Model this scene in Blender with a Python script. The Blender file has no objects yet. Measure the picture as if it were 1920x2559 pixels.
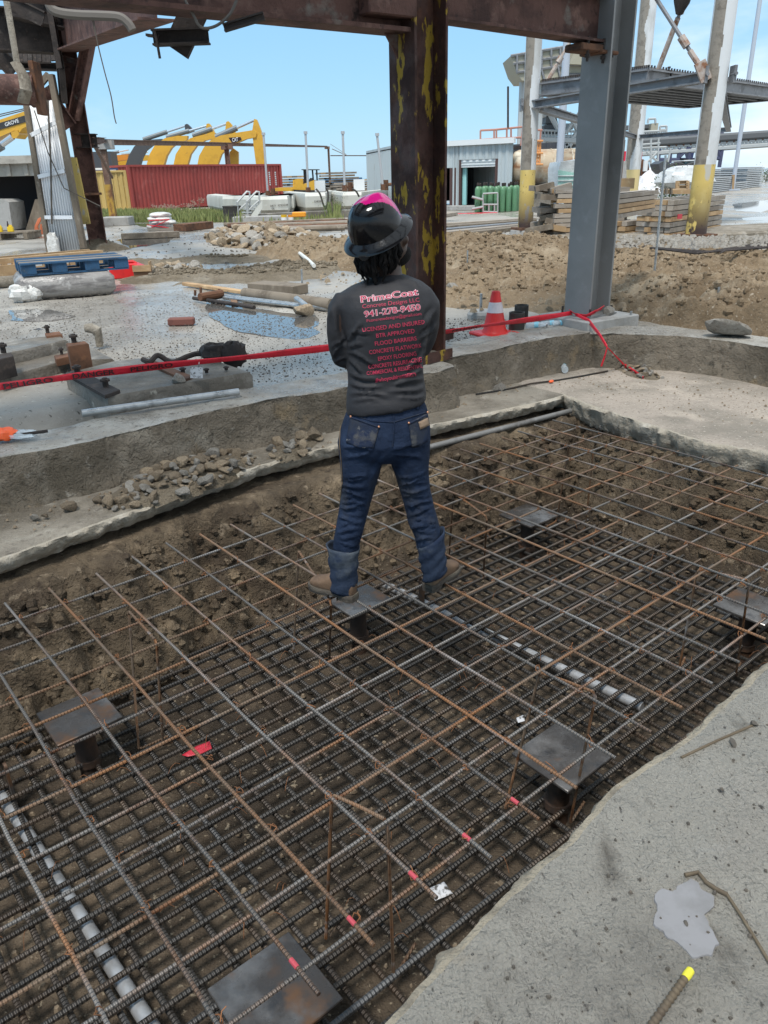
import bpy, bmesh, math, random
import numpy as np
from mathutils import Vector, Matrix
from mathutils.bvhtree import BVHTree

random.seed(7)
scene = bpy.context.scene
COL = scene.collection
R = math.radians

# ------------------------------------------------------------------ camera
CAM = np.array([0.0, 0.0, 1.748])
FPX, PITCH, ROLL = 1910.4, R(23.6154), R(-1.5098)
cd = bpy.data.cameras.new('camera')
cam = bpy.data.objects.new('camera', cd)
COL.objects.link(cam)
cd.sensor_fit = 'VERTICAL'
cd.sensor_height = 36.0
cd.lens = 36.0 * FPX / 2559.0
cd.clip_start = 0.05
cd.clip_end = 20000
_f = np.array([0, math.cos(PITCH), -math.sin(PITCH)])
_r0 = np.array([1.0, 0, 0])
_u0 = np.array([0, math.sin(PITCH), math.cos(PITCH)])
_r = math.cos(ROLL) * _r0 + math.sin(ROLL) * _u0
_u = -math.sin(ROLL) * _r0 + math.cos(ROLL) * _u0
cam.matrix_world = Matrix(((_r[0], _u[0], -_f[0], 0), (_r[1], _u[1], -_f[1], 0),
                           (_r[2], _u[2], -_f[2], CAM[2]), (0, 0, 0, 1)))
scene.camera = cam

# ------------------------------------------------------------------ light
SUN_EL, SUN_AZ = R(62), R(200)          # azimuth clockwise from +Y
w = bpy.data.worlds.new('World')
scene.world = w
w.use_nodes = True
nt = w.node_tree
nt.nodes.clear()
out = nt.nodes.new('ShaderNodeOutputWorld')
bg = nt.nodes.new('ShaderNodeBackground')
sky = nt.nodes.new('ShaderNodeTexSky')
sky.sky_type = 'NISHITA'
sky.sun_disc = False
sky.sun_elevation = SUN_EL
sky.sun_rotation = SUN_AZ
sky.air_density = 1.0
sky.dust_density = 0.3
sky.ozone_density = 1.3
bg.inputs['Strength'].default_value = 0.10
tc = nt.nodes.new('ShaderNodeTexCoord')
mp = nt.nodes.new('ShaderNodeMapping')
mp.inputs['Scale'].default_value = (1.2, 1.2, 3.6)
ns = nt.nodes.new('ShaderNodeTexNoise')
ns.inputs['Scale'].default_value = 2.2
ns.inputs['Detail'].default_value = 9
ns.inputs['Roughness'].default_value = 0.58
sepd = nt.nodes.new('ShaderNodeSeparateXYZ')
nt.links.new(tc.outputs['Generated'], mp.inputs['Vector'])
nt.links.new(mp.outputs[0], ns.inputs['Vector'])
nt.links.new(tc.outputs['Generated'], sepd.inputs[0])
# broken cloud is denser toward the right-hand side of the view (east) and thins out westward
mx = nt.nodes.new('ShaderNodeMapRange')
mx.inputs['From Min'].default_value = -0.05
mx.inputs['From Max'].default_value = 0.75
mx.inputs['To Min'].default_value = -0.13
mx.inputs['To Max'].default_value = 0.33
nt.links.new(sepd.outputs['X'], mx.inputs['Value'])
ad = nt.nodes.new('ShaderNodeMath'); ad.operation = 'ADD'
nt.links.new(ns.outputs[0], ad.inputs[0]); nt.links.new(mx.outputs[0], ad.inputs[1])
cm = nt.nodes.new('ShaderNodeMapRange')
cm.interpolation_type = 'SMOOTHSTEP'
cm.inputs['From Min'].default_value = 0.50
cm.inputs['From Max'].default_value = 0.85
cm.inputs['To Max'].default_value = 0.8
mz = nt.nodes.new('ShaderNodeMapRange')     # the broken cloud closes up overhead
mz.inputs['From Min'].default_value = 0.22
mz.inputs['From Max'].default_value = 0.60
mz.inputs['To Max'].default_value = 0.34
nt.links.new(sepd.outputs['Z'], mz.inputs['Value'])
ad2 = nt.nodes.new('ShaderNodeMath'); ad2.operation = 'ADD'
nt.links.new(ad.outputs[0], ad2.inputs[0]); nt.links.new(mz.outputs[0], ad2.inputs[1])
nt.links.new(ad2.outputs[0], cm.inputs['Value'])
mixc = nt.nodes.new('ShaderNodeMixRGB')
mixc.inputs[2].default_value = (6.6, 7.0, 7.3, 1)
hz = nt.nodes.new('ShaderNodeMixRGB')      # a thin veil of high cloud over the blue
hz.inputs[0].default_value = 0.74
hz.inputs[2].default_value = (1.75, 3.75, 5.7, 1)
nt.links.new(sky.outputs[0], hz.inputs[1])
nt.links.new(cm.outputs[0], mixc.inputs[0])
nt.links.new(hz.outputs[0], mixc.inputs[1])
nt.links.new(mixc.outputs[0], bg.inputs[0])
nt.links.new(bg.outputs[0], out.inputs[0])

sd = bpy.data.lights.new('sun', 'SUN')
sd.energy = 2.2
sd.angle = R(14)
sd.color = (1.0, 0.96, 0.9)
sun = bpy.data.objects.new('sun', sd)
COL.objects.link(sun)
sun.location = (0, -20, 30)
_d = Vector((math.sin(SUN_AZ) * math.cos(SUN_EL), math.cos(SUN_AZ) * math.cos(SUN_EL), math.sin(SUN_EL)))
sun.rotation_euler = _d.to_track_quat('Z', 'Y').to_euler()

scene.view_settings.view_transform = 'Standard'
scene.view_settings.look = 'None'
scene.view_settings.exposure = 0.82
scene.view_settings.gamma = 1.0
scene.view_settings.use_curve_mapping = False
scene.render.engine = 'CYCLES'
scene.cycles.max_bounces = 5
scene.cycles.diffuse_bounces = 2
scene.cycles.glossy_bounces = 3
scene.cycles.transmission_bounces = 4
scene.cycles.transparent_max_bounces = 6
scene.cycles.use_denoising = True

# ------------------------------------------------------------------ survey helpers
TH = R(39.3142)
EA = np.array([math.cos(TH), math.sin(TH)])      # along the pit
EB = np.array([-math.sin(TH), math.cos(TH)])     # across the pit, away from the near slab
ANG = TH
def ray(x, y):
    return _f + (x - 960) / FPX * _r - (y - 1279.5) / FPX * _u
def gp(x, y, z=0.0):                             # survey point seen at (x, y) on level z
    d = ray(x, y); k = (z - CAM[2]) / d[2]
    return Vector(CAM + k * d)
def at(x, y, Y):                                 # survey point seen at (x, y) at distance Y
    d = ray(x, y)
    return Vector(CAM + d * (Y / d[1]))
def W(s, t, z=0.0):
    p = s * EA + t * EB
    return Vector((p[0], p[1], z))
def st(p):
    return float(p[0] * EA[0] + p[1] * EA[1]), float(p[0] * EB[0] + p[1] * EB[1])

# ------------------------------------------------------------------ noise
def _hash(ix, iy, seed):
    n = (ix.astype(np.int64) * 374761393 + iy.astype(np.int64) * 668265263 + seed * 974634777) & 0xffffffff
    n = ((n ^ (n >> 13)) * 1274126177) & 0xffffffff
    n = n ^ (n >> 16)
    return (n & 0xffff) / 65535.0
def vn(x, y, seed=0):
    ix = np.floor(x); iy = np.floor(y)
    fx = x - ix; fy = y - iy
    fx = fx * fx * (3 - 2 * fx); fy = fy * fy * (3 - 2 * fy)
    a = _hash(ix, iy, seed); b = _hash(ix + 1, iy, seed)
    c = _hash(ix, iy + 1, seed); d = _hash(ix + 1, iy + 1, seed)
    return (a + (b - a) * fx) * (1 - fy) + (c + (d - c) * fx) * fy
def fbm(x, y, sc=1.0, octv=4, seed=0, gain=0.5):
    x = np.asarray(x, float); y = np.asarray(y, float)
    s = 0.0; amp = 1.0; tot = 0.0
    for o in range(octv):
        s = s + amp * (vn(x * sc + o * 17.3, y * sc - o * 9.1, seed + o) * 2 - 1)
        tot += amp; amp *= gain; sc *= 2.03
    return s / tot
def clod(x, y, sc=1.0, seed=0):                  # rounded lumps (cell noise), 0..1, high at lump centres
    x = np.asarray(x, float) * sc; y = np.asarray(y, float) * sc
    ix = np.floor(x); iy = np.floor(y)
    best = np.full(x.shape, 9.0)
    for dx in (-1, 0, 1):
        for dy in (-1, 0, 1):
            cx = ix + dx; cy = iy + dy
            px = cx + _hash(cx, cy, seed); py = cy + _hash(cx, cy, seed + 77)
            sz = 0.55 + 0.9 * _hash(cx, cy, seed + 5)
            d = np.sqrt((x - px) ** 2 + (y - py) ** 2) / sz
            best = np.minimum(best, d)
    return np.clip(1 - best, 0, 1)
def sst(a, b, x):
    k = np.clip((np.asarray(x, float) - a) / (b - a), 0, 1)
    return k * k * (3 - 2 * k)

# ------------------------------------------------------------------ mesh builder
class MB:
    def __init__(self):
        self.v = []; self.f = []; self.m = []
    def add(self, vs, fs, mi=0):
        n = len(self.v)
        self.v.extend([tuple(map(float, p)) for p in vs])
        self.f.extend([tuple(i + n for i in q) for q in fs])
        self.m.extend([mi] * len(fs))
        return self
    def box(self, c, s, M=None, mi=0, bev=0.0):
        x, y, z = s[0] / 2, s[1] / 2, s[2] / 2
        c = Vector(c)
        if bev <= 0:
            P = [(-x, -y, -z), (x, -y, -z), (x, y, -z), (-x, y, -z), (-x, -y, z), (x, -y, z), (x, y, z), (-x, y, z)]
            Fq = [(0, 3, 2, 1), (4, 5, 6, 7), (0, 1, 5, 4), (1, 2, 6, 5), (2, 3, 7, 6), (3, 0, 4, 7)]
        else:
            b = min(bev, x * .9, y * .9, z * .9)
            P = []; Fq = []
            for (a, d, h) in ((x - b, y - b, -z), (x, y, -z + b), (x, y, z - b), (x - b, y - b, z)):
                q = b if a == x else b * .4
                P += [(-a + q, -d, h), (a - q, -d, h), (a, -d + q, h), (a, d - q, h), (a - q, d, h), (-a + q, d, h), (-a, d - q, h), (-a, -d + q, h)]
            for L in range(3):
                for i in range(8):
                    j = (i + 1) % 8
                    Fq.append((L * 8 + i, L * 8 + j, L * 8 + 8 + j, L * 8 + 8 + i))
            Fq.append(tuple(reversed(range(8)))); Fq.append(tuple(24 + i for i in range(8)))
        if M is not None:
            P = [M @ Vector(p) for p in P]
        self.add([Vector(p) + c for p in P], Fq, mi)
        return self
    def tube(self, pts, r, n=8, cap=True, mi=0, squash=1.0):
        pts = [Vector(p) for p in pts]
        if not hasattr(r, '__len__'): r = [r] * len(pts)
        up = None; rings = []
        for i, p in enumerate(pts):
            if i == 0: d = pts[1] - p
            elif i == len(pts) - 1: d = p - pts[i - 1]
            else: d = (pts[i + 1] - p).normalized() + (p - pts[i - 1]).normalized()
            if d.length < 1e-9: d = Vector((0, 0, 1))
            d.normalize()
            if up is None:
                up = Vector((0, 0, 1)) if abs(d.z) < .9 else Vector((0, 1, 0))
            a = up - d * up.dot(d)
            if a.length < 1e-6: a = d.orthogonal()
            a.normalize(); b = d.cross(a); up = a
            rings.append([p + (a * math.cos(2 * math.pi * k / n) * squash + b * math.sin(2 * math.pi * k / n)) * r[i] for k in range(n)])
        vs = [q for ring in rings for q in ring]
        fs = []
        for i in range(len(pts) - 1):
            for k in range(n):
                j = (k + 1) % n
                fs.append((i * n + k, i * n + j, (i + 1) * n + j, (i + 1) * n + k))
        if cap:
            fs.append(tuple(reversed(range(n)))); fs.append(tuple((len(pts) - 1) * n + k for k in range(n)))
        return self.add(vs, fs, mi)
    def loft(self, rings, cap0=True, cap1=True, mi=0, closed=True):
        n = len(rings[0]); vs = [p for r_ in rings for p in r_]; fs = []
        for i in range(len(rings) - 1):
            for k in range(n if closed else n - 1):
                j = (k + 1) % n
                fs.append((i * n + k, i * n + j, (i + 1) * n + j, (i + 1) * n + k))
        if cap0: fs.append(tuple(reversed(range(n))))
        if cap1: fs.append(tuple((len(rings) - 1) * n + k for k in range(n)))
        return self.add(vs, fs, mi)
    def prism(self, prof, M, L, mi=0):           # profile in local XY pushed L along local Z
        a = [M @ Vector((x, y, 0)) for x, y in prof]; b = [M @ Vector((x, y, L)) for x, y in prof]
        return self.loft([a, b], mi=mi)
    def lathe(self, prof, M=None, n=24, mi=0, cap=True):
        rings = []
        for r_, z in prof:
            ring = [Vector((r_ * math.cos(2 * math.pi * k / n), r_ * math.sin(2 * math.pi * k / n), z)) for k in range(n)]
            rings.append([M @ p for p in ring] if M is not None else ring)
        return self.loft(rings, cap, cap, mi)
    def grid(self, X, Y, Z, mi=0):
        ny, nx = X.shape
        n0 = len(self.v)
        self.v.extend(np.stack([X.ravel(), Y.ravel(), Z.ravel()], 1).tolist())
        idx = np.arange(nx * ny).reshape(ny, nx) + n0
        q = np.stack([idx[:-1, :-1], idx[:-1, 1:], idx[1:, 1:], idx[1:, :-1]], -1).reshape(-1, 4)
        self.f.extend(map(tuple, q.tolist())); self.m.extend([mi] * len(q))
        return self
    def build(self, name, mats, parent=None, ang=35, loc=None, fix=True):
        base = Vector((0, 0, 0))
        if loc is not None: base = Vector(loc)
        elif parent is not None: base = wloc(parent)
        me = bpy.data.meshes.new(name)
        me.from_pydata([(a - base.x, b - base.y, c - base.z) for a, b, c in self.v], [], self.f)
        if not isinstance(mats, (list, tuple)): mats = [mats]
        for m_ in mats: me.materials.append(m_)
        me.polygons.foreach_set('material_index', self.m)
        if fix and len(self.f) < 30000:
            bm = bmesh.new(); bm.from_mesh(me)
            bmesh.ops.recalc_face_normals(bm, faces=bm.faces)
            bm.to_mesh(me); bm.free()
        if ang:
            me.polygons.foreach_set('use_smooth', [True] * len(me.polygons))
            if ang < 180: me.set_sharp_from_angle(angle=R(ang))
        me.update()
        o = bpy.data.objects.new(name, me)
        COL.objects.link(o)
        if parent is not None:
            o.parent = parent
            o.location = base - wloc(parent)
        else:
            o.location = base
        return o
def wloc(o):
    v = Vector(o.location)
    while o.parent is not None:
        o = o.parent; v = v + Vector(o.location)
    return v
def frame(p, d, up=(0, 0, 1)):                   # matrix with local Z along d, local Y nearest 'up'
    d = Vector(d).normalized(); up = Vector(up)
    if abs(d.dot(up.normalized())) > .98: up = Vector((0, 1, 0))
    x = up.cross(d).normalized(); y = d.cross(x)
    return Matrix(((x.x, y.x, d.x, p[0]), (x.y, y.y, d.y, p[1]), (x.z, y.z, d.z, p[2]), (0, 0, 0, 1)))
def RZ(a): return Matrix.Rotation(a, 3, 'Z')
def tag(o, label, cat, group=None, kind=None):
    if label: o['label'] = label
    if cat: o['category'] = cat
    if group: o['group'] = group
    if kind: o['kind'] = kind
    return o
def thing(name, label, cat, loc, group=None):
    o = bpy.data.objects.new(name, None)
    COL.objects.link(o); o.location = Vector(loc); o.empty_display_size = .1
    return tag(o, label, cat, group)
def structure(o):
    o['kind'] = 'structure'; return o
def copy_tree(o, loc=None, rotz=None, label=None, parent=None):
    c = o.copy(); COL.objects.link(c); c.parent = parent
    if loc is not None: c.location = Vector(loc)
    if rotz is not None: c.rotation_euler = (0, 0, rotz)
    if label: c['label'] = label
    for ch in list(o.children): copy_tree(ch, parent=c)
    return c
def join_evaluated(obj):                         # bake modifiers into a plain mesh
    dg = bpy.context.evaluated_depsgraph_get()
    me = bpy.data.meshes.new_from_object(obj.evaluated_get(dg))
    obj.modifiers.clear(); obj.data = me
    return obj

# ------------------------------------------------------------------ materials
def M(name, col, rough=.7, metal=0.0, layers=(), bump=(), rv=None, spec=.5, rnd=0.0, coat=0.0, alpha=1.0, trans=0.0, geo=False):
    """layers: (colour, scale, lo, hi[, detail, stretch, extra dict]) painted one over the other by noise; bump: (scale, strength[, kind, stretch])"""
    m = bpy.data.materials.new(name); m.use_nodes = True
    nt = m.node_tree; N = nt.nodes; Lk = nt.links
    b = N['Principled BSDF']
    b.inputs['Roughness'].default_value = rough; b.inputs['Metallic'].default_value = metal
    b.inputs['Specular IOR Level'].default_value = spec
    if coat: b.inputs['Coat Weight'].default_value = coat; b.inputs['Coat Roughness'].default_value = .05
    if alpha < 1: b.inputs['Alpha'].default_value = alpha
    if trans: b.inputs['Transmission Weight'].default_value = trans
    b.inputs['Base Color'].default_value = (*col, 1)
    if not layers and not bump and not rv and not rnd: return m
    tc = N.new('ShaderNodeTexCoord')
    if geo:
        vec0 = N.new('ShaderNodeNewGeometry').outputs['Position']
    else:
        oi = N.new('ShaderNodeObjectInfo')
        va = N.new('ShaderNodeVectorMath'); va.operation = 'ADD'
        vm = N.new('ShaderNodeVectorMath'); vm.operation = 'SCALE'; vm.inputs['Scale'].default_value = 37.0
        cb = N.new('ShaderNodeCombineXYZ')
        Lk.new(oi.outputs['Random'], cb.inputs[0]); Lk.new(oi.outputs['Random'], cb.inputs[1])
        Lk.new(cb.outputs[0], vm.inputs[0])
        Lk.new(tc.outputs['Object'], va.inputs[0]); Lk.new(vm.outputs[0], va.inputs[1])
        vec0 = va.outputs[0]
    def tex(scale, detail=6, stretch=None, kind='noise'):
        v = vec0
        if stretch:
            mpn = N.new('ShaderNodeMapping'); mpn.inputs['Scale'].default_value = stretch
            Lk.new(v, mpn.inputs[0]); v = mpn.outputs[0]
        if kind == 'vor':
            t = N.new('ShaderNodeTexVoronoi'); t.inputs['Scale'].default_value = scale
            Lk.new(v, t.inputs['Vector']); return t.outputs['Distance']
        if kind == 'crack':
            t = N.new('ShaderNodeTexVoronoi'); t.feature = 'DISTANCE_TO_EDGE'; t.inputs['Scale'].default_value = scale
            nz = N.new('ShaderNodeTexNoise'); nz.inputs['Scale'].default_value = scale * 1.7; nz.inputs['Detail'].default_value = 5
            Lk.new(v, nz.inputs['Vector'])
            mv = N.new('ShaderNodeMixRGB'); mv.blend_type = 'ADD'; mv.inputs[0].default_value = .35
            Lk.new(v, mv.inputs[1]); Lk.new(nz.outputs['Color'], mv.inputs[2]); Lk.new(mv.outputs[0], t.inputs['Vector'])
            return t.outputs['Distance']
        if kind == 'wave':
            t = N.new('ShaderNodeTexWave'); t.inputs['Scale'].default_value = scale; t.inputs['Distortion'].default_value = .6; t.wave_profile = 'SIN'
            Lk.new(tc.outputs['Object'], t.inputs['Vector']); return t.outputs['Fac']
        t = N.new('ShaderNodeTexNoise'); t.inputs['Scale'].default_value = scale; t.inputs['Detail'].default_value = detail
        t.inputs['Roughness'].default_value = .6
        Lk.new(v, t.inputs['Vector']); return t.outputs[0]
    def rng(sock, lo, hi, a=0.0, b_=1.0):
        mr = N.new('ShaderNodeMapRange'); mr.inputs['From Min'].default_value = lo; mr.inputs['From Max'].default_value = hi
        mr.inputs['To Min'].default_value = a; mr.inputs['To Max'].default_value = b_
        Lk.new(sock, mr.inputs['Value']); return mr.outputs[0]
    cur = None
    for ly in layers:
        c, sc, lo, hi = ly[:4]
        det = ly[4] if len(ly) > 4 else 6
        stc = ly[5] if len(ly) > 5 else None
        kind = ly[6] if len(ly) > 6 else 'noise'
        fac = rng(tex(sc, det, stc, kind), lo, hi)
        if len(ly) > 7:                          # band along object/world z: (z0, z1) full at z1
            sp = N.new('ShaderNodeSeparateXYZ'); Lk.new(tc.outputs['Object'] if not geo else vec0, sp.inputs[0])
            band = rng(sp.outputs['Z'], ly[7][0], ly[7][1])
            mu = N.new('ShaderNodeMath'); mu.operation = 'MULTIPLY'; Lk.new(fac, mu.inputs[0]); Lk.new(band, mu.inputs[1]); fac = mu.outputs[0]
        mx = N.new('ShaderNodeMixRGB'); Lk.new(fac, mx.inputs[0])
        if cur is None: mx.inputs[1].default_value = (*col, 1)
        else: Lk.new(cur, mx.inputs[1])
        mx.inputs[2].default_value = (*c, 1); cur = mx.outputs[0]
    if rnd:
        oi2 = N.new('ShaderNodeObjectInfo')
        hs = N.new('ShaderNodeHueSaturation'); Lk.new(rng(oi2.outputs['Random'], 0, 1, 1 - rnd, 1 + rnd), hs.inputs['Value'])
        if cur is None: hs.inputs['Color'].default_value = (*col, 1)
        else: Lk.new(cur, hs.inputs['Color'])
        cur = hs.outputs[0]
    if cur is not None: Lk.new(cur, b.inputs['Base Color'])
    if rv:                                       # (scale, lo, hi, rough at lo, rough at hi)
        Lk.new(rng(tex(rv[0], 5, rv[5] if len(rv) > 5 else None), rv[1], rv[2], rv[3], rv[4]), b.inputs['Roughness'])
    prev = None
    for bp in bump:
        sc, stg = bp[:2]
        kind = bp[2] if len(bp) > 2 else 'noise'
        stc = bp[3] if len(bp) > 3 else None
        bn = N.new('ShaderNodeBump'); bn.inputs['Strength'].default_value = 1.0; bn.inputs['Distance'].default_value = stg
        hsock = tex(sc, 8, stc, kind)
        if kind == 'crack': hsock = rng(hsock, 0, .06)
        Lk.new(hsock, bn.inputs['Height'])
        if prev is not None: Lk.new(prev, bn.inputs['Normal'])
        prev = bn.outputs[0]
    if prev is not None: Lk.new(prev, b.inputs['Normal'])
    return m
# ================================================================== MATERIALS OF THE SETTING
m_slab = M('wet_muddy_concrete', (.325, .303, .26), .6, layers=(
    ((.125, .113, .095), .9, .50, .66), ((.37, .345, .295), 3.2, .55, .70), ((.11, .096, .075), 6, .57, .69, 9, (1, .35, 1)), ((.35, .33, .29), 9, .60, .70, 9, (.3, 1, 1)), ((.07, .06, .048), 34, .63, .70, 6, (1, .5, 1)),
    ((.42, .34, .235), 1.1, .60, .74), ((.05, .045, .04), 85, .66, .72, 3)),
    bump=((6, .06, 'noise', (1, .4, 1)), (22, .034, 'noise', (1, .4, 1)), (85, .014)), rv=(2.2, .4, .62, .18, .62), spec=.55, geo=True)
m_ledge = M('dusty_concrete', (.29, .255, .205), .85, layers=(
    ((.17, .145, .11), 2.0, .44, .60), ((.42, .38, .315), 3.8, .55, .70), ((.13, .108, .085), 9, .58, .70), ((.34, .30, .25), 70, .62, .7, 3)),
    bump=((11, .03), (55, .014), (150, .006)), rv=(3, .4, .65, .6, .9), geo=True)
m_broken = M('broken_concrete_face', (.39, .345, .275), .9, layers=(
    ((.50, .46, .39), 5, .5, .7), ((.2, .17, .135), 8, .58, .7), ((.42, .36, .27), 26, .6, .72)),
    bump=((16, .03), (60, .012)), geo=True)
m_edge = M('chipped_tan_edge', (.36, .315, .24), .9, layers=(((.46, .40, .30), 5, .5, .7), ((.2, .175, .135), 8, .5, .66), ((.46, .33, .19), 7, .62, .72)), bump=((20, .03), (70, .01)), geo=True)
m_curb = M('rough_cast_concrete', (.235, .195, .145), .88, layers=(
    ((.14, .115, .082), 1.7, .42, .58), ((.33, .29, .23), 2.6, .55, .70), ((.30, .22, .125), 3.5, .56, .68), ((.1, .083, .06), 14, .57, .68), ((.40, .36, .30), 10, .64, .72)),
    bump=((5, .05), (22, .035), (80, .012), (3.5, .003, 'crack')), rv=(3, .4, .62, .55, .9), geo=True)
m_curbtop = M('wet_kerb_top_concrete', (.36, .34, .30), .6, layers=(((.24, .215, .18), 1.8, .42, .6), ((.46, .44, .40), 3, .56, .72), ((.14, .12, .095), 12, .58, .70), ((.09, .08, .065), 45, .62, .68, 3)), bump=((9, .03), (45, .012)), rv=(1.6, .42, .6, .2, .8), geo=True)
m_earth = M('brown_clay_earth', (.140, .106, .070), .92, layers=(
    ((.075, .055, .037), 2.0, .45, .60), ((.25, .19, .125), 3.4, .54, .68), ((.30, .235, .165), 14, .6, .70), ((.055, .04, .028), 9, .6, .7)),
    bump=((12, .04), (45, .02), (6, .004, 'crack')), spec=.3, geo=True)
m_floor = M('damp_pit_floor', (.105, .080, .056), .9, layers=(
    ((.06, .046, .033), 1.1, .42, .58), ((.20, .152, .105), 1.8, .54, .7), ((.34, .28, .20), 40, .62, .68, 3), ((.06, .046, .033), 14, .6, .72)),
    bump=((20, .03), (75, .012)), spec=.3, geo=True)
m_yard = M('wet_yard_pavement', (.34, .315, .275), .6, layers=(
    ((.24, .22, .19), .35, .42, .6), ((.44, .41, .36), .7, .54, .7), ((.17, .15, .125), 1.4, .56, .74, 8, (1, .55, 1)),
    ((.10, .09, .075), 26, .62, .70, 4), ((.46, .43, .38), 30, .64, .7, 3)),
    bump=((14, .006), (60, .004)), rv=(.42, .45, .57, .60, .13, (1, .6, 1)), spec=.45, geo=True)
m_dirt = M('tan_sandy_dirt', (.285, .215, .14), .95, layers=(
    ((.20, .145, .09), .9, .42, .6), ((.36, .29, .205), 1.6, .54, .7), ((.15, .108, .068), 8, .58, .72), ((.42, .36, .28), 30, .62, .7, 3)),
    bump=((9, .05), (35, .025), (110, .01)), spec=.25, geo=True)
m_dirt2 = M('grey_spoil_dirt', (.27, .225, .165), .95, layers=(
    ((.18, .145, .1), 1.2, .42, .6), ((.36, .315, .25), 2.2, .54, .7), ((.14, .108, .075), 10, .58, .72)),
    bump=((10, .05), (40, .025)), spec=.25, geo=True)
m_sea = M('sea_water', (.05, .12, .16), .15, bump=((.3, .05),), geo=True)
m_water = M('puddle_water', (.10, .095, .088), .03, spec=.6)
m_milky = M('milky_puddle_water', (.25, .245, .25), .03, layers=(((.17, .165, .16), 5, .46, .66),), spec=.6)

# ================================================================== GROUND, SEA
YZ = 0.27
def graded(a, b, fine0, fine1, step, grow=1.09):
    xs = list(np.arange(fine0, fine1 + 1e-6, step))
    d = step; x = xs[-1]
    while x < b: d *= grow; x += d; xs.append(x)
    d = step; x = xs[0]; lo = []
    while x > a: d *= grow; x -= d; lo.append(x)
    return np.array(lo[::-1] + xs)
gs_ = graded(-160, 190, -5, 13, .07, 1.05)
gt_ = graded(-160, 190, -3, 14, .07, 1.05)
S_, T_ = np.meshgrid(gs_, gt_)
X_ = S_ * EA[0] + T_ * EB[0]; Y_ = S_ * EA[1] + T_ * EB[1]
near = 1 - sst(14, 40, np.hypot(X_, Y_))
Z_ = YZ + .02 * fbm(X_, Y_, .8, 4, 3) * near + .006 * fbm(X_, Y_, 6, 3, 9) * near
# rutted, broken strip of ground in the middle distance
bmp = 1
rut = sst(9.5, 11.5, Y_) * (1 - sst(19, 24, Y_)) * (1 - sst(1, 4, X_))
Z_ = Z_ + rut * (.04 * fbm(X_, Y_, 1.6, 4, 21) + .035 * clod(X_, Y_, 3.0, 4) * sst(.0, .3, fbm(X_, Y_, .5, 2, 8)))
# trench between the kerb and the machine bases on the left
tr = (1 - sst(2.0, 2.6, S_)) * (1 - sst(5.55, 5.75, T_ + .05 * fbm(X_, Y_, 3, 3, 5)))
Z_ = Z_ - tr * (.20 + .03 * fbm(X_, Y_, 5, 3, 2))
hole = (1 - sst(6.78, 6.9, S_)) * (1 - sst(4.86, 4.96, T_)) * sst(-9, -8.8, S_) * sst(-9, -8.8, T_)
Z_ = Z_ * (1 - hole) - 1.6 * hole
yard = structure(MB().grid(X_, Y_, Z_).build('ground', m_yard, ang=180, fix=False))
MB().grid(*np.meshgrid(np.linspace(-9000, 9000, 12), np.linspace(110, 12000, 12)), np.full((12, 12), -1.2)).build('sea', m_sea, ang=0, fix=False)['kind'] = 'structure'

# ================================================================== PIT
PZ = -.90
def sfar(t): return np.interp(t, [-4, 2.1, 2.47, 2.9, 3.5, 3.99, 6], [5.2, 5.05, 4.93, 5.0, 5.15, 5.29, 5.3])
def tled(s): return np.interp(s, [-4, .7, 1.25, 1.95, 2.58, 3.08, 3.93, 5.07, 6], [3.95, 3.97, 4.055, 4.19, 4.25, 4.24, 4.09, 3.93, 3.95])
ss = np.arange(-3.2, 5.9, .017); tt = np.arange(.55, 4.75, .0165)
S_, T_ = np.meshgrid(ss, tt)
n1 = fbm(S_, T_, 1.7, 4, 31); n2 = fbm(S_, T_, 7, 3, 33); c1 = clod(S_, T_, 6, 12); c2 = clod(S_, T_, 13, 15)
te = T_ - (tled(S_) - .02) + .11 * n1 + .06 * n2 + .09 * (c1 - .2)
hl = sst(-.40, -.02, te) ** .8
hl = np.clip(hl + .07 * (c1 - .3) * np.sin(np.pi * np.clip(hl, 0, 1)), 0, 1.0)
se = S_ - (sfar(T_) + .05) + .08 * n1 + .03 * n2 + .03 * c1
hf = sst(-.30, .06, se)
hn = 1 - sst(.62, .86, T_ + .05 * n1)
hh = np.maximum(np.maximum(hl, hf), hn)
Z_ = PZ + hh * .76 + (1 - hh) * (.035 * n1 + .016 * c1 + .012 * c2 + .012 * n2) + hh * .02 * n2
X_ = S_ * EA[0] + T_ * EB[0]; Y_ = S_ * EA[1] + T_ * EB[1]
mb = MB().grid(X_, Y_, Z_)
# earth wall faces take the clay material, the bottom the damp floor material
hq = (hh[:-1, :-1] > .10).ravel()
mb.m = hq.astype(int).tolist()
structure(mb.build('pit_ground', [m_floor, m_earth], ang=180, fix=False))
nr_ = np.random.RandomState(4)
def clods(V, n, s0, s1, mat, name, label, jit=.02):
    mb = MB(); k = nr_.randint(0, len(V), n)
    for p in V[k]:
        s_ = s0 + (s1 - s0) * nr_.rand() ** 3; a = nr_.rand() * 6.28; q = []
        for h_, w_ in ((-.5, .75), (.25, 1.0), (.75, .5)):
            q.append([(p[0] + s_ * w_ * math.cos(a + i * 1.257) * (.7 + .5 * nr_.rand()), p[1] + s_ * w_ * math.sin(a + i * 1.257) * (.7 + .5 * nr_.rand()), p[2] + s_ * (h_ + .25 * nr_.rand())) for i in range(5)])
        mb.loft(q, False, True)
    return tag(mb.build(name, mat, ang=40, fix=False), label, 'clods', kind='stuff')
V_ = np.stack([X_.ravel(), Y_.ravel(), Z_.ravel()], 1)
sel = ((hh > .03) & (hh < .93) & (T_ > 2) & (T_ < 4.1)).ravel()
clods(V_[sel], 2600, .008, .045, m_earth, 'earth_clods', 'brown clay clods breaking out of the pit walls')

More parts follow.
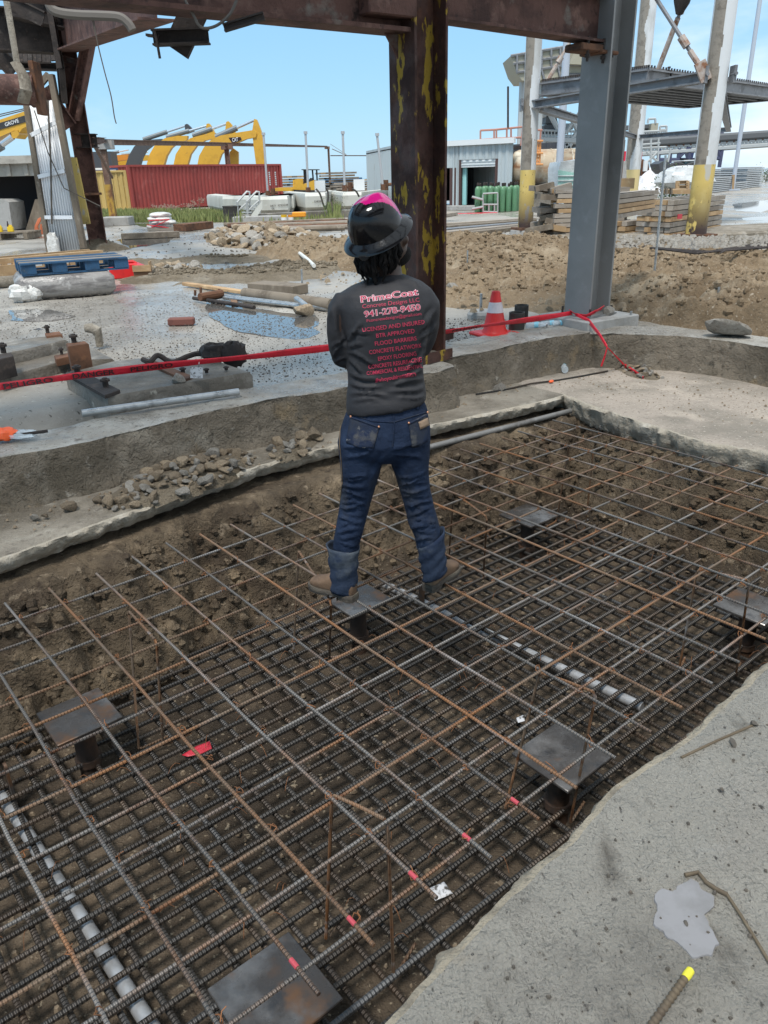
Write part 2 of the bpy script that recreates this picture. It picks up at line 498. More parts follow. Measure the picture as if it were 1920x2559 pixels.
def slab(name, along, rows_fn, mats, face_from):
    """along: 1-D parameter; rows_fn(along) -> list of (x, y, z) arrays running from the back of the slab over the edge and under it"""
    rows = rows_fn(along)
    X = np.array([r_[0] for r_ in rows]); Y = np.array([r_[1] for r_ in rows]); Z = np.array([r_[2] for r_ in rows])
    mb = MB().grid(X, Y, Z)
    nq = X.shape[1] - 1
    mb.m = [0 if (i // nq) < face_from else 1 for i in range(len(mb.f))]
    return structure(mb.build(name, mats, ang=60, fix=False))
def edge_rows(edge, axis, back, th, sign, rough, seed, step=.03, jag=.02):
    """edge(a)= base offset of the broken edge; sign = direction from slab body to the edge"""
    def fn(a):
        e = edge(a) + sign * (jag * fbm(a, a * 0 + seed, 2.5, 3, seed) + jag * .7 * fbm(a, a * 0, 14, 3, seed + 1))
        offs = [back]; d = back
        inner = np.concatenate([np.geomspace(back, .25, 16)[:-1], np.arange(.25, .03, -step), [.03, .012]])
        rows = []
        def put(o, z):
            if axis == 't': x = a * EA[0] + o * EB[0]; y = a * EA[1] + o * EB[1]
            else: x = o * EA[0] + a * EB[0]; y = o * EA[1] + a * EB[1]
            rows.append((x, y, z))
        for k in inner:
            o = e - sign * k
            put(o, rough * fbm(a, o, 2.0, 4, seed + 3) + rough * .5 * fbm(a, o, 11, 3, seed + 4) - (.012 if jag > .017 or axis == 's' else .005) * np.exp(-k / .02) * (1 + fbm(a, o, 9, 2, seed + 6)))
        nf = 7
        for i in range(nf):
            q = (i + .6) / nf
            bul = .010 * math.sin(q * 3.1) - .07 * q
            o = e + sign * (bul + .024 * fbm(a, a * 0 + q * th, 13, 4, seed + 8) + .016 * (clod(a, a * 0 + q * th, 17, seed + 12) - .4))
            put(o, -th * q + .012 * fbm(a, a * 0 + q, 8, 3, seed + 9) - .008)
        put(e - sign * .3, a * 0 - th - .01)
        return rows
    return fn, 16 + len(np.arange(.25, .03, -step)) + 2 - 3
# near slab the photographer stands on
def tn(s): return np.interp(s, [-6, .67, 1.15, 1.45, 1.69, 2.03, 2.73, 6], [.88, .90, .94, .95, .985, .955, .985, 1.0])
fn, ff = edge_rows(tn, 't', 5.0, .16, +1, .007, 51, jag=.010)
slab('concrete_slab', np.arange(-4, 5.15, .014), fn, [m_slab, m_edge], ff)
# ledge between the pit and the kerb
fn, ff = edge_rows(tled, 't', .95, .10, -1, .008, 61, jag=.016)
slab('concrete_ledge', np.arange(-4, 5.30, .014), fn, [m_ledge, m_broken], ff)
# far slab at the end of the pit
fn, ff = edge_rows(sfar, 's', 1.9, .20, -1, .008, 71, jag=.03)
m_far = M('gritty_pinkish_concrete', (.37, .315, .26), .85, layers=(
    ((.24, .21, .17), 1.4, .44, .6), ((.46, .39, .32), 2.2, .55, .7), ((.2, .17, .14), 38, .58, .66, 3), ((.52, .47, .4), 45, .62, .68, 3)),
    bump=((14, .014), (70, .01)), geo=True)
slab('concrete_slab', np.arange(-5, 4.95, .014), fn, [m_far, m_broken], ff)

# ================================================================== KERB WALLS
def curb(name, label, path, H, top_w, seed, face_slope=.03, step=.03):
    """path: list of (s, t) along the foot of the visible face, walked with the face on the right-hand side"""
    P = np.array(path, float)
    L = np.concatenate([[0], np.cumsum(np.hypot(*np.diff(P, axis=0).T))])
    a = np.arange(0, L[-1], step)
    s = np.interp(a, L, P[:, 0]); t = np.interp(a, L, P[:, 1])
    k = np.ones(5) / 5
    pad = lambda q: np.convolve(np.concatenate([np.full(2, q[0]), q, np.full(2, q[-1])]), k, 'valid')
    s, t = pad(s), pad(t)
    ds = np.gradient(s); dt = np.gradient(t); ln = np.hypot(ds, dt) + 1e-9
    ns, nt_ = -dt / ln, ds / ln               # left-hand normal = into the wall
    rows = []
    def put(o, z):
        ps = s + ns * o; pt = t + nt_ * o
        rows.append((ps * EA[0] + pt * EB[0], ps * EA[1] + pt * EB[1], z))
    hz = H + .012 * fbm(a, a * 0, 1.2, 3, seed + 2)
    for i in range(13):
        q = i / 12
        o = q * face_slope * 1.2 + .030 * fbm(a, a * 0 + q * H, 2.2, 3, seed) + .024 * fbm(a, a * 0 + q * H, 8, 4, seed + 1) - (.05 * (1 - q) ** 6) + (.006 * q ** 8)
        put(o, -.03 + (hz + .027) * q)
    for d in np.concatenate([[.012, .05, .08], np.linspace(.12, top_w, 9)]):
        put(face_slope + d, hz + .01 * fbm(a, a * 0 + d, 3, 3, seed + 5) + .008 * fbm(a, a * 0 + d, 12, 3, seed + 6))
    put(face_slope + top_w + .02, hz - .4)
    X = np.array([r_[0] for r_ in rows]); Y = np.array([r_[1] for r_ in rows]); Z = np.array([np.broadcast_to(r_[2], a.shape) for r_ in rows])
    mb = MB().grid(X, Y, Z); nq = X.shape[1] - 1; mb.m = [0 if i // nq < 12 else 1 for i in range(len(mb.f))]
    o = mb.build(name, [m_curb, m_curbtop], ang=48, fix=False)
    return tag(o, label, 'kerb wall', 'low concrete kerb walls around the pit')
curb('kerb_wall', 'low rough concrete kerb along the rubble strewn ledge behind the person',
     [(-5, 4.62), (.88, 4.63), (1.45, 4.58), (2.18, 4.62), (2.8, 4.58), (3.6, 4.46), (4.30, 4.35), (4.46, 4.40), (4.52, 4.52), (4.54, 5.0)], .315, .42, 81)
curb('kerb_wall', 'recessed concrete kerb behind the plastic bottle, ending at the grey column',
     [(4.3, 4.64), (4.84, 4.56), (5.4, 4.57), (5.9, 4.52), (6.20, 4.45), (6.32, 4.40), (6.4, 4.60)], .325, .50, 91)
curb('kerb_wall', 'concrete kerb running right from the grey column beside the pinkish slab',
     [(6.22, 4.75), (6.28, 4.42), (6.5, 4.14), (6.72, 3.8), (6.8, 3.37), (6.73, 2.88), (6.7, 1.5), (6.7, -5)], .32, .42, 101)
# ================================================================== REINFORCEMENT
def steel_bar_mat(name, base, rust, lo, hi, rough=.48, metal=.3):
    return M(name, base, rough, metal, layers=((rust, 2.2, lo, hi, 5), ((rust[0] * .45, rust[1] * .4, rust[2] * .4), 22, .56, .7, 4, (.25, 1, 1)),
             ((.36, .36, .36), 9, .60, .75, 3, (.12, 1, 1))), bump=((26, .0045, 'wave'), (60, .001)), rnd=.3, spec=.5)
m_bar_top = steel_bar_mat('weathered_top_rebar', (.175, .163, .150), (.23, .115, .055), .48, .63)
m_bar_rust = steel_bar_mat('rusty_top_rebar', (.175, .128, .09), (.26, .12, .05), .42, .62, .65, .15)
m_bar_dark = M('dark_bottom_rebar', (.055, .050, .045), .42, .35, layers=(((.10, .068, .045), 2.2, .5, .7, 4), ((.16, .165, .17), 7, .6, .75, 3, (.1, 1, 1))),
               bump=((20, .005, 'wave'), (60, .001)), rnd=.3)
m_wire = M('rusty_tie_wire', (.30, .13, .055), .8, .2, layers=(((.12, .06, .03), 20, .4, .7),))
m_pink = M('pink_spray_paint', (.50, .07, .09), .6)
_barcache = {}
def bar_mesh(L, r, n, name):
    key = (round(L, 2), r, n, name)
    if key in _barcache: return _barcache[key]
    k = 5
    mb = MB(); mb.tube([(L * i / k, .008 * math.sin(i * 1.9 + L * 7) * (0 < i < k), .006 * math.cos(i * 2.3 + L * 5) * (0 < i < k)) for i in range(k + 1)], r, n)
    me = bpy.data.meshes.new(name); me.from_pydata(mb.v, [], mb.f)
    me.polygons.foreach_set('use_smooth', [True] * len(me.polygons)); me.set_sharp_from_angle(angle=R(50))
    _barcache[key] = me
    return me
def rebar(p0, p1, r, mat, parent, n=7, name='rebar'):
    p0 = Vector(p0); p1 = Vector(p1); d = p1 - p0
    me = bar_mesh(d.length, r, n, name)
    key = mat.name
    o = bpy.data.objects.new(name, me); COL.objects.link(o)
    if not me.materials: me.materials.append(mat)
    o.material_slots[0].link = 'OBJECT'; o.material_slots[0].material = mat
    o.parent = parent; o.location = p0 - wloc(parent) if parent is not None else p0
    o.rotation_euler = d.to_track_quat('X', 'Z').to_euler()
    return o
U = .21
rng_ = random.Random(11)
mat_top = thing('rebar_mat', 'upper rebar grid of wide spaced rusty and grey bars under the person', 'rebar mat', W(2, 2.4, -.08), 'rebar mats in the pit')
ends = {0: 1.07, 1: 1.074, 2: 1.088, 3: 1.092, 4: 1.096}
top_bars = []
for k in range(-11, 22):
    s = .423 + U * k + rng_.uniform(-.012, .012)
    t1 = 3.72 if k > 3 else 3.64
    t1 += rng_.uniform(-.02, .02)
    z = -.08 + rng_.uniform(-.004, .004)
    m_ = m_bar_rust if rng_.random() < .38 else m_bar_top
    b = rebar(W(s + rng_.uniform(-.015, .015), t1, z), W(s + rng_.uniform(-.015, .015), 1.09, z + rng_.uniform(-.006, .006)), .0062, m_, mat_top)
    if 1 <= k <= 5:
        L = t1 - 1.09
        mb = MB().tube([(L - .115, 0, 0), (L - .085, 0, 0)], .0071, 8)
        pm = mb.build('paint_mark', m_pink, None); pm.parent = b
for j in range(-7, 5):
    t = 2.644 + U * .987 * j + rng_.uniform(-.012, .012)
    m_ = m_bar_rust if rng_.random() < .35 else m_bar_top
    z = -.094
    rebar(W(-2.3, t + rng_.uniform(-.015, .015), z), W(4.93 + .35 * (t - 2.3) * -.12 + rng_.uniform(-.06, .06), t + rng_.uniform(-.02, .02), z), .0060, m_, mat_top)
mat_low = thing('rebar_mat', 'lower dense grid of thick black bars lying near the pit bottom', 'rebar mat', W(2, 2.4, -.8), 'rebar mats in the pit')
s = -1.9
while s < 4.72:
    z = -.80 + rng_.uniform(-.005, .005)
    rebar(W(s + rng_.uniform(-.01, .01), 3.68 + rng_.uniform(-.06, .04), z), W(s + rng_.uniform(-.01, .01), 1.02, z), .0118, m_bar_dark, mat_low)
    s += .125
t = 1.06
while t < 3.68:
    z = -.776
    rebar(W(-2.2, t + rng_.uniform(-.008, .008), z), W(4.74 + rng_.uniform(-.06, .06), t + rng_.uniform(-.008, .008), z), .0118, m_bar_dark, mat_low)
    t += .1035
# twisted tie wires at the crossings
mb = MB()
for k in range(-3, 22):
    for j in range(-7, 5):
        if rng_.random() > .75: continue
        c = W(.423 + U * k, 2.644 + U * .987 * j, -.087)
        a0 = rng_.uniform(0, 6.28); pts = []
        for q in range(9):
            a = a0 + q * .8
            pts.append(c + Vector((.0115 * math.cos(a), .0115 * math.sin(a), .009 * math.sin(a * 1.7))))
        e = c + Vector((rng_.uniform(-.03, .03), rng_.uniform(-.03, .03), rng_.uniform(-.01, .025)))
        pts += [c + (e - c) * .5 + Vector((0, 0, .008)), e]
        mb.tube(pts, .0018, 4, cap=False)
mb.build('tie_wire', m_wire, mat_top)['kind'] = 'stuff'
mb = MB()
for _ in range(150):
    c = W(rng_.uniform(-.5, 4.6), rng_.uniform(1.1, 3.6), -.77); a0 = rng_.uniform(0, 6.28)
    pts = [c + Vector((math.cos(a0) * q * .02, math.sin(a0) * q * .02, .045 * math.sin(q * .8) + .01)) for q in range(4)]
    mb.tube(pts, .0014, 4, cap=False)
mb.build('tie_wire', m_wire, mat_low)['kind'] = 'stuff'

# standing rebar chairs between the two mats
def chair(tops, bots, label):
    a, b = gp(*tops[0], -.095), gp(*tops[1], -.095)
    c, d = gp(*bots[0], -.79), gp(*bots[1], -.79)
    ro = thing('rebar_chair', label, 'rebar chair', (a + b) / 2 + Vector((0, 0, -.7)), 'bent rebar chairs between the mats')
    u = (b - a).normalized()
    side = Vector((-u.y, u.x, 0))
    MB().tube([c, a + Vector((0, 0, -.02)), a + u * .012], .0062, 7).build('leg', m_bar_rust, ro)
    MB().tube([d, b + Vector((0, 0, -.02)), b - u * .012], .0062, 7).build('leg', m_bar_rust, ro)
    MB().tube([a + u * .012, a * .5 + b * .5 + Vector((0, 0, .003)), b - u * .012], .0062, 7).build('top_bar', m_bar_rust, ro)
    MB().tube([c, c + side * .02 + Vector((0, 0, -.008)), c + side * .15 + Vector((0, 0, -.006))], .0062, 7).build('foot', m_bar_rust, ro)
    MB().tube([d, d + side * .02 + Vector((0, 0, -.008)), d + side * .15 + Vector((0, 0, -.006))], .0062, 7).build('foot', m_bar_rust, ro)
chair(((829, 1985), (968, 2050)), ((815, 2345), (984, 2440)), 'bent rebar chair nearest the camera, between two pink marked bars')
chair(((1347, 1679), (1489, 1731)), ((1263, 2020), (1425, 2055)), 'bent rebar chair straddling the wet steel plate near the slab edge')
chair(((1743, 1422), (1874, 1451)), ((1697, 1674), (1839, 1688)), 'bent rebar chair beside the steel plate at the right edge')
chair(((321, 1526), (390, 1601)), ((347, 1870), (408, 1861)), 'bent rebar chair beside the dark steel plate on the left')
chair(((746, 1376), (827, 1503)), ((734, 1630), (824, 1642)), 'bent rebar chair just left of the left boot')
chair(((1217, 1292), (1133, 1231)), ((1208, 1445), (1122, 1400)), 'bent rebar chair behind the right boot, near the earth wall')
chair(((1483, 1127), (1422, 1113)), ((1463, 1318), (1391, 1300)), 'farthest bent rebar chair under the corner of the far slab')

# ------------------------------------------------------------------ steel plates on stub posts
m_plate = M('dark_mill_scale_plate', (.075, .066, .06), .36, .45, layers=(((.19, .18, .172), 4, .48, .66), ((.16, .085, .045), 5, .54, .68), ((.05, .05, .052), 11, .55, .7)),
            bump=((30, .0015),), rv=(5, .4, .65, .12, .5))
m_rustsolid = M('rusty_steel', (.16, .075, .04), .8, .25, layers=(((.07, .038, .025), 5, .45, .65), ((.26, .12, .055), 9, .58, .75)), bump=((30, .004),))
m_postdark = M('dark_rusty_stub', (.06, .04, .03), .8, .2, layers=(((.13, .07, .04), 6, .5, .7), ((.03, .024, .02), 9, .5, .7)), bump=((30, .004),))
def plate(px, label, z=-.53, rot=0.0, half=.150):
    c = sum((gp(x, y, z) for x, y in px), Vector()) / len(px)
    ro = thing('base_plate', label, 'steel plate', Vector((c.x, c.y, -.9)), 'square steel plates on stub posts')
    Mx = RZ(ANG + rot)
    MB().box(c, (2 * half, 2 * half, .016), Mx, bev=.003).build('plate', m_plate, ro)
    MB().lathe([(.05, 0), (.05, .362)], Matrix.Translation((c.x, c.y, -.9)), 16).build('post', m_postdark, ro)
    MB().lathe([(.062, 0), (.062, .035)], Matrix.Translation((c.x, c.y, -.80)), 16).build('collar', m_postdark, ro)
plate([(722, 2347), (858, 2508), (522, 2482), (645, 2630)], 'steel plate on a stub post nearest the camera, at the bottom of the photo')
S6 = 1.729
plate([(960 + x / S6, 1650 + y / S6) for x, y in ((730, 272), (975, 420), (810, 575), (560, 410))], 'wet shiny steel plate beside the near slab edge, standing on a dark stub')
plate([(92, 1789), (249, 1716), (306, 1795), (142, 1867)], 'dark brown steel plate near the left earth wall')
plate([(919, 1459), (964, 1494), (865, 1538), (822, 1500)], 'steel plate just under the left boot of the person')
plate([(1845, 1468), (1781, 1515), (1914, 1567), (1975, 1515)], 'steel plate with reflected light at the right edge of the pit')
plate([(1249, 1289), (1318, 1260), (1388, 1289), (1330, 1318)], 'farthest steel plate, in the brown shade below the far slab')

# ------------------------------------------------------------------ grey conduits under the lower mat
m_galv = M('galvanised_steel', (.42, .44, .45), .38, .75, layers=(((.26, .27, .275), 14, .5, .68), ((.55, .57, .58), 25, .58, .7)), rv=(9, .4, .6, .25, .5))
def long_pipe(name, p0, p1, r, mat, label, cat, ext=(0, 0), n=14, group=None):
    p0 = Vector(p0); p1 = Vector(p1); d = (p1 - p0).normalized()
    a = p0 - d * ext[0]; b = p1 + d * ext[1]
    o = MB().tube([a, a * .5 + b * .5, b], r, n).build(name, mat, loc=a)
    return tag(o, label, cat, group)
m_pvc = M('grey_conduit', (.40, .41, .42), .4, .3, layers=(((.25, .25, .25), 6, .5, .7), ((.5, .51, .52), 14, .58, .7)))
m_cond = M('dull_grey_conduit', (.20, .195, .185), .55, .3, layers=(((.11, .10, .09), 5, .5, .7), ((.30, .29, .28), 9, .58, .7)))
long_pipe('conduit_pipe', gp(55, 2063, -.825), gp(350, 2523, -.825), .028, m_pvc, 'grey conduit under the black bars at the bottom left', 'pipe', (.25, .2), group='grey conduits under the lower mat')
long_pipe('conduit_pipe', gp(960 + 10 / S6, 1000 + 800 / S6, -.825), gp(960 + 830 / S6, 1000 + 1190 / S6, -.825), .028, m_pvc, 'grey conduit running from the right boot to the near slab', 'pipe', (.02, .4), group='grey conduits under the lower mat')
# lug with an eye standing on the left conduit, and one behind the right boot
def lug(px, top, z0, z1, label):
    c = gp(*px, z0)
    mb = MB(); u = Vector((EB[0], EB[1], 0)); k = 12
    prof = [(-.022, 0), (.022, 0), (.022, z1 - z0 - .02)] + [(.022 * math.cos(a), z1 - z0 - .02 + .022 * math.sin(a)) for a in np.linspace(0.3, math.pi - .3, 7)] + [(-.022, z1 - z0 - .02)]
    outer = [c + u * x + Vector((0, 0, z)) for x, z in prof]
    hole = [c + u * (.009 * math.cos(a)) + Vector((0, 0, z1 - z0 - .022 + .013 * math.sin(a))) for a in np.linspace(-math.pi / 2, 3 * math.pi / 2, len(prof) + 1)[:-1]]
    nrm = Vector((EA[0], EA[1], 0)) * .006
    n = len(prof); off = 0
    # match ring order: start both rings at the bottom
    ring_o = outer[1:] + outer[:1]
    ring_h = hole
    vs = [p - nrm for p in ring_o] + [p - nrm for p in ring_h] + [p + nrm for p in ring_o] + [p + nrm for p in ring_h]
    fs = []
    for i in range(n):
        j = (i + 1) % n
        fs += [(i, j, n + j, n + i), (2 * n + j, 2 * n + i, 3 * n + i, 3 * n + j), (j, i, 2 * n + i, 2 * n + j), (n + i, n + j, 3 * n + j, 3 * n + i)]
    mb.add(vs, fs)
    return tag(mb.build('lifting_lug', m_plate, loc=c), label, 'lug', 'steel lugs with an eye')
lug((33, 1985), None, -.80, -.62, 'flat steel lug with an eye at the left photo edge')
lug((1054, 1510), None, -.80, -.60, 'flat steel lug with an eye just below the right boot')

# ------------------------------------------------------------------ scraps on the pit bottom
def flat_scrap(name, pts, z, mat, label, cat, crumple=.008, seed=1, th=.002):
    P = [gp(x, y, z) for x, y in pts]
    c = sum(P, Vector()) / len(P); rr = random.Random(seed)
    mb = MB(); n = len(P)
    rings = []
    for q in (1.0, .66, .33):
        rings.append([c + (p - c) * q + Vector((0, 0, rr.uniform(0, crumple) + th)) for p in P])
    vs = [p for r_ in rings for p in r_] + [c + Vector((0, 0, crumple))]
    fs = []
    for i in range(2):
        for k in range(n):
            j = (k + 1) % n; fs.append((i * n + k, i * n + j, (i + 1) * n + j, (i + 1) * n + k))
    for k in range(n): fs.append((2 * n + k, 2 * n + (k + 1) % n, 3 * n))
    mb.add(vs, fs)
    o = mb.build(name, mat, loc=c, ang=25)
    md = o.modifiers.new('thickness', 'SOLIDIFY'); md.thickness = th
    return tag(o, label, cat)
m_redpaper = M('red_plastic_film', (.55, .03, .05), .45)
m_card = M('muddy_white_card', (.62, .62, .63), .6, layers=(((.08, .07, .06), 40, .5, .62, 5),))
flat_scrap('plastic_scrap', [(455, 1888), (492, 1868), (525, 1855), (530, 1872), (505, 1885), (470, 1893)], -.77, m_redpaper, 'torn red plastic scrap lying on the black bars', 'scrap')
flat_scrap('card_scrap', [(1070, 2222), (1110, 2205), (1132, 2235), (1088, 2252)], -.765, m_card, 'muddy white card lying under the end of a pink marked bar', 'card', .003)
flat_scrap('card_scrap', [(1290, 1795), (1308, 1788), (1312, 1803), (1295, 1808)], -.765, m_card, 'small pale card scrap left of the wet steel plate', 'card', .003, 5)

# ================================================================== STONES
m_stone = M('tan_limestone_rubble', (.34, .265, .18), .92, layers=(((.22, .165, .11), 6, .45, .65), ((.46, .39, .29), 10, .55, .72)), bump=((25, .012), (90, .004)), rnd=.3)
m_stone_grey = M('grey_concrete_rubble', (.34, .315, .275), .92, layers=(((.22, .195, .165), 6, .45, .65), ((.45, .42, .37), 10, .55, .72)), bump=((25, .012), (90, .004)), rnd=.25)
def stone_mesh(seed, flat=1.0, sub=2):
    bm = bmesh.new(); bmesh.ops.create_icosphere(bm, subdivisions=sub, radius=1)
    rr = random.Random(seed)
    planes = [(Vector((rr.gauss(0, 1), rr.gauss(0, 1), rr.gauss(0, 1))).normalized(), rr.uniform(.45, .85)) for _ in range(9)]
    for v in bm.verts:
        for n_, d in planes:
            q = v.co.dot(n_)
            if q > d: v.co -= n_ * (q - d) * .92
        v.co *= 1 + rr.uniform(-.05, .05)
        v.co.z *= flat
    me = bpy.data.meshes.new('stone'); bm.to_mesh(me); bm.free()
    me.polygons.foreach_set('use_smooth', [True] * len(me.polygons)); me.set_sharp_from_angle(angle=R(28))
    return me
stones = [stone_mesh(i, .8) for i in range(9)]
for me in stones: me.materials.append(m_stone)
slabs_ = [stone_mesh(40 + i, .38) for i in range(5)]
for me in slabs_: me.materials.append(m_stone_grey)
def stone(p, size, parent=None, rr=random, mat=None, flat=False, name='stone', label=None, group=None):
    me = rr.choice(slabs_ if flat else stones)
    o = bpy.data.objects.new(name, me); COL.objects.link(o)
    o.scale = (size * rr.uniform(.8, 1.25), size * rr.uniform(.8, 1.2), size * rr.uniform(.75, 1.1))
    o.rotation_euler = (rr.uniform(-.5, .5), rr.uniform(-.5, .5), rr.uniform(0, 6.28))
    if mat is not None:
        o.material_slots[0].link = 'OBJECT'; o.material_slots[0].material = mat
    o.parent = parent
    o.location = Vector(p) - (wloc(parent) if parent is not None else Vector())
    if label: tag(o, label, 'stone', group)
    return o
def rubble(name, label, ground_px, z0, n, smin, smax, height, mats, seed, base_mat=None, zf=None):
    """a heap over the ellipse spanned by ground pixels (centre, end of long axis, end of short axis)"""
    c, a, b = (gp(*q, z0) for q in ground_px)
    ro = thing(name, label, 'rubble pile', c)
    A = a - c; B = b - c; rr = random.Random(seed)
    g = np.linspace(-1.15, 1.15, 34)
    GX, GY = np.meshgrid(g, g); rad = np.hypot(GX, GY)
    H = np.clip(1 - rad, 0, 1) ** .8 * height * .8
    X = c.x + GX * A.x + GY * B.x; Y = c.y + GX * A.y + GY * B.y
    Z = z0 + H + (.25 * height * fbm(X, Y, 6, 3, seed)) * np.clip(1.1 - rad, 0, 1) - .02 * sst(.8, 1.02, rad)
    mk = (rad[:-1, :-1] < 1.02).ravel(); mbs = MB().grid(X, Y, Z); mbs.f = [q_ for q_, k_ in zip(mbs.f, mk) if k_]; mbs.m = [0] * len(mbs.f)
    mbs.build('loose_soil', base_mat or m_dirt2, ro, ang=180, fix=False)
    for i in range(n):
        q = math.sqrt(rr.random()) * .98; ang = rr.uniform(0, 6.283)
        sz = smin + (smax - smin) * rr.random() ** 2.2
        x, y = q * math.cos(ang), q * math.sin(ang)
        hz = max(0, 1 - q) ** .8 * height * .85
        p = c + A * x + B * y; p.z = z0 + hz + sz * .35
        stone(p, sz, ro, rr, rr.choice(mats), flat=rr.random() < .22)
    return ro
rubble('rubble_pile', 'heap of small tan stones on the ledge in front of the kerb', ((455, 1200), (640, 1142), (440, 1165)), 0, 230, .014, .056, .12, [m_stone, m_stone, m_stone_grey], 3)
rubble('rubble_pile', 'small cluster of tan stones on the ledge left of the jeans', ((735, 1118), (800, 1098), (730, 1094)), 0, 30, .02, .06, .05, [m_stone, m_stone, m_stone_grey], 8)
rr = random.Random(5)
stone(gp(172, 1265, .03), .045, None, rr, m_stone, label='single tan stone on the ledge left of the heap', group='loose stones on the ledge')
stone(gp(87, 1292, .02), .032, None, rr, m_stone_grey, label='grey stone on the ledge near the left photo edge', group='loose stones on the ledge')
stone(gp(113, 1289, .02), .024, None, rr, m_stone, label='small tan stone beside the grey one on the ledge', group='loose stones on the ledge')
stone(gp(782, 1085, .05), .09, None, rr, m_stone, label='large tan stone on the ledge touching the small cluster', group='loose stones on the ledge')
stone(gp(838, 1058, .04), .075, None, rr, m_stone, label='tan stone against the kerb just left of the hip pocket', group='loose stones on the ledge')
stone(gp(1246, 966, .03), .07, None, rr, m_stone_grey, label='flat pale stone on the ledge left of the plastic bottle', group='loose stones on the ledge', flat=True)
stone(gp(1519, 1058, -.14), .10, None, rr, m_stone_grey, label='broken concrete lump wedged under the far slab corner', group='broken concrete lumps under the far slab')
stone(gp(1672, 1103, -.12), .10, None, rr, m_stone_grey, label='flat broken concrete lump under the far slab right of the corner', group='broken concrete lumps under the far slab', flat=True)
rubble('rubble_pile', 'thin spread of flat grey chips by the tape on the far slab', ((1595, 932), (1660, 950), (1610, 920)), 0, 45, .012, .05, .02, [m_stone_grey, m_stone_grey, m_stone], 17)
mb = MB(); rr = random.Random(9)
def pebbles(mb, region, n, s0, s1, z=0.0, st_space=True):
    for _ in range(n):
        q = region(rr)
        if q is None: continue
        sz = s0 + (s1 - s0) * rr.random() ** 3
        a = rr.uniform(0, 6.28)
        k = [(sz * rr.uniform(.6, 1.1) * math.cos(a + i * 1.2566), sz * rr.uniform(.6, 1.1) * math.sin(a + i * 1.2566)) for i in range(5)]
        vs = [(q[0] + x, q[1] + y, q[2]) for x, y in k] + [(q[0] + x * .55, q[1] + y * .55, q[2] + sz * .8) for x, y in k]
        mb.add(vs, [(i, (i + 1) % 5, 5 + (i + 1) % 5, 5 + i) for i in range(5)] + [(5, 6, 7, 8, 9)])
m_peb = M('dark_mud_crumbs', (.085, .074, .06), .6, layers=(((.14, .115, .09), 12, .45, .7),), geo=True)
m_peb2 = M('tan_grit', (.27, .21, .145), .9, layers=(((.16, .12, .08), 12, .45, .7),), geo=True)
pebbles(mb, lambda r_: W(r_.uniform(.8, 4.2), r_.uniform(-.6, .86), .002) , 2200, .0012, .008)
tag(mb.build('mud_crumbs', m_peb, ang=25), 'dark crumbs of mud scattered over the near concrete slab', 'crumbs', kind='stuff')
mb = MB()
pebbles(mb, lambda r_: W(r_.uniform(-.6, 5.2), r_.uniform(4.2, 4.6), .002), 420, .003, .016)
pebbles(mb, lambda r_: W(r_.uniform(5.4, 6.6), r_.uniform(1.2, 4.3), .002), 600, .003, .013)
tag(mb.build('grit', m_peb2, ang=25), 'tan grit scattered over the ledge and the far slab', 'grit', kind='stuff')
mb = MB()
pebbles(mb, lambda r_: W(r_.uniform(-.8, 4.8), r_.uniform(1.0, 3.7), PZ + .02), 2200, .004, .022)
tag(mb.build('loose_earth', m_peb2, ang=25), 'crumbs of tan earth lying on the pit bottom', 'earth', kind='stuff')

# ------------------------------------------------------------------ things on the near slab
m_yel = M('yellow_tip_paint', (.75, .68, .05), .6)
m_barnear = M('muddy_thick_rebar', (.15, .115, .075), .7, .3, layers=(((.25, .2, .14), 8, .5, .7), ((.07, .05, .035), 5, .5, .7)), bump=((60, .002),))
a = gp(1726, 2425, .02); d = (gp(1631, 2559, .02) - a).normalized()
o = thing('thick_rebar', 'thick ribbed rebar with a yellow painted end on the near slab', 'rebar', a)
L = .55; mb = MB(); pts = []; rad = []
k = 0
x = .022
while x < L:
    pts += [a + d * x, a + d * (x + .006), a + d * (x + .008), a + d * (x + .011)]; rad += [.0082, .0082, .0102, .0102]; x += .0135
mb.tube(pts, rad, 12); mb.build('ribbed_bar', m_barnear, o, ang=60)
mb = MB(); mb.tube([a - d * .004, a, a + d * .018, a + d * .028], [.006, .0098, .0105, .0092], 12); mb.build('painted_tip', m_yel, o)
def rod(pts, r, label, mat=None, z=.006, name='steel_rod', cat='rod', group='thin rods on the near slab'):
    P = [gp(x, y, z) if len(q) == 2 else gp(x, y, q[2]) for q in pts for x, y in [q[:2]]]
    return tag(MB().tube(P, r, 8).build(name, mat or m_barnear, loc=P[0]), label, cat, group)
o = rod([(1703, 1893), (1790, 1852), (1880, 1813)], .0045, 'straight thin rod with a mud lump at its end on the near slab')
rod([(1816, 2234), (1850, 2285), (1890, 2350), (1935, 2425)], .0045, 'thin rod below the puddle leaving the photo at the right')
rod([(1712, 2187), (1745, 2180), (1765, 2205), (1790, 2222), (1818, 2236)], .006, 'short bent dark wire at the upper edge of the puddle')
stone(gp(1885, 1808, .012), .016, None, random.Random(2), m_peb, label='dark mud lump at the end of the thin rod', group='mud lumps on the near slab')
stone(gp(1832, 1855, .008), .022, None, random.Random(4), m_peb, label='flat dark mud lump below the thin rod', group='mud lumps on the near slab', flat=True)
stone(gp(1715, 2308, .004), .010, None, random.Random(6), m_peb, label='dark pebble standing in the puddle', group='mud lumps on the near slab')
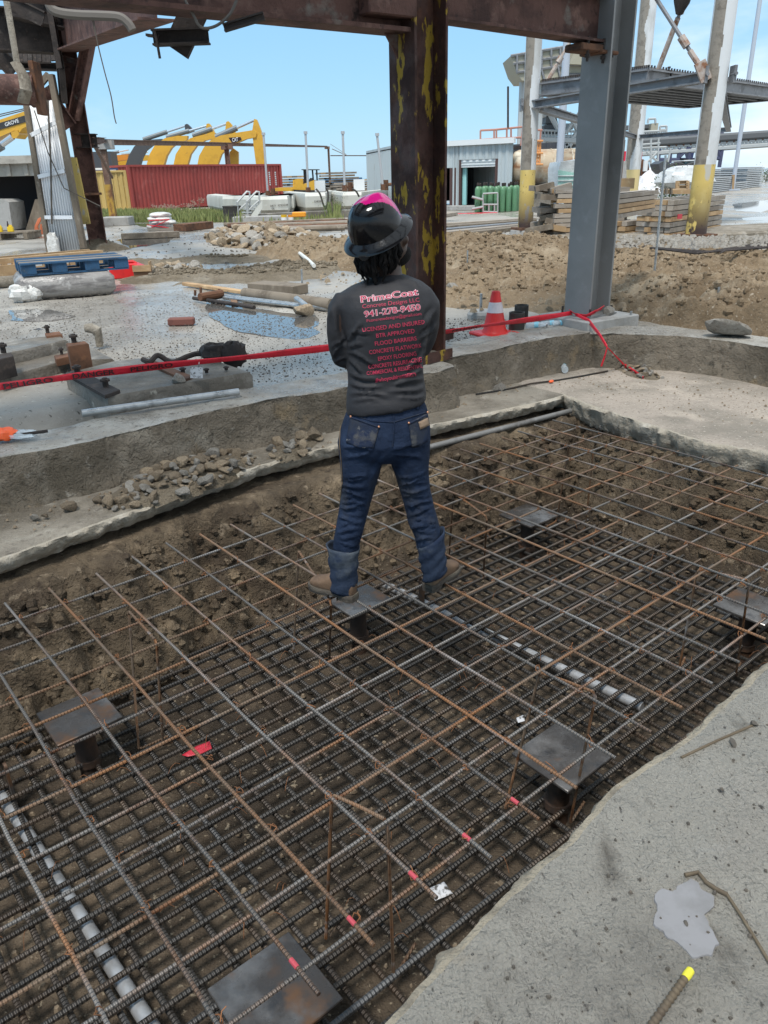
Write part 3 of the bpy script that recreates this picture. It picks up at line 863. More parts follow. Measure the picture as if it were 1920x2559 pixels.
# puddle
pud = [(1170, 1010), (1200, 985), (1245, 992), (1260, 960), (1330, 935), (1365, 950), (1392, 995), (1415, 1010), (1420, 1060), (1395, 1100), (1405, 1150), (1440, 1215), (1400, 1250), (1330, 1262), (1290, 1230), (1240, 1205), (1215, 1160), (1160, 1140), (1185, 1080)]
P = [gp(960 + x / S6, 1650 + y / S6, .005) for x, y in pud]
mb = MB(); c = sum(P, Vector()) / len(P)
Q = []
for i in range(len(P)):
    p, q = P[i], P[(i + 1) % len(P)]
    for u in np.linspace(0, .9, 9):
        v = p + (q - p) * u; nz = fbm([v.x * 22], [v.y * 22], 1, 4, 4)[0]
        Q.append(v + (v - c) * .22 * nz)
n = len(Q)
mb.add(Q + [q + (q - c) * .04 + Vector((0, 0, -.012)) for q in Q] + [c], [(i, (i + 1) % n, 2 * n) for i in range(n)] + [(i, n + i, n + (i + 1) % n, (i + 1) % n) for i in range(n)])
structure(mb.build('puddle', m_milky, loc=c))

# ------------------------------------------------------------------ things on the ledge
P0, P1 = gp(1190, 985, .012), gp(1519, 927, .012)
o = thing('ledge_rebar', 'rusty rebar with an orange tag lying along the ledge', 'rebar', P0)
rebar(P0, P1, .008, m_bar_dark, o)
q = gp(1378, 953, .02)
m_orange = M('orange_plastic', (.9, .13, .03), .5)
MB().box(q, (.05, .03, .022), RZ(ANG), bev=.008).build('tag', m_orange, o)
long_pipe('conduit_pipe', W(3.0, 4.06, -.115), W(5.25, 3.86, -.115), .022, m_cond, 'grey conduit hanging under the ledge edge right of the person', 'pipe')
m_clear = M('clear_plastic', (.75, .85, .9), .12, layers=(((.9, .95, 1), 20, .5, .7),), alpha=.45)
m_blue = M('blue_bottle_label', (.25, .6, .75), .4)
def bottle(p, d, label, s=1.0, group=None):
    ro = thing('plastic_bottle', label, 'bottle', p, group)
    Mx = frame(Vector(p) + Vector((0, 0, .032 * s)), d)
    pr = [(.0, 0), (.028, .002), (.032, .02), (.030, .05), (.032, .08), (.032, .13), (.026, .165), (.013, .19), (.012, .2)]
    MB().lathe([(a * s, b * s) for a, b in pr], Mx, 16).build('bottle_body', m_clear, ro)
    MB().lathe([(.0325 * s, .085 * s), (.0328 * s, .128 * s)], Mx, 16, cap=False).build('bottle_label', m_blue, ro)
    MB().lathe([(.015 * s, .2 * s), (.015 * s, .216 * s)], Mx, 12).build('cap', m_card, ro)
a, b = gp(1412, 934, 0), gp(1389, 899, 0)
bottle(a, (b - a) + Vector((0, 0, .02)), 'clear plastic bottle with a blue label lying on the ledge', 1.1)
# ================================================================== THE PERSON
YP = 3.17
def PX(x, y, dy=0.0): return at(x, y, YP + dy)
def c1(x, y): return (740 + x / 3.773, 440 + y / 3.773)
def c2(x, y): return (740 + x / 3.687, 960 + y / 3.687)
def ring(L, Rr, depth, dy=0.0, n=28, e=2.3, rake=0.0):
    a0, a1 = PX(*L, dy), PX(*Rr, dy)
    c = (a0 + a1) / 2; h = (a1 - a0) / 2
    out = []
    for k in range(n):
        t = 2 * math.pi * k / n; ct, s_ = math.cos(t), math.sin(t)
        p = 2 / e
        out.append(c + h * (abs(ct) ** p * (1 if ct >= 0 else -1)) + Vector((0, depth, rake)) * (abs(s_) ** p * (1 if s_ >= 0 else -1)))
    return out
def remeshed(mb, name, mat, parent, voxel, smooth=6, loc=None):
    o = mb.build(name, mat, parent, ang=180, fix=True)
    md = o.modifiers.new('r', 'REMESH'); md.mode = 'VOXEL'; md.voxel_size = voxel; md.use_smooth_shade = True
    ms = o.modifiers.new('s', 'SMOOTH'); ms.iterations = smooth; ms.factor = .5
    bpy.context.view_layer.update()
    join_evaluated(o)
    if not o.data.materials: o.data.materials.append(mat)
    o.data.polygons.foreach_set('use_smooth', [True] * len(o.data.polygons))
    return o
def displace(o, fn):
    me = o.data; n = len(me.vertices)
    co = np.empty(n * 3); me.vertices.foreach_get('co', co); co = co.reshape(-1, 3)
    no = np.empty(n * 3); me.vertices.foreach_get('normal', no); no = no.reshape(-1, 3)
    b = np.array(wloc(o)); wd = co + b
    me.vertices.foreach_set('co', (co + no * fn(wd, no)[:, None]).ravel()); me.update()
def pix(wd):
    d = wd - CAM; z = d @ _f
    return 960 + FPX * (d @ _r) / z, 1279.5 - FPX * (d @ _u) / z
def folds(lines):
    def fn(wd, no):
        x, y = pix(wd); acc = np.zeros(len(wd))
        view = CAM - wd; view /= np.linalg.norm(view, axis=1)[:, None]
        fac = np.clip((no * view).sum(1) * 2.2, 0, 1)
        for (x0, y0), (x1, y1), wpx, amp in lines:
            dx, dy = x1 - x0, y1 - y0; L = math.hypot(dx, dy)
            u = ((x - x0) * dx + (y - y0) * dy) / L / L
            v = ((x - x0) * -dy + (y - y0) * dx) / L + 4 * np.sin(u * 5 + x0)
            env = np.clip(1 - (np.abs(u - .5) * 2) ** 2.2, 0, 1)
            acc += 1.7 * amp * env * (np.exp(-(v / wpx) ** 2) - .6 * np.exp(-((v - 1.7 * wpx) / wpx) ** 2))
        return acc * fac
    return fn
m_skin = M('dark_brown_skin', (.055, .028, .018), .5, layers=(((.038, .019, .012), 8, .45, .7),), bump=((180, .001),))
m_shirt = M('charcoal_performance_fabric', (.025, .0245, .0275), .62, layers=(((.031, .031, .035), 3, .4, .7),), bump=((9, .006), (700, .0006)), spec=.35)
m_denim = M('dark_indigo_denim', (.012, .021, .045), .85, layers=(((.026, .043, .085), 5, .46, .7), ((.065, .066, .068), 2.6, .55, .74), ((.20, .19, .17), 17, .70, .84, 5)), bump=((26, .010), (600, .001)), spec=.2)
m_denimd = M('dusty_denim', (.030, .036, .05), .9, layers=(((.018, .028, .058), 7, .42, .58), ((.13, .125, .115), 11, .54, .72), ((.40, .38, .35), 26, .64, .78)), bump=((30, .006), (600, .001)), spec=.2)
m_cuff = M('faded_denim_cuff', (.030, .044, .075), .9, layers=(((.10, .115, .13), 6, .5, .7), ((.016, .026, .055), 9, .55, .7), ((.28, .27, .25), 26, .66, .8)), bump=((24, .008), (600, .001)), spec=.2)
m_boot = M('dusty_brown_leather', (.16, .098, .058), .75, layers=(((.10, .06, .036), 9, .45, .65), ((.24, .17, .11), 14, .56, .74)), bump=((30, .004),))
m_sole = M('muddy_boot_sole', (.085, .07, .055), .85, layers=(((.14, .12, .09), 16, .48, .66), ((.045, .036, .03), 10, .5, .7)), bump=((40, .005),))
m_hat = M('glossy_black_shell', (.006, .006, .007), .12, layers=(((.06, .06, .06), 190, .70, .74, 2),), coat=.1, spec=.35, bump=((8, .002),))
m_hatp = M('glossy_magenta_shell', (.50, .008, .17), .15, coat=.5, layers=(((.40, .005, .13), 5, .4, .7),))
m_hair = M('black_dreadlocks', (.008, .0065, .006), .85, bump=((120, .003),), spec=.25)
m_copper = M('copper_rivet', (.45, .22, .13), .4, .8)
m_leather = M('leather_patch', (.26, .18, .12), .7, layers=(((.15, .1, .06), 30, .5, .66),))
m_thread = M('tan_stitching', (.17, .12, .07), .85)

person = thing('person', 'person seen from behind with folded arms in hard hat, charcoal shirt and blue jeans', 'person', PX(965, 1500) * 1.0)
person.location.z = -.08

# ---- shirt
mb = MB()
tor = [((938, 688), (1000, 682), .055, .035), ((915, 699), (1024, 690), .072, .03), ((878, 714), (1056, 703), .088, .02), ((850, 733), (1076, 722), .102, .01),
       ((848, 765), (1082, 755), .115, 0), ((856, 805), (1078, 797), .122, -.005), ((862, 860), (1066, 852), .120, 0), ((868, 910), (1058, 903), .112, .005),
       ((870, 950), (1060, 942), .112, .005), ((866, 985), (1064, 973), .120, 0), ((864, 1012), (1066, 990), .126, -.005), ((865, 1033), (1064, 1003), .126, -.006)]
mb.loft([ring(a, b, d, dy) for a, b, d, dy in tor])
def arm(mb, pts, n=14):
    P = [PX(x, y, dy) for x, y, dy, r_ in pts]; mb.tube(P, [q[3] for q in pts], n)
armL = [(868, 745, .0, .050), (851, 775, .0, .054), (845, 825, .0, .048), (846, 868, .012, .043), (853, 893, .035, .042), (866, 897, .075, .042)]
foreL = [(856, 894, .02, .042), (880, 893, .10, .042), (930, 890, .165, .038), (985, 880, .19, .034)]
armR = [(1050, 735, .0, .050), (1071, 765, .005, .052), (1071, 810, .02, .047), (1063, 850, .04, .043), (1052, 875, .07, .042)]
foreR = [(1056, 868, .05, .042), (1030, 872, .13, .04), (985, 868, .20, .036), (930, 858, .22, .032)]
for a in (armL, foreL, armR, foreR): arm(mb, a)
shirt = remeshed(mb, 'shirt', m_shirt, person, .0095, 7)
q = c1
displace(shirt, folds([(q(470, 1545), q(640, 1385), 4, .006), (q(455, 1500), q(720, 1465), 3.5, .0045), (q(470, 1590), q(640, 1600), 4, .005), (q(365, 1230), q(480, 1600), 6, -.010),
    (q(1320, 1250), q(1190, 1440), 5, .007), (q(1310, 1370), q(1195, 1560), 5, .007), (q(1270, 1480), q(1180, 1690), 4.5, .006), (q(1230, 1640), q(1120, 1760), 4, .006), (q(1200, 1700), q(1020, 1840), 4, .006),
    (q(480, 1660), q(760, 1770), 4, .006), (q(480, 1740), q(650, 1850), 4, .006), (q(490, 1850), q(800, 1935), 4.5, .007), (q(1210, 1800), q(1000, 1900), 4.5, .006), (q(1220, 1880), q(900, 1990), 4.5, .007),
    (q(490, 1950), q(830, 2010), 5, .007), (q(500, 2040), q(900, 2075), 5, .006), (q(1215, 1980), q(860, 2050), 5, .007), (q(1215, 2060), q(950, 2110), 4, .006), (q(520, 2100), q(800, 2120), 4, .004),
    (q(680, 945), q(960, 960), 4, .004), (q(620, 1020), q(760, 960), 5, .004), (q(1020, 960), q(1180, 1060), 5, .004), (q(345, 1200), q(300, 1500), 5, .004), (q(330, 1700), q(440, 1600), 4, .006), (q(360, 1780), q(470, 1690), 4, .006), (q(340, 1640), q(450, 1500), 4, .005)]))
displace(shirt, lambda wd, no: .0022 * fbm(wd[:, 0] + wd[:, 1], wd[:, 2], 14, 3, 5))

# ---- jeans (pelvis and both legs are one garment)
mb = MB()
pel = [((878, 1006), (1052, 985), .108, 0), ((862, 1040), (1068, 1018), .118, -.004), ((848, 1078), (1076, 1062), .128, -.012), ((844, 1105), (1077, 1092), .128, -.014), ((849, 1132), (1074, 1122), .112, -.008), ((862, 1150), (1064, 1143), .080, 0)]
mb.loft([ring(a, b, d, dy) for a, b, d, dy in pel])
legL = [((852, 1085), (960, 1085), .095, -.012), ((846, 1118), (966, 1118), .104, -.01), ((850, 1155), (955, 1160), .098, -.004), ((853, 1195), (943, 1205), .088, .004), ((853, 1235), (930, 1245), .078, .008),
        ((848, 1272), (920, 1284), .070, .004), ((840, 1312), (910, 1322), .070, -.006), ((834, 1345), (900, 1354), .066, -.008), ((832, 1385), (894, 1390), .060, -.004), ((834, 1440), (890, 1440), .055, .0)]
legR = [((972, 1080), (1070, 1075), .095, -.012), ((964, 1118), (1075, 1112), .104, -.01), ((976, 1155), (1073, 1148), .098, -.004), ((990, 1195), (1072, 1186), .088, .004), ((1002, 1235), (1076, 1226), .078, .008),
        ((1013, 1275), (1086, 1264), .070, .004), ((1020, 1305), (1094, 1292), .070, -.006), ((1035, 1340), (1100, 1320), .064, -.006), ((1046, 1380), (1106, 1360), .058, -.002), ((1055, 1425), (1110, 1405), .054, 0)]
for L in (legL, legR): mb.loft([ring(a, b, d, dy, e=2.1) for a, b, d, dy in L])
jeans = remeshed(mb, 'jeans', m_denim, person, .0095, 5)
rr = random.Random(3); fl = []
for i in range(17):
    y = 1190 + i * 10
    fl.append(((852 - (i * .9), y + rr.uniform(-8, 8)), (925 - i * 1.6, y + rr.uniform(-10, 16)), rr.uniform(2.2, 3.6), rr.uniform(.003, .0068)))
    fl.append(((995 + i * 2.2, y + rr.uniform(-6, 14)), (1076 + i * 1.3, y + rr.uniform(-14, 4)), rr.uniform(2.2, 3.6), rr.uniform(.003, .0068)))
fl += [(c2(440, 560), c2(720, 610), 4, .006), (c2(700, 600), c2(420, 700), 4, .005), (c2(880, 590), c2(1200, 560), 4, .006), (c2(900, 620), c2(1180, 700), 4, .005), (c2(820, 620), c2(700, 900), 6, .004)]
displace(jeans, folds(fl))
displace(jeans, lambda wd, no: .003 * fbm(wd[:, 0] * .6 + wd[:, 1], wd[:, 2], 16, 3, 15))
def cuff(rings_, name='turned_up_cuff'):
    mb = MB(); R_ = [ring(a, b, d, dy, n=36, e=2.1) for a, b, d, dy in rings_]
    # interpolate for a soft, slightly crumpled surface
    full = []
    for i in range(len(R_) - 1):
        for u in np.linspace(0, 1, 6)[:-1]:
            full.append([p + (q_ - p) * u for p, q_ in zip(R_[i], R_[i + 1])])
    full.append(R_[-1])
    for i, rg in enumerate(full):
        c = sum(rg, Vector()) / len(rg)
        for k, p in enumerate(rg):
            rg[k] = p + (p - c).normalized() * (.006 * float(fbm([k * .5 + i * .11], [i * .35], 1, 3, 9)[0]) + .003 * math.sin(i * 1.3 + k * .4))
    mb.loft(full, False, False)
    o = mb.build(name, m_cuff, person, ang=180)
    md = o.modifiers.new('cloth', 'SOLIDIFY'); md.thickness = .004; md.offset = -1
    return o
cuff([((817, 1360), (898, 1368), .073, -.006), ((823, 1400), (895, 1404), .068, -.004), ((826, 1440), (894, 1444), .066, 0), ((829, 1474), (893, 1476), .062, .004)])
cuff([((1043, 1364), (1110, 1322), .070, -.004), ((1048, 1395), (1112, 1368), .066, -.002), ((1054, 1422), (1115, 1396), .063, 0), ((1059, 1450), (1117, 1422), .060, .004)])

dgv = bpy.context.evaluated_depsgraph_get()
def bvh_of(o):
    b = wloc(o)
    return BVHTree.FromPolygons([v.co + b for v in o.data.vertices], [tuple(p.vertices) for p in o.data.polygons])
bv_s, bv_j = bvh_of(shirt), bvh_of(jeans)
CAMV = Vector(CAM)
def hit(bv, x, y, off):
    d = Vector(ray(x, y)).normalized()
    h = bv.ray_cast(CAMV, d)
    if h[0] is None: return None
    return h[0] + (h[1] if h[1].dot(d) < 0 else -h[1]) * off
def patch(bv, corners, nx, ny, off, name, mat, parent, warp=None):
    """a piece of cloth lying on a surface: bilinear grid between four corners"""
    (x0, y0), (x1, y1), (x2, y2), (x3, y3) = corners
    vs = []; ok = True
    for j in range(ny + 1):
        for i in range(nx + 1):
            u, v = i / nx, j / ny
            x = (x0 * (1 - u) + x1 * u) * (1 - v) + (x3 * (1 - u) + x2 * u) * v
            y = (y0 * (1 - u) + y1 * u) * (1 - v) + (y3 * (1 - u) + y2 * u) * v
            if warp: x, y = warp(x, y, u, v)
            p = hit(bv, x, y, off)
            if p is None: p = vs[-1]
            vs.append(p)
    n = nx + 1
    mb = MB().add(vs, [(j * n + i, j * n + i + 1, (j + 1) * n + i + 1, (j + 1) * n + i) for j in range(ny) for i in range(nx)])
    o = mb.build(name, mat, parent, ang=180)
    md = o.modifiers.new('cloth', 'SOLIDIFY'); md.thickness = .003
    return o
def seam(bv, pts, r, name, mat, parent, off=.002):
    P = []
    for i in range(len(pts) - 1):
        for u in np.linspace(0, 1, 8)[:-1]:
            h = hit(bv, pts[i][0] + (pts[i + 1][0] - pts[i][0]) * u, pts[i][1] + (pts[i + 1][1] - pts[i][1]) * u, off)
            if h is not None: P.append(h)
    h = hit(bv, *pts[-1], off)
    if h is not None: P.append(h)
    if len(P) > 1: return MB().tube(P, r, 6).build(name, mat, parent)
def sag(x, y, u, v): return x, y + 3.5 * math.sin(math.pi * u) * v
pk = patch(bv_j, [c2(505, 300), c2(770, 390), c2(715, 590), c2(465, 540)], 12, 10, .004, 'back_pocket', m_denimd, jeans, sag)
pk2 = patch(bv_j, [c2(1035, 355), c2(1190, 275), c2(1215, 520), c2(1070, 590)], 12, 10, .004, 'back_pocket', m_denimd, jeans, sag)
for a, b in ((c2(520, 310), c2(765, 395)), (c2(1045, 360), c2(1195, 285))): seam(bv_j, [a, b], .003, 'pocket_hem', m_denimd, jeans, .006)
seam(bv_j, [c2(898, 235), c2(905, 350), c2(900, 450), c2(890, 575)], .0028, 'centre_seam', m_denim, jeans)
seam(bv_j, [c2(490, 270), c2(700, 340), c2(900, 350), c2(1190, 260)], .0022, 'yoke_seam', m_denimd, jeans)
seam(bv_j, [c2(440, 300), c2(410, 420), c2(405, 560), c2(420, 700), c2(430, 900), c2(405, 1100)], .002, 'side_seam', m_thread, jeans)
for x, y in ((515, 303), (765, 392), (1035, 357), (1200, 262)):
    p = hit(bv_j, *c2(x, y), .007)
    if p is not None: MB().lathe([(.0045, -.002), (.0045, .001), (.002, .002)], frame(p, (CAMV - p)), 10).build('rivet', m_copper, jeans)
patch(bv_j, [c2(1120, 350), c2(1200, 310), c2(1218, 378), c2(1138, 418)], 4, 3, .0085, 'leather_label', m_leather, jeans)
patch(bv_j, [c2(882, 238), c2(912, 235), c2(915, 275), c2(886, 278)], 2, 4, .006, 'belt_loop', m_denim, jeans)
patch(bv_j, [c2(1100, 185), c2(1124, 180), c2(1126, 228), c2(1103, 232)], 2, 4, .006, 'belt_loop', m_denim, jeans)

# ---- lettering printed on the back of the shirt
m_printp = M('pink_print', (.50, .035, .085), .6)
m_printw = M('pale_pink_print', (.80, .58, .62), .6)
def text_shape(body, offset=0.0):
    cu = bpy.data.curves.new('lettering', 'FONT'); cu.body = body; cu.resolution_u = 3; cu.offset = offset
    o = bpy.data.objects.new('lettering', cu); COL.objects.link(o)
    bpy.context.view_layer.update()
    me = bpy.data.meshes.new_from_object(o.evaluated_get(bpy.context.evaluated_depsgraph_get()))
    bpy.data.objects.remove(o)
    bm = bmesh.new(); bm.from_mesh(me); bmesh.ops.triangulate(bm, faces=bm.faces)
    V = np.array([v.co[:2] for v in bm.verts]); Fq = [tuple(v.index for v in f.verts) for f in bm.faces]
    bm.free(); bpy.data.meshes.remove(me)
    return V, Fq
def printed(body, b0, b1, h, mat, parent, bv, off=.0028, offset=0.0, name='lettering'):
    V, Fq = text_shape(body, offset); V0 = V if not offset else text_shape(body)[0]
    x0, x1 = V0[:, 0].min(), V0[:, 0].max(); cap = .73
    dx, dy = b1[0] - b0[0], b1[1] - b0[1]; L = math.hypot(dx, dy); ux, uy = dx / L, dy / L
    vs = []
    for x, y in V:
        u = (x - x0) / (x1 - x0) * L; v = y / cap * h
        p = hit(bv, b0[0] + ux * u + uy * v, b0[1] + uy * u - ux * v, off)
        if p is None: p = vs[-1] if vs else PX(*b0)
        vs.append(p)
    return MB().add(vs, Fq).build(name, mat, parent, ang=0, fix=False)
K = 3.773
TXT = [("PrimeCoat", (618, 1193), (1150, 1122), 62, .022, 1), ("Concrete Designs LLC", (630, 1250), (1162, 1186), 40, .0, 0), ("941-278-9450", (650, 1330), (1172, 1262), 58, .022, 1),
       ("Pconcretedesigns@gmail.com", (670, 1378), (1178, 1310), 30, 0, 0), ("LICENSED AND INSURED", (632, 1470), (1212, 1392), 40, .008, 0), ("BTR APPROVED", (760, 1522), (1117, 1475), 40, .008, 0),
       ("FLOOD BARRIERS", (748, 1597), (1135, 1545), 40, .008, 0), ("CONCRETE FLATWORK", (695, 1678), (1180, 1612), 40, .008, 0), ("EPOXY FLOORING", (778, 1740), (1132, 1688), 40, .008, 0),
       ("CONCRETE RESURFACING", (688, 1818), (1185, 1748), 40, .008, 0), ("COMMERCIAL & RESIDENTIAL", (672, 1878), (1190, 1808), 40, .008, 0), ("#whoyouhirematters", (752, 1942), (1130, 1878), 38, .012, 0)]
for s_, a, b, h, of, outline in TXT:
    a, b = c1(*a), c1(*b)
    if outline:
        printed(s_, a, b, h / K, m_printw, shirt, bv_s, .0022, of + .026)
    printed(s_, a, b, h / K, m_printp, shirt, bv_s, .0034, of if not outline else .004)

# ---- body: head, neck, trunk, folded arms with hands, legs - one continuous skin
HN = Vector((.30, -.36, 0))                       # horizontal lean of the hat axis (see below)
UPH = Vector((-.30, -.40, .87)).normalized()      # head tipped back and to the left
FWD = Vector((.80, .60, 0)); FWD = (FWD - UPH * FWD.dot(UPH)).normalized()
SID = UPH.cross(FWD).normalized()                 # towards the person's left
HC = PX(957, 606, .015)                           # centre of the skull
def H(f, l, u): return HC + FWD * f + SID * l + UPH * u
mb = MB()
def blob(mb, c, ax, n=16, m_=12):
    rings = []
    for i in range(1, m_):
        th = math.pi * i / m_
        rings.append([c + ax[0] * math.sin(th) * math.cos(2 * math.pi * k / n) + ax[1] * math.sin(th) * math.sin(2 * math.pi * k / n) + ax[2] * math.cos(th) for k in range(n)])
    mb.loft(rings)
blob(mb, H(0, 0, .02), (FWD * .094, SID * .074, UPH * .105))
blob(mb, H(.03, 0, -.055), (FWD * .062, SID * .056, UPH * .065))            # jaw
blob(mb, H(.072, 0, -.095), (FWD * .024, SID * .026, UPH * .02))            # chin
mb.tube([H(.090, 0, .018), H(.108, 0, -.018), H(.098, 0, -.032)], [.009, .0135, .012], 10)   # nose
blob(mb, H(.092, 0, -.058), (FWD * .012, SID * .024, UPH * .008)); blob(mb, H(.089, 0, -.068), (FWD * .012, SID * .021, UPH * .008))   # lips
blob(mb, H(.082, 0, .034), (FWD * .014, SID * .055, UPH * .010))            # brow
for l in (-1, 1):
    blob(mb, H(.068, .045 * l, -.02), (FWD * .022, SID * .02, UPH * .02))   # cheek
    blob(mb, H(-.008, .076 * l, -.012), (FWD * .019, SID * .010, UPH * .032))  # ear
neckb = PX(969, 700, .03)
mb.tube([H(-.012, 0, -.04), H(-.02, 0, -.10), neckb, neckb + Vector((0, 0, -.08))], [.060, .058, .062, .075], 18)
mb.loft([ring((a[0] + 9, a[1]), (b[0] - 9, b[1]), d - .016, dy) for a, b, d, dy in tor[1:]])
mb.loft([ring((a[0] + 8, a[1]), (b[0] - 8, b[1]), d - .014, dy) for a, b, d, dy in pel])
for L in (legL, legR): mb.loft([ring((a[0] + 7, a[1]), (b[0] - 7, b[1]), d - .012, dy, e=2.1) for a, b, d, dy in L])
for a in (armL, foreL, armR, foreR): arm(mb, [(x, y, dy, r_ - .010) for x, y, dy, r_ in a])
def hand(wrist, d, curl, up):
    d = d.normalized(); curl = (curl - d * curl.dot(d)).normalized(); sd_ = d.cross(curl).normalized()
    pc = wrist + d * .045
    blob(mb, pc, (d * .055, sd_ * .042, curl * .017))
    for i, (o_, L) in enumerate(((-.030, .066), (-.010, .076), (.010, .072), (.029, .058))):
        b = pc + d * .04 + sd_ * o_
        mb.tube([b - d * .01, b + d * L * .4 + curl * .006, b + d * L * .72 + curl * .022, b + d * L * .86 + curl * .042], [.0095, .009, .0082, .0068], 8)
    tb = wrist + d * .025 - sd_ * .034 * up
    mb.tube([tb, tb + d * .03 - sd_ * .018 * up + curl * .008, tb + d * .058 - sd_ * .016 * up + curl * .020], [.012, .0105, .008], 8)
wl = PX(985, 880, .19); hand(wl, PX(1040, 868, .17) - wl, Vector((0, -1, -.2)), 1)
wr_ = PX(930, 858, .22); hand(wr_, PX(878, 846, .15) - wr_, Vector((.2, -1, .0)), -1)
body = remeshed(mb, 'body', m_skin, person, .0068, 3)
m_eyew = M('eye_white', (.7, .66, .62), .25); m_eyed = M('dark_iris', (.01, .006, .004), .2)
for l in (-1, 1):
    c = H(.078, .031 * l, .008)
    e = MB(); blob(e, c, (FWD * .0115, SID * .0125, UPH * .009), 12, 8); e.build('eye', m_eyew, body, ang=180)
    e = MB(); blob(e, c + FWD * .0075, (FWD * .0052, SID * .006, UPH * .006), 10, 6); e.build('iris', m_eyed, body, ang=180)

# ---- hair: dreadlocks falling from under the hat
mb = MB(); rr = random.Random(21)
blob(mb, H(-.028, 0, .015), (FWD * .080, SID * .080, UPH * .09))
for i in range(96):
    a = rr.uniform(R(62), R(298)); rad = rr.uniform(.86, 1.04)
    f, l = .092 * math.cos(a) * rad - .012, .084 * math.sin(a) * rad
    top = H(f, l, rr.uniform(.0, .05))
    ln = rr.uniform(.07, .125) if math.cos(a) < .2 else rr.uniform(.05, .09)
    dwn = Vector((0, 0, -1)); o_ = (top - H(-.01, 0, top.dot(UPH) - HC.dot(UPH)))
    o_.z = 0
    if o_.length > 1e-4: o_.normalize()
    pts = [top]
    for k in range(1, 6):
        u = k / 5
        inw = H(-.015, 0, -.1) - top; inw.z = 0
        pts.append(top + dwn * ln * u + o_ * .012 * math.sin(u * 2.6) + inw * (.22 * u * u) + Vector((rr.uniform(-1, 1), rr.uniform(-1, 1), 0)) * .016 * u)
    r0 = rr.uniform(.0055, .0085)
    mb.tube(pts, [r0 * .9, r0, r0 * 1.05, r0 * .95, r0 * .85, r0 * .45], 7)
mb.build('hair', m_hair, person, ang=180)
mb = MB()                                          # beard along the jaw
blob(mb, H(.042, 0, -.088), (FWD * .060, SID * .057, UPH * .040))
displ = mb.build('beard', m_hair, person, ang=180)

# ---- hard hat
hat = thing('hard_hat', None, None, (0, 0, 0)); hat.parent = person
BC = PX(940, 572, .0)
hat.location = BC - wloc(person)
HUP = Vector((-.29, -.43, .86)).normalized()
HF = Vector((.80, .60, 0)); HF = (HF - HUP * HF.dot(HUP)).normalized(); HS = HUP.cross(HF).normalized()
mb = MB(); NN = 120
prof = []
for i in range(45):
    u = i / 44
    prof.append((.5 * math.pi * u))
rings = []
for th in prof[:-1]:
    rg = []
    for k in range(NN):
        a = 2 * math.pi * k / NN
        rx, ry = .113, .096
        st_ = math.cos(th) ** .66; zz = .124 * math.sin(th) ** 1.05
        f, l = rx * st_ * math.cos(a), ry * st_ * math.sin(a)
        ridge = .006 * math.exp(-(l / .016) ** 2) * sst(.02, .08, zz)
        rg.append(BC + HF * f + HS * l + HUP * (zz + float(ridge)))
    rings.append(rg)
mb.loft(rings, False, True)
for i, fq in enumerate(mb.f):
    c = sum((Vector(mb.v[j]) for j in fq), Vector()) / len(fq) - BC
    f, l, u_ = c.dot(HF), c.dot(HS), c.dot(HUP)
    mb.m[i] = 1 if c.y > -.043 - .62 * (u_ - .06) + max(0, -c.x - .035) * .8 else 0
mb.build('shell', [m_hat, m_hatp], hat, ang=180)
mb = MB(); rr_ = []
for (k_, dz) in ((.97, .006), (1.03, .0), (1.18, -.010), (1.31, -.022), (1.33, -.026), (1.30, -.0265), (1.16, -.014), (1.0, -.004), (.93, .0)):
    rg = []
    for k in range(NN):
        a = 2 * math.pi * k / NN
        f, l = .113 * math.cos(a), .096 * math.sin(a)
        nrm = math.hypot(f, l); ex = (k_ - 1) * .108
        f2, l2 = f + f / nrm * ex, l + l / nrm * ex
        rg.append(BC + HF * f2 + HS * l2 + HUP * (dz - .01 * (l2 / .13) ** 2 * 0))
    rr_.append(rg)
mb.loft(rr_, False, False)
mb.build('brim', m_hat, hat, ang=60)
mb = MB()
c = PX(910, 637, -.085)
mb.lathe([(.020, 0), (.022, .004), (.022, .014), (.012, .017)], frame(c, (CAMV - c)), 20)
mb.build('ratchet_knob', m_hat, hat)

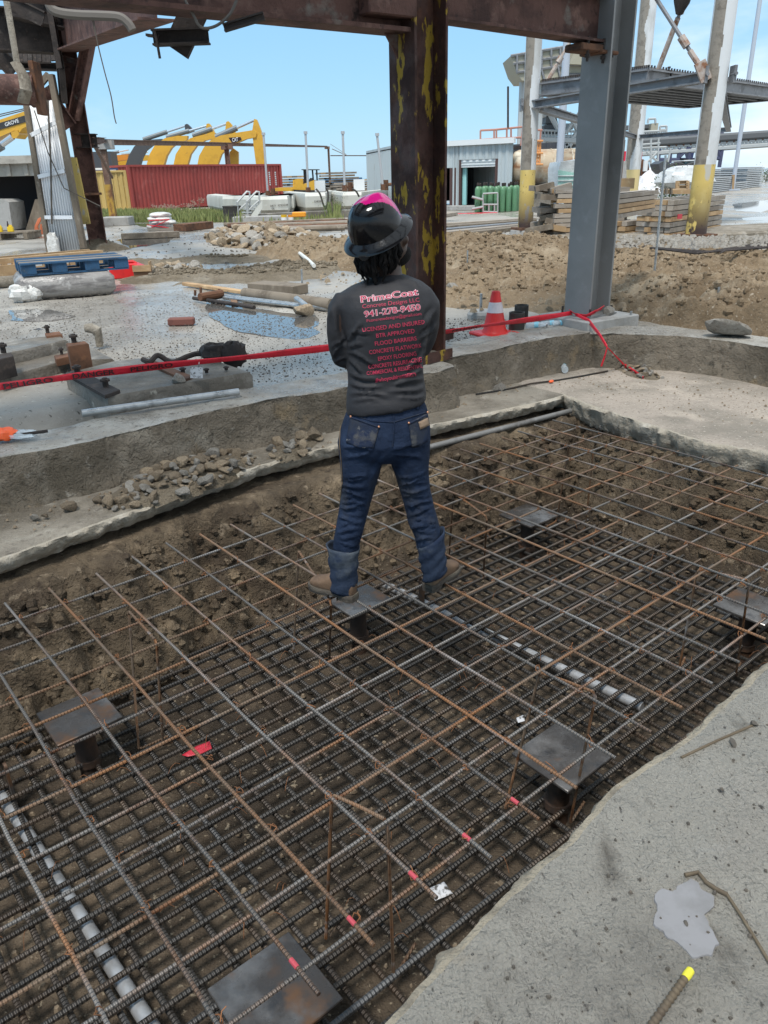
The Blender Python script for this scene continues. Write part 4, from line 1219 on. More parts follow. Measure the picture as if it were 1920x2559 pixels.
# ---- boots
def boot(heel, toe, cuffc, label=None):
    d = toe - heel; d.z = 0; L = d.length; d.normalize(); s_ = Vector((-d.y, d.x, 0)); z0 = -.073
    b = thing('boot', None, None, (0, 0, 0)); b.parent = person; b.location = Vector((heel.x, heel.y, z0)) - wloc(person)
    P = lambda x, y, z: Vector((heel.x, heel.y, z0)) + d * x * L + s_ * y + Vector((0, 0, z))
    stn = [(0, .022), (.04, .033), (.14, .038), (.32, .034), (.5, .038), (.68, .047), (.82, .046), (.93, .036), (1.0, .016)]
    up = MB(); rings = []
    hts = [.10, .12, .135, .135, .112, .09, .078, .066, .045]
    for (x, w), h in zip(stn, hts):
        rg = []
        for k in range(16):
            a = math.pi * 2 * k / 16
            y = w * .96 * math.cos(a); zz = .034 + (h - .034) * (.5 + .5 * math.sin(a)) if math.sin(a) > -.2 else .032
            y *= (1 - .25 * max(0, math.sin(a)) ** 3)
            rg.append(P(x, y, zz))
        rings.append(rg)
    up.loft(rings)
    up.tube([P(.16, 0, .06), P(.19, 0, .13), cuffc], [.044, .047, .046], 16)
    remeshed(up, 'upper', m_boot, b, .006, 5)
    so = MB(); ol = []
    for x, w in stn: ol.append((x, w + .005))
    loop = [(x, w) for x, w in ol] + [(x, -w) for x, w in reversed(ol)]
    def layer(sc, z, xs=(0, 1)):
        return [P(min(max(x, xs[0]), xs[1]) * 1.03 - .012, w * sc, z) for x, w in loop]
    so.loft([layer(.96, .014), layer(1.0, .018), layer(1.0, .030), layer(.95, .036)])
    so.build('sole', m_sole, b, ang=40)
    he = MB(); he.loft([layer(.94, .0, (0, .28)), layer(.97, .018, (0, .29))]); he.build('heel', m_sole, b, ang=40)
    fr = MB(); fr.loft([layer(.9, .004, (.5, .96)), layer(.97, .016, (.5, .97))]); fr.build('tread', m_sole, b, ang=40)
boot(gp(888, 1500, -.07), gp(778, 1452, -.04), PX(862, 1455, .0))
boot(gp(1069, 1477, -.07), gp(1139, 1414, -.05), PX(1086, 1428, .0))
# ================================================================== STEEL FRAME OF THE OLD BUILDING
GZ = YZ + .01
m_rustcol = M('rusty_steel_with_yellow_paint', (.070, .030, .022), .75, .2, layers=(((.035, .016, .013), 2.5, .45, .62), ((.13, .055, .03), 6, .55, .72), ((.045, .028, .024), 12, .58, .7),
    ((.32, .21, .022), 8.0, .565, .585, 14, (1, 1, .32)), ((.05, .024, .018), 16, .56, .60, 9, (1, 1, .5)), ((.10, .095, .045), 4.2, .66, .70, 8, (1, 1, .4))), bump=((24, .006), (8, .004)), rv=(5, .4, .6, .55, .9))
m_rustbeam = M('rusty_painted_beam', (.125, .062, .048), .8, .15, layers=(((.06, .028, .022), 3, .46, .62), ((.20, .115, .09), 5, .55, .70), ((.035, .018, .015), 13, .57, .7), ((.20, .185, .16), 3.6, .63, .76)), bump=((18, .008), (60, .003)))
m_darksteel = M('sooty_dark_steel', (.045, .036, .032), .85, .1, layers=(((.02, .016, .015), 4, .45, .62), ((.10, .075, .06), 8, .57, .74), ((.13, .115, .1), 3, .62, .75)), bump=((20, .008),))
m_greycol = M('grey_primed_steel', (.225, .226, .222), .5, .1, layers=(((.19, .19, .186), 2.2, .45, .65), ((.255, .258, .255), 7, .58, .75)), bump=((120, .0006),))
m_greydirty = M('weathered_grey_steel', (.22, .225, .235), .55, .3, layers=(((.12, .12, .125), 3, .5, .68), ((.31, .32, .335), 5, .56, .72), ((.10, .08, .07), 11, .64, .75)), bump=((30, .003),))
m_white = M('chipped_white_paint', (.60, .62, .63), .5, layers=(((.42, .42, .40), 2, .5, .7, 6, (1, 1, .4)), ((.22, .16, .12), 9, .69, .72, 8, (1, 1, .5)), ((.10, .045, .02), 14, .70, .73, 8, (1, 1, .5))), bump=((20, .003),))
m_sand = M('peeled_grey_underlayer', (.25, .225, .19), .9, layers=(((.17, .15, .125), 7, .5, .65),), bump=((40, .01),))
m_yellow = M('chipped_yellow_paint', (.58, .43, .13), .55, layers=(((.66, .52, .20), 3, .5, .7), ((.46, .44, .38), 3.0, .60, .64, 9, (1, 1, .45)), ((.05, .03, .025), 4.5, .40, .44, 12, (1, 1, .6), 'noise', (1.0, .15)), ((.06, .035, .025), 14, .64, .66, 10, (1, 1, .6))), bump=((20, .003),))
def iprof(B, D, tf, tw):
    b, d = B / 2, D / 2; w_ = tw / 2
    return [(-d, -b), (-d + tf, -b), (-d + tf, -w_), (d - tf, -w_), (d - tf, -b), (d, -b), (d, b), (d - tf, b), (d - tf, w_), (-d + tf, w_), (-d + tf, b), (-d, b)]
def vmat(p, yaw):
    c, s_ = math.cos(yaw), math.sin(yaw)
    return Matrix(((c, -s_, 0, p[0]), (s_, c, 0, p[1]), (0, 0, 1, p[2]), (0, 0, 0, 1)))
def beam(mb, a, b, B, D, tf=.02, tw=.014, prof=None, mi=0):
    """I-section from a to b, web vertical"""
    a = Vector(a); b = Vector(b); Mx = frame(a, b - a)      # local Y up
    pr = prof or [(y, x) for x, y in iprof(B, D, tf, tw)]
    return mb.prism(pr, Mx, (b - a).length, mi)
# ---- rusty column behind the person
cc = W(4.42, 4.88, .0); cc.z = .30
pcx = gp(1050, 888, .31); sC, tC = st(pcx)
cc = W(sC, tC + .0, .30)
def column(name, label, base, h, mat, yaw=ANG, B=.29, D=.34, plate_=True, group='steel columns of the building frame'):
    ro = thing(name, label, 'column', base, group)
    MB().prism(iprof(B, D, .024, .016), vmat(base, yaw), h).build('column_shaft', mat, ro, ang=30)
    return ro
colC = column('steel_column', 'rusty steel column with flaking yellow paint directly behind the person', cc, 4.2, m_rustcol)
MB().box(cc + Vector((0, 0, .012)), (.46, .44, .024), RZ(ANG)).build('base_plate', m_rustsolid, colC)
# short angle cleats at its foot
for px, w_ in ((1093, .26),):
    q = gp(1093, 905, .315)
    MB().prism([(0, 0), (.09, 0), (.09, .012), (.012, .012), (.012, .09), (0, .09)], frame(q - Vector((EA[0], EA[1], 0)) * .16, Vector((EA[0], EA[1], 0))), .34).build('foot_angle', m_rustcol, colC)
q = gp(1110, 838, .42)
MB().box(q, (.26, .012, .10), RZ(ANG + .1)).build('gusset_plate', m_rustcol, colC)
# ---- grey column on its pedestal
cg = gp(1466, 786, .40); cg.z = .40
colG = column('steel_column', 'clean grey primed steel column standing on a concrete pedestal with red tape', cg, 4.6, m_greycol, B=.31, D=.34)
pc = thing('concrete_pedestal', 'square concrete pedestal under the grey steel column', 'pedestal', Vector((cg.x, cg.y, .28)))
m_ped = M('pale_cast_concrete', (.33, .325, .31), .8, layers=(((.24, .23, .21), 5, .5, .7), ((.42, .41, .39), 9, .58, .74)), bump=((40, .004),))
MB().box(cg + Vector((.02, -.0, -.07)), (.74, .70, .15), RZ(ANG - .12), bev=.01).build('pedestal_block', m_ped, pc)
MB().box(cg + Vector((0, 0, .01)), (.44, .42, .022), RZ(ANG)).build('base_plate', m_greycol, colG)
for sx in (-1, 1):
    for sy in (-1, 1):
        q = cg + RZ(ANG) @ Vector((.18 * sx, .17 * sy, .02))
        MB().lathe([(.012, 0), (.012, .07)], Matrix.Translation(q), 8).build('anchor_bolt', m_darksteel, colG)
# grout and rag at the foot
stone(cg + RZ(ANG) @ Vector((.10, -.20, .04)), .07, None, random.Random(3), m_stone_grey, label='muddy lump of grout at the foot of the grey column', group='lumps at the column foot')
# ---- beams tying the columns
def at_on(x, y, P):                                # point at pixel (x, y) straight above/below P
    d = ray(x, y); k = math.hypot(P[0], P[1]) / math.hypot(d[0], d[1])
    return Vector(CAM + d * k)
zb1 = at_on(1452, 118, cg).z
a = Vector((cc.x, cc.y, at_on(1089, 44, cc).z)); b = Vector((cg.x, cg.y, zb1))
u = (b - a).normalized()
bt = thing('roof_beam', 'rusty beam between the rusty column and the grey column', 'beam', a, 'rusty beams between columns')
HB = .36
beam(MB(), a + u * .17 + Vector((0, 0, HB / 2)), b - u * .12 + Vector((0, 0, HB / 2)), .20, HB).build('beam_body', m_rustbeam, bt, ang=30)
MB().box(b - u * .33 + Vector((0, 0, -.05)), (.30, .20, .06), RZ(math.atan2(u.y, u.x)), bev=.01).build('clamp_plate', m_rustsolid, bt)
MB().box(b - u * .12 + Vector((0, 0, -.075)), (.24, .26, .03), RZ(math.atan2(u.y, u.x)), bev=.008).build('clamp_plate', m_rustsolid, bt)
for dx, dz in ((-.30, 0), (-.10, .0), (.0, .02)):
    q = b + u * dx + Vector((.05 * dx, -.12, -.16 + dz))
    MB().tube([q, q + Vector((0, 0, .19))], .012, 8).build('bolt', m_darksteel, bt)
    MB().lathe([(.024, 0), (.024, .026)], Matrix.Translation(q + Vector((0, 0, .03))), 6).build('nut', m_darksteel, bt)
# long beam running up to the left, over the camera side of the pit
a = Vector((cc.x, cc.y, 0)); a.z = at_on(968, 92, cc).z
p2 = at(655, 48, 5.3); p2 = Vector((p2.x, p2.y, p2.z))
d_ = (p2 - a); dirL = Vector((d_.x, d_.y, 0)).normalized()
# level beam: solve the plan direction so that it passes through the pixel (655, 50) at the same height
e = gp(652, 52, a.z); dirL = Vector((e.x - a.x, e.y - a.y, 0)).normalized()
bl = thing('roof_beam', 'long rusty beam crossing the top of the photo left of the rusty column', 'beam', a, 'rusty beams between columns')
beam(MB(), a + dirL * .16 + Vector((0, 0, .22)), a + dirL * 9 + Vector((0, 0, .22)), .24, .44, .028, .016).build('beam_body', m_rustbeam, bl, ang=30)
MB().box(a + dirL * .34 + Vector((0, 0, .16)) + Vector((dirL.y, -dirL.x, 0)) * -.09, (.42, .14, .16), RZ(math.atan2(dirL.y, dirL.x)), bev=.01).build('bracket', m_rustbeam, bl)
for sg, px in ((-1, 0),):
    q = a + dirL * .19
    MB().add([q + Vector((0, 0, 0)), q + dirL * .0 + Vector((0, 0, -.16)), q + dirL * .12, q + Vector((dirL.y, -dirL.x, 0)) * .014, q + Vector((dirL.y, -dirL.x, 0)) * .014 + Vector((0, 0, -.16)), q + dirL * .12 + Vector((dirL.y, -dirL.x, 0)) * .014],
             [(0, 1, 2), (5, 4, 3), (0, 3, 4, 1), (1, 4, 5, 2), (2, 5, 3, 0)]).build('knee_gusset', m_rustbeam, bl)
# ---- broken hanging pieces under the long beam
def pbar(mb, x0, y0, x1, y1, Y0, Y1, w, h):
    a, b = at(x0, y0, Y0), at(x1, y1, Y1); Mx = frame(a, b - a)
    mb.prism([(-w / 2, -h / 2), (w / 2, -h / 2), (w / 2, h / 2), (-w / 2, h / 2)], Mx, (b - a).length); return mb
hg = thing('hanging_steel_offcut', 'dark crossed steel offcut hanging under the long rusty beam', 'steel offcut', at(450, 90, 6.1))
m1 = MB(); beam(m1, at(383, 95, 6.0), at(522, 90, 6.0), .09, .095, .012, .01); m1.build('channel', m_darksteel, hg, ang=30)
m1 = MB(); pbar(m1, 490, 20, 441, 128, 6.1, 6.1, .06, .17); m1.build('flat_post', m_darksteel, hg, ang=30)
m1 = MB(); pbar(m1, 367, 88, 400, 92, 6.0, 6.0, .06, .014); m1.build('tab', m_darksteel, hg)
MB().tube([at(386, 76, 5.95), at(392, 100, 5.95), at(400, 146, 5.95)], .009, 8).build('hook_rod', m_darksteel, hg)
hg2 = thing('hanging_steel_offcut', 'short dark steel stub under the beam at the top centre', 'steel offcut', at(600, 62, 5.6))
m1 = MB(); beam(m1, at(560, 70, 5.6), at(660, 40, 5.6), .05, .045, .01, .01); m1.build('channel', m_darksteel, hg2, ang=30)
m_cable = M('old_grey_cable', (.14, .125, .11), .8)
m_rope = M('frayed_dark_wire', (.10, .085, .07), .85)
def wire(pts, r, label, mat=None, name='cable', cat='cable', group='loose cables on the frame'):
    P = [at(*p) for p in pts]
    # smooth
    Q = []
    for i in range(len(P) - 1):
        p0 = P[max(i - 1, 0)]; p1 = P[i]; p2 = P[i + 1]; p3 = P[min(i + 2, len(P) - 1)]
        for u_ in np.linspace(0, 1, 6)[:-1]:
            Q.append(.5 * ((2 * p1) + (p2 - p0) * u_ + (2 * p0 - 5 * p1 + 4 * p2 - p3) * u_ ** 2 + (3 * p1 - p0 - 3 * p2 + p3) * u_ ** 3))
    Q.append(P[-1])
    return tag(MB().tube(Q, r, 7).build(name, mat or m_cable, loc=P[0]), label, cat, group)
wire([(462, 0, 5.6), (485, 40, 5.6), (497, 63, 5.6), (515, 71, 5.6), (545, 62, 5.6), (575, 35, 5.6), (592, 0, 5.6)], .009, 'grey cable looping under the beam right of the crossed offcut')
wire([(118, -5, 9), (130, 22, 9), (155, 33, 9), (200, 38, 9), (255, 40, 9), (300, 44, 9), (322, 60, 9), (332, 76, 9)], .045, 'thick dusty hose bending along the beams at the top left')
wire([(445, -5, 6.5), (400, 15, 6.8), (350, 21, 7.2)], .010, 'thin cable along the underside of the beam at the top')
wire([(232, 32, 9), (238, 75, 9), (246, 115, 9), (262, 180, 9), (278, 240, 9), (286, 290, 9), (291, 309, 9)], .006, 'frayed wire dangling in front of the sky on the left', m_rope)
wire([(226, 30, 9), (240, 92, 9)], .004, 'short yellow string tied on the hose', m_rope)

# ---- left column line (about twenty metres away)
pl = gp(248, 624, GZ)
colL = column('steel_column', 'rusty far left column beside the white corrugated panel', pl, 8.2, m_rustbeam, yaw=.35, B=.46, D=.42)
YL = pl.y
MB().prism([(-.12, -.04), (.12, -.04), (.12, .04), (-.12, .04)], frame(at(214, 560, YL - .35), at(186, 430, YL - .35) - at(214, 560, YL - .35), (0, 1, 0)), 1.45).build('yellow_flange_guard', m_yellow, colL)
MB().box(pl + Vector((0, -.05, 1.28)), (.56, .52, .05), RZ(.35)).build('splice_band', m_rustsolid, colL)
mbx = MB()
g_ = np.linspace(-1.1, 1.1, 20); GX, GY = np.meshgrid(g_, g_)
mbx.grid(pl.x + GX * .75, pl.y + GY * .6, GZ + .28 * np.clip(1 - np.hypot(GX, GY), 0, 1) ** .6 + .08 * fbm(GX, GY, 3, 3, 7) * (np.hypot(GX, GY) < 1) - .03)
mbx.build('foot_mound', m_dirt2, colL, ang=180, fix=False)
def steel(name, label, mat, parts, cat='beam', group=None):
    """parts: list of (partname, px0, py0, Y0, px1, py1, Y1, width, height)"""
    P0 = at(parts[0][1], parts[0][2], parts[0][3])
    ro = thing(name, label, cat, P0, group)
    for pn, x0, y0, Y0, x1, y1, Y1, w_, h_ in parts:
        m1 = MB(); beam(m1, at(x0, y0, Y0), at(x1, y1, Y1), w_, h_, .03, .03); m1.build(pn, mat, ro, ang=30)
    return ro
steel('diagonal_brace', 'dark steel brace rising from the left column to the right', m_rustbeam, [('brace_bar', 186, 298, YL - .2, 228, 70, YL - .3, .26, .22), ('strut', 158, 146, YL, 202, 160, YL, .2, .14)], 'brace', 'braces on the left column')
steel('diagonal_brace', 'brown brace rising from the left column toward the pipe', m_rustbeam, [('brace_bar', 176, 318, YL - .4, 108, 222, YL - .6, .3, .3)], 'brace', 'braces on the left column')
steel('diagonal_brace', 'wide dusty brace at the left photo edge above the pipe', m_darksteel, [('brace_bar', -12, 120, YL, 40, 178, YL, .35, .36)], 'brace', 'braces on the left column')
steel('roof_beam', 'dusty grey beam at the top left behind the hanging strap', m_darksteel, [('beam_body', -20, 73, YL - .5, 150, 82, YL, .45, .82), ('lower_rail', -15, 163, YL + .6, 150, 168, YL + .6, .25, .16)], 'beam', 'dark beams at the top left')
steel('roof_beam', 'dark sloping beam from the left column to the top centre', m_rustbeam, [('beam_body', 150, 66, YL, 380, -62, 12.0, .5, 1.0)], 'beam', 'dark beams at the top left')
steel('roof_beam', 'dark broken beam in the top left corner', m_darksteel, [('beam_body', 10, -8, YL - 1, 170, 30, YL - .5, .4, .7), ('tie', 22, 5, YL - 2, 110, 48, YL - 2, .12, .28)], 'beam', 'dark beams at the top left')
dk = thing('roof_decking', 'torn dark decking boards under the beams at the top left', 'decking', at(60, 140, YL + 1.2))
for i in range(13):
    x = -6 + i * 11.5
    p, q = at(x, 112 + (i % 3) * 2, YL + 1.2), at(x + 2, 164 - (i * 7 % 5) * 3, YL + 1.0)
    MB().prism([(-.052, -.02), (.052, -.02), (.052, .02), (-.052, .02)], frame(p, q - p, (0, 1, 0)), (q - p).length).build('board', m_darksteel, dk)
st1 = thing('hanging_strap', 'long pale strap hanging from the top left onto the pipe', 'strap', at(20, 20, YL - 2.2))
m1 = MB(); m1.tube([at(14, -10, YL - 2.2), at(30, 80, YL - 2.2), at(43, 160, YL - 2.2)], .065, 8, squash=.4); m1.build('strap_band', m_ledge, st1)
m1 = MB(); m1.tube([at(40, 158, YL - 2.3), at(60, 190, YL - 2.4), at(66, 225, YL - 2.5), at(58, 256, YL - 2.4)], .13, 8, squash=.35); m1.build('sling', m_ledge, st1)
pp = thing('flanged_pipe', 'big rusty pipe with a square flange at the left photo edge', 'pipe', at(20, 223, YL - 1.8))
MB().tube([at(-90, 222, YL - 1.8), at(78, 225, YL - 1.8)], .29, 20).build('pipe_barrel', m_rustbeam, pp)
m1 = MB(); a, b = at(97, 222, YL - 1.8), at(104, 223, YL - 1.7); m1.box(a, (.10, .42, .98), RZ(.0), bev=.01); m1.build('square_flange', m_rustsolid, pp)
MB().tube([at(76, 225, YL - 1.8), at(97, 224, YL - 1.8)], .33, 20).build('pipe_collar', m_rustbeam, pp)
# knee post beside the left column
steel('hanging_post', 'dark narrow post hanging left of the far left column', m_darksteel, [('post_bar', 126, 20, YL - .8, 152, 172, YL - .8, .12, .16), ('lower_bar', 152, 172, YL - .8, 160, 258, YL - .7, .13, .13)], 'post', 'braces on the left column')

# ---- white corrugated panel leaning by the left column
YW = YL - .8
m_wcorr = M('white_corrugated_sheet', (.78, .81, .84), .5, layers=(((.66, .68, .70), 1.5, .5, .7, 6, (1, 1, .3)), ((.36, .31, .25), 2.2, .66, .78, 6, (1, 1, .4))))
m_wood_dirty = M('dirty_timber_frame', (.20, .165, .125), .9, layers=(((.12, .095, .07), 4, .45, .65, 6, (1, 1, .3)), ((.30, .26, .21), 8, .58, .74)), bump=((20, .004),))
wp = thing('corrugated_panel', 'tall white corrugated panel leaning beside the far left column', 'corrugated panel', at(165, 650, YW))
TL, TR, BL, BR = at(68, 262, YW), at(138, 248, YW), at(126, 640, YW), at(203, 642, YW)
mb = MB(); nx = 72
top = []; bot = []
for i in range(nx + 1):
    u_ = i / nx; k = (i % 6)
    dy = (0, 0, .035, .05, .05, .035)[k]
    top.append(TL + (TR - TL) * u_ + Vector((0, dy, 0))); bot.append(BL + (BR - BL) * u_ + Vector((0, dy, 0)))
mb.loft([bot, top], False, False, closed=False)
sh = mb.build('sheet', m_wcorr, wp, ang=20); md = sh.modifiers.new('t', 'SOLIDIFY'); md.thickness = .004
def pbeam(name, a, b, w_, h_, mat, parent):
    m1 = MB(); m1.prism([(-w_ / 2, -h_ / 2), (w_ / 2, -h_ / 2), (w_ / 2, h_ / 2), (-w_ / 2, h_ / 2)], frame(a, b - a, (0, 1, 0)), (b - a).length); return m1.build(name, mat, parent)
pbeam('frame_stile', at(66, 262, YW - .03), at(126, 645, YW - .03), .10, .12, m_wood_dirty, wp)
pbeam('frame_stile', at(128, 186, YW), at(210, 620, YW), .12, .16, m_wood_dirty, wp)
for x0, y0, x1, y1 in ((78, 338, 140, 306), (96, 442, 162, 427), (112, 543, 182, 543)):
    pbeam('frame_rail', at(x0, y0, YW - .06), at(x1, y1, YW - .06), .08, .06, m_wcorr, wp)
pbeam('frame_rail', at(100, 212, YW), at(122, 186, YW), .12, .1, m_wood_dirty, wp)
MB().tube([at(86, 276, YW - .12), at(120, 380, YW - .15), at(160, 470, YW - .12), at(250, 515, YW - .2)], .012, 6).build('rope', m_rope, wp)
MB().tube([at(120, 250, YW - .12), at(127, 400, YW - .15), at(130, 560, YW - .12)], .02, 6).build('rope', m_rope, wp)
m_bag = M('crumpled_white_plastic', (.62, .61, .58), .35, layers=(((.40, .38, .34), 6, .5, .7),), bump=((12, .03),))
def lump(mb, c, ax, seed, n=14, m_=9, amp=.18):
    rr = random.Random(seed); rings = []
    for i in range(m_ + 1):
        th = math.pi * (i + .02) / (m_ + .04); rings.append([])
        for k in range(n):
            a_ = 2 * math.pi * k / n; q = 1 + rr.uniform(-amp, amp)
            sc = lambda v: abs(v) ** .75 * (1 if v >= 0 else -1)
            rings[-1].append(Vector(c) + Vector((ax[0] * sc(math.sin(th) * math.cos(a_)) * q, ax[1] * sc(math.sin(th) * math.sin(a_)) * q, ax[2] * sc(math.cos(th)) * q)))
    mb.loft(rings); return mb
q = at(136, 620, YW - .25)
tag(lump(MB(), q, (.14, .1, .32), 4).build('plastic_rag', m_bag, loc=q, ang=30), 'torn white plastic hanging at the foot of the corrugated panel', 'plastic rag')

# ================================================================== LEFT MACHINE FOUNDATIONS
m_found = M('muddy_foundation_concrete', (.205, .185, .155), .7, layers=(((.12, .105, .085), 1.8, .42, .6), ((.33, .31, .275), 3, .57, .72), ((.42, .39, .33), 5, .64, .7), ((.07, .06, .05), 20, .6, .72)),
            bump=((7, .025), (40, .008)), rv=(2, .42, .6, .3, .8))
def block(name, mat, parent, px, ztop, zbot, bev=.02):
    """horizontal slab whose top outline is seen at the pixels px"""
    T = [gp(x, y, ztop) for x, y in px]; c = sum(T, Vector()) / len(T)
    inn = [c + (p - c) * (1 - bev / max((p - c).length, .05)) for p in T]
    dn = [Vector((p.x, p.y, ztop - bev)) for p in T]; bt_ = [Vector((p.x, p.y, zbot)) for p in T]
    mb = MB(); mb.loft([bt_, dn, inn]); return mb.build(name, mat, parent, ang=40)
fa = thing('machine_foundation', 'stepped concrete machine base with four old bolts at the left', 'foundation', gp(60, 960, .1))
block('lower_block', m_found, fa, [(-160, 990), (0, 945), (165, 902), (286, 896), (232, 868), (120, 850), (-160, 890)], .36, .02)
block('upper_block', m_found, fa, [(-60, 912), (30, 880), (70, 872), (170, 848), (150, 838), (90, 842), (0, 858), (-60, 872)], .46, .34)
def bolt(parent, x, y0, y1, Y=None, z=None, r=.022, mat=None):
    p = gp(x, y1, z); h = at_on(x, y0, p).z - z
    MB().lathe([(r, 0), (r, h * .62), (r * 1.65, h * .62), (r * 1.65, h * .86), (r * .9, h * .88), (r * .9, h)], Matrix.Translation(p), 8).build('anchor_bolt', m_darksteel, parent)
block('corner_bracket', m_rustsolid, fa, [(165, 858), (213, 852), (222, 858), (170, 866)], .57, .36, .008)
block('corner_bracket', m_darksteel, fa, [(-30, 890), (28, 880), (34, 890), (-20, 902)], .52, .36, .008)
block('corner_bracket', m_rustsolid, fa, [(112, 832), (150, 828), (156, 835), (116, 840)], .48, .36, .008)
block('corner_bracket', m_rustsolid, fa, [(135, 888), (180, 880), (186, 888), (140, 898)], .42, .36, .008)
bolt(fa, 186, 834, 856, z=.57); bolt(fa, 10, 856, 882, z=.52); bolt(fa, 120, 812, 832, z=.48, r=.018); bolt(fa, 155, 868, 886, z=.42, r=.014)
fb = thing('machine_foundation', 'low muddy concrete machine base with plates and bolts behind the galvanised pipe', 'foundation', gp(400, 1000, .1))
block('base_block', m_found, fb, [(163, 932), (268, 992), (630, 930), (560, 905), (400, 890), (290, 900)], .40, .03, .025)
block('steel_bed_plate', m_darksteel, fb, [(163, 932), (262, 988), (300, 974), (195, 922)], .425, .40, .004)
block('steel_bed_plate', m_rustsolid, fb, [(365, 905), (460, 948), (482, 940), (385, 900)], .42, .40, .004)
bolt(fb, 194, 912, 932, z=.425); bolt(fb, 265, 944, 966, z=.425); bolt(fb, 458, 918, 932, z=.41, r=.016); bolt(fb, 517, 920, 932, z=.41, r=.014); bolt(fb, 566, 915, 925, z=.41, r=.014)
wire([(357, 898, gp(357, 898, .45).y), (375, 904, gp(375, 900, .45).y), (395, 888, gp(395, 895, .45).y), (430, 905, gp(430, 902, .42).y), (470, 890, gp(470, 895, .42).y), (500, 884, gp(500, 890, .42).y), (550, 896, gp(550, 896, .42).y)], .022, 'thick muddy cable snaking over the low machine base', m_darksteel, group='muddy cables')
q = gp(545, 895, .42)
ml = thing('broken_fitting', 'muddy broken pipe fitting lying at the right of the low machine base', 'pipe fitting', q)
lump(MB(), q + Vector((-.02, 0, .05)), (.12, .09, .07), 5).build('fitting_body', m_darksteel, ml)
lump(MB(), gp(585, 885, .45) , (.10, .08, .10), 6).build('fitting_head', m_darksteel, ml)
stone(gp(445, 948, .42), .07, None, random.Random(8), m_stone_grey, label='muddy lump on the low machine base under the tape tag', group='lumps on the machine base')
el = thing('pipe_elbow', 'pale muddy pipe elbow standing out of the wet pavement', 'pipe', gp(250, 865, GZ + .02))
m1 = MB(); yE = gp(250, 865, .3).y
m1.tube([at(250, 866, yE), at(246, 838, yE), at(243, 826, yE), at(228, 820, yE), at(214, 820, yE)], [.035, .037, .052, .05, .04], 12); m1.build('elbow_body', m_ledge, el)
long_pipe('steel_pipe', gp(205, 1033, .36), gp(597, 979, .36), .026, m_galv, 'galvanised steel pipe lying across the kerb top and trench', 'pipe')
bk = thing('red_brick', 'single dark red brick lying on the wet pavement', 'brick', gp(455, 812, GZ))
m_brick = M('dark_red_brick', (.16, .06, .045), .8, layers=(((.09, .035, .028), 9, .5, .7),))
MB().box(gp(455, 812, GZ) + Vector((0, 0, .04)), (.29, .12, .08), RZ(.05), bev=.012).build('brick_body', m_brick, bk)
pr_ = thing('red_plastic_bag', 'orange and clear plastic bag on the kerb at the left edge', 'bag', gp(20, 1085, .34))
lump(MB(), gp(10, 1085, .36), (.07, .06, .035), 3).build('orange_part', m_orange, pr_); lump(MB(), gp(45, 1085, .35), (.11, .07, .02), 12).build('clear_part', m_clear, pr_)
rod([(-20, 1088), (60, 1085), (120, 1077)], .010, 'dark steel rod on the kerb beside the plastic bag', m_darksteel, z=.36, group='rods on the kerb')

# ================================================================== DIRT ON THE YARD
def heap(name, label, mat, mounds, x0, x1, y0, y1, step, rough=.05, seed=1, floor=GZ, base=.05, kind='structure', nclod=0):
    xs = np.arange(x0, x1, step); ys = np.arange(y0, y1, step * 1.0)
    X, Y = np.meshgrid(xs, ys)
    H_ = np.full(X.shape, -1.0)
    for (px, py, rx, ry, h) in mounds:
        c = gp(px, py, floor)
        wx = X + .35 * fbm(X, Y, 1.3, 3, seed + 4); wy = Y + .35 * fbm(X, Y, 1.3, 3, seed + 9)
        rr_ = np.hypot((wx - c.x) / rx, (wy - c.y) / ry)
        H_ = np.maximum(H_, (h + base) * (1 - np.clip(rr_, 0, 1.4) ** 1.5) - base * .9)
    hs_ = X * EA[0] + Y * EA[1]; ht_ = X * EB[0] + Y * EB[1]
    fk = np.maximum(sst(7.1, 7.7, hs_), sst(5.2, 5.8, ht_)); H_ = H_ * fk - .13 * (1 - fk)
    m_ = sst(-.02, .06, H_)
    Z = floor + H_ + m_ * (rough * .8 * fbm(X, Y, 1.8, 4, seed) + rough * .9 * clod(X, Y, 3.2, seed) * (fbm(X, Y, 1.1, 2, 4) > -.1) + rough * .8 * clod(X, Y, 6.5, seed + 2) + rough * .5 * clod(X, Y, 11, seed + 6) + rough * .4 * fbm(X, Y, 12, 3, seed + 3))
    Z = np.maximum(Z, floor - .12)
    keep = (H_ > -.10)
    mb = MB(); ny, nx = X.shape
    idx = -np.ones(ny * nx, int); vm = keep.ravel(); idx[vm] = np.arange(vm.sum())
    V = np.stack([X.ravel(), Y.ravel(), Z.ravel()], 1)[vm]
    g2 = idx.reshape(ny, nx)
    q_ = np.stack([g2[:-1, :-1], g2[:-1, 1:], g2[1:, 1:], g2[1:, :-1]], -1).reshape(-1, 4); q_ = q_[(q_ >= 0).all(1)]
    mb.v = V.tolist(); mb.f = list(map(tuple, q_.tolist())); mb.m = [0] * len(mb.f)
    o = mb.build(name, mat, ang=180, fix=False)
    o['kind'] = kind
    if label: o['label'] = label
    s3 = (m_ > .8).ravel(); V3 = np.stack([X.ravel(), Y.ravel(), Z.ravel()], 1)[s3]
    if nclod: clods(V3, nclod, .010, .055, mat, 'dirt_clods', 'crumbly clods lying on the dug up dirt')
    return o
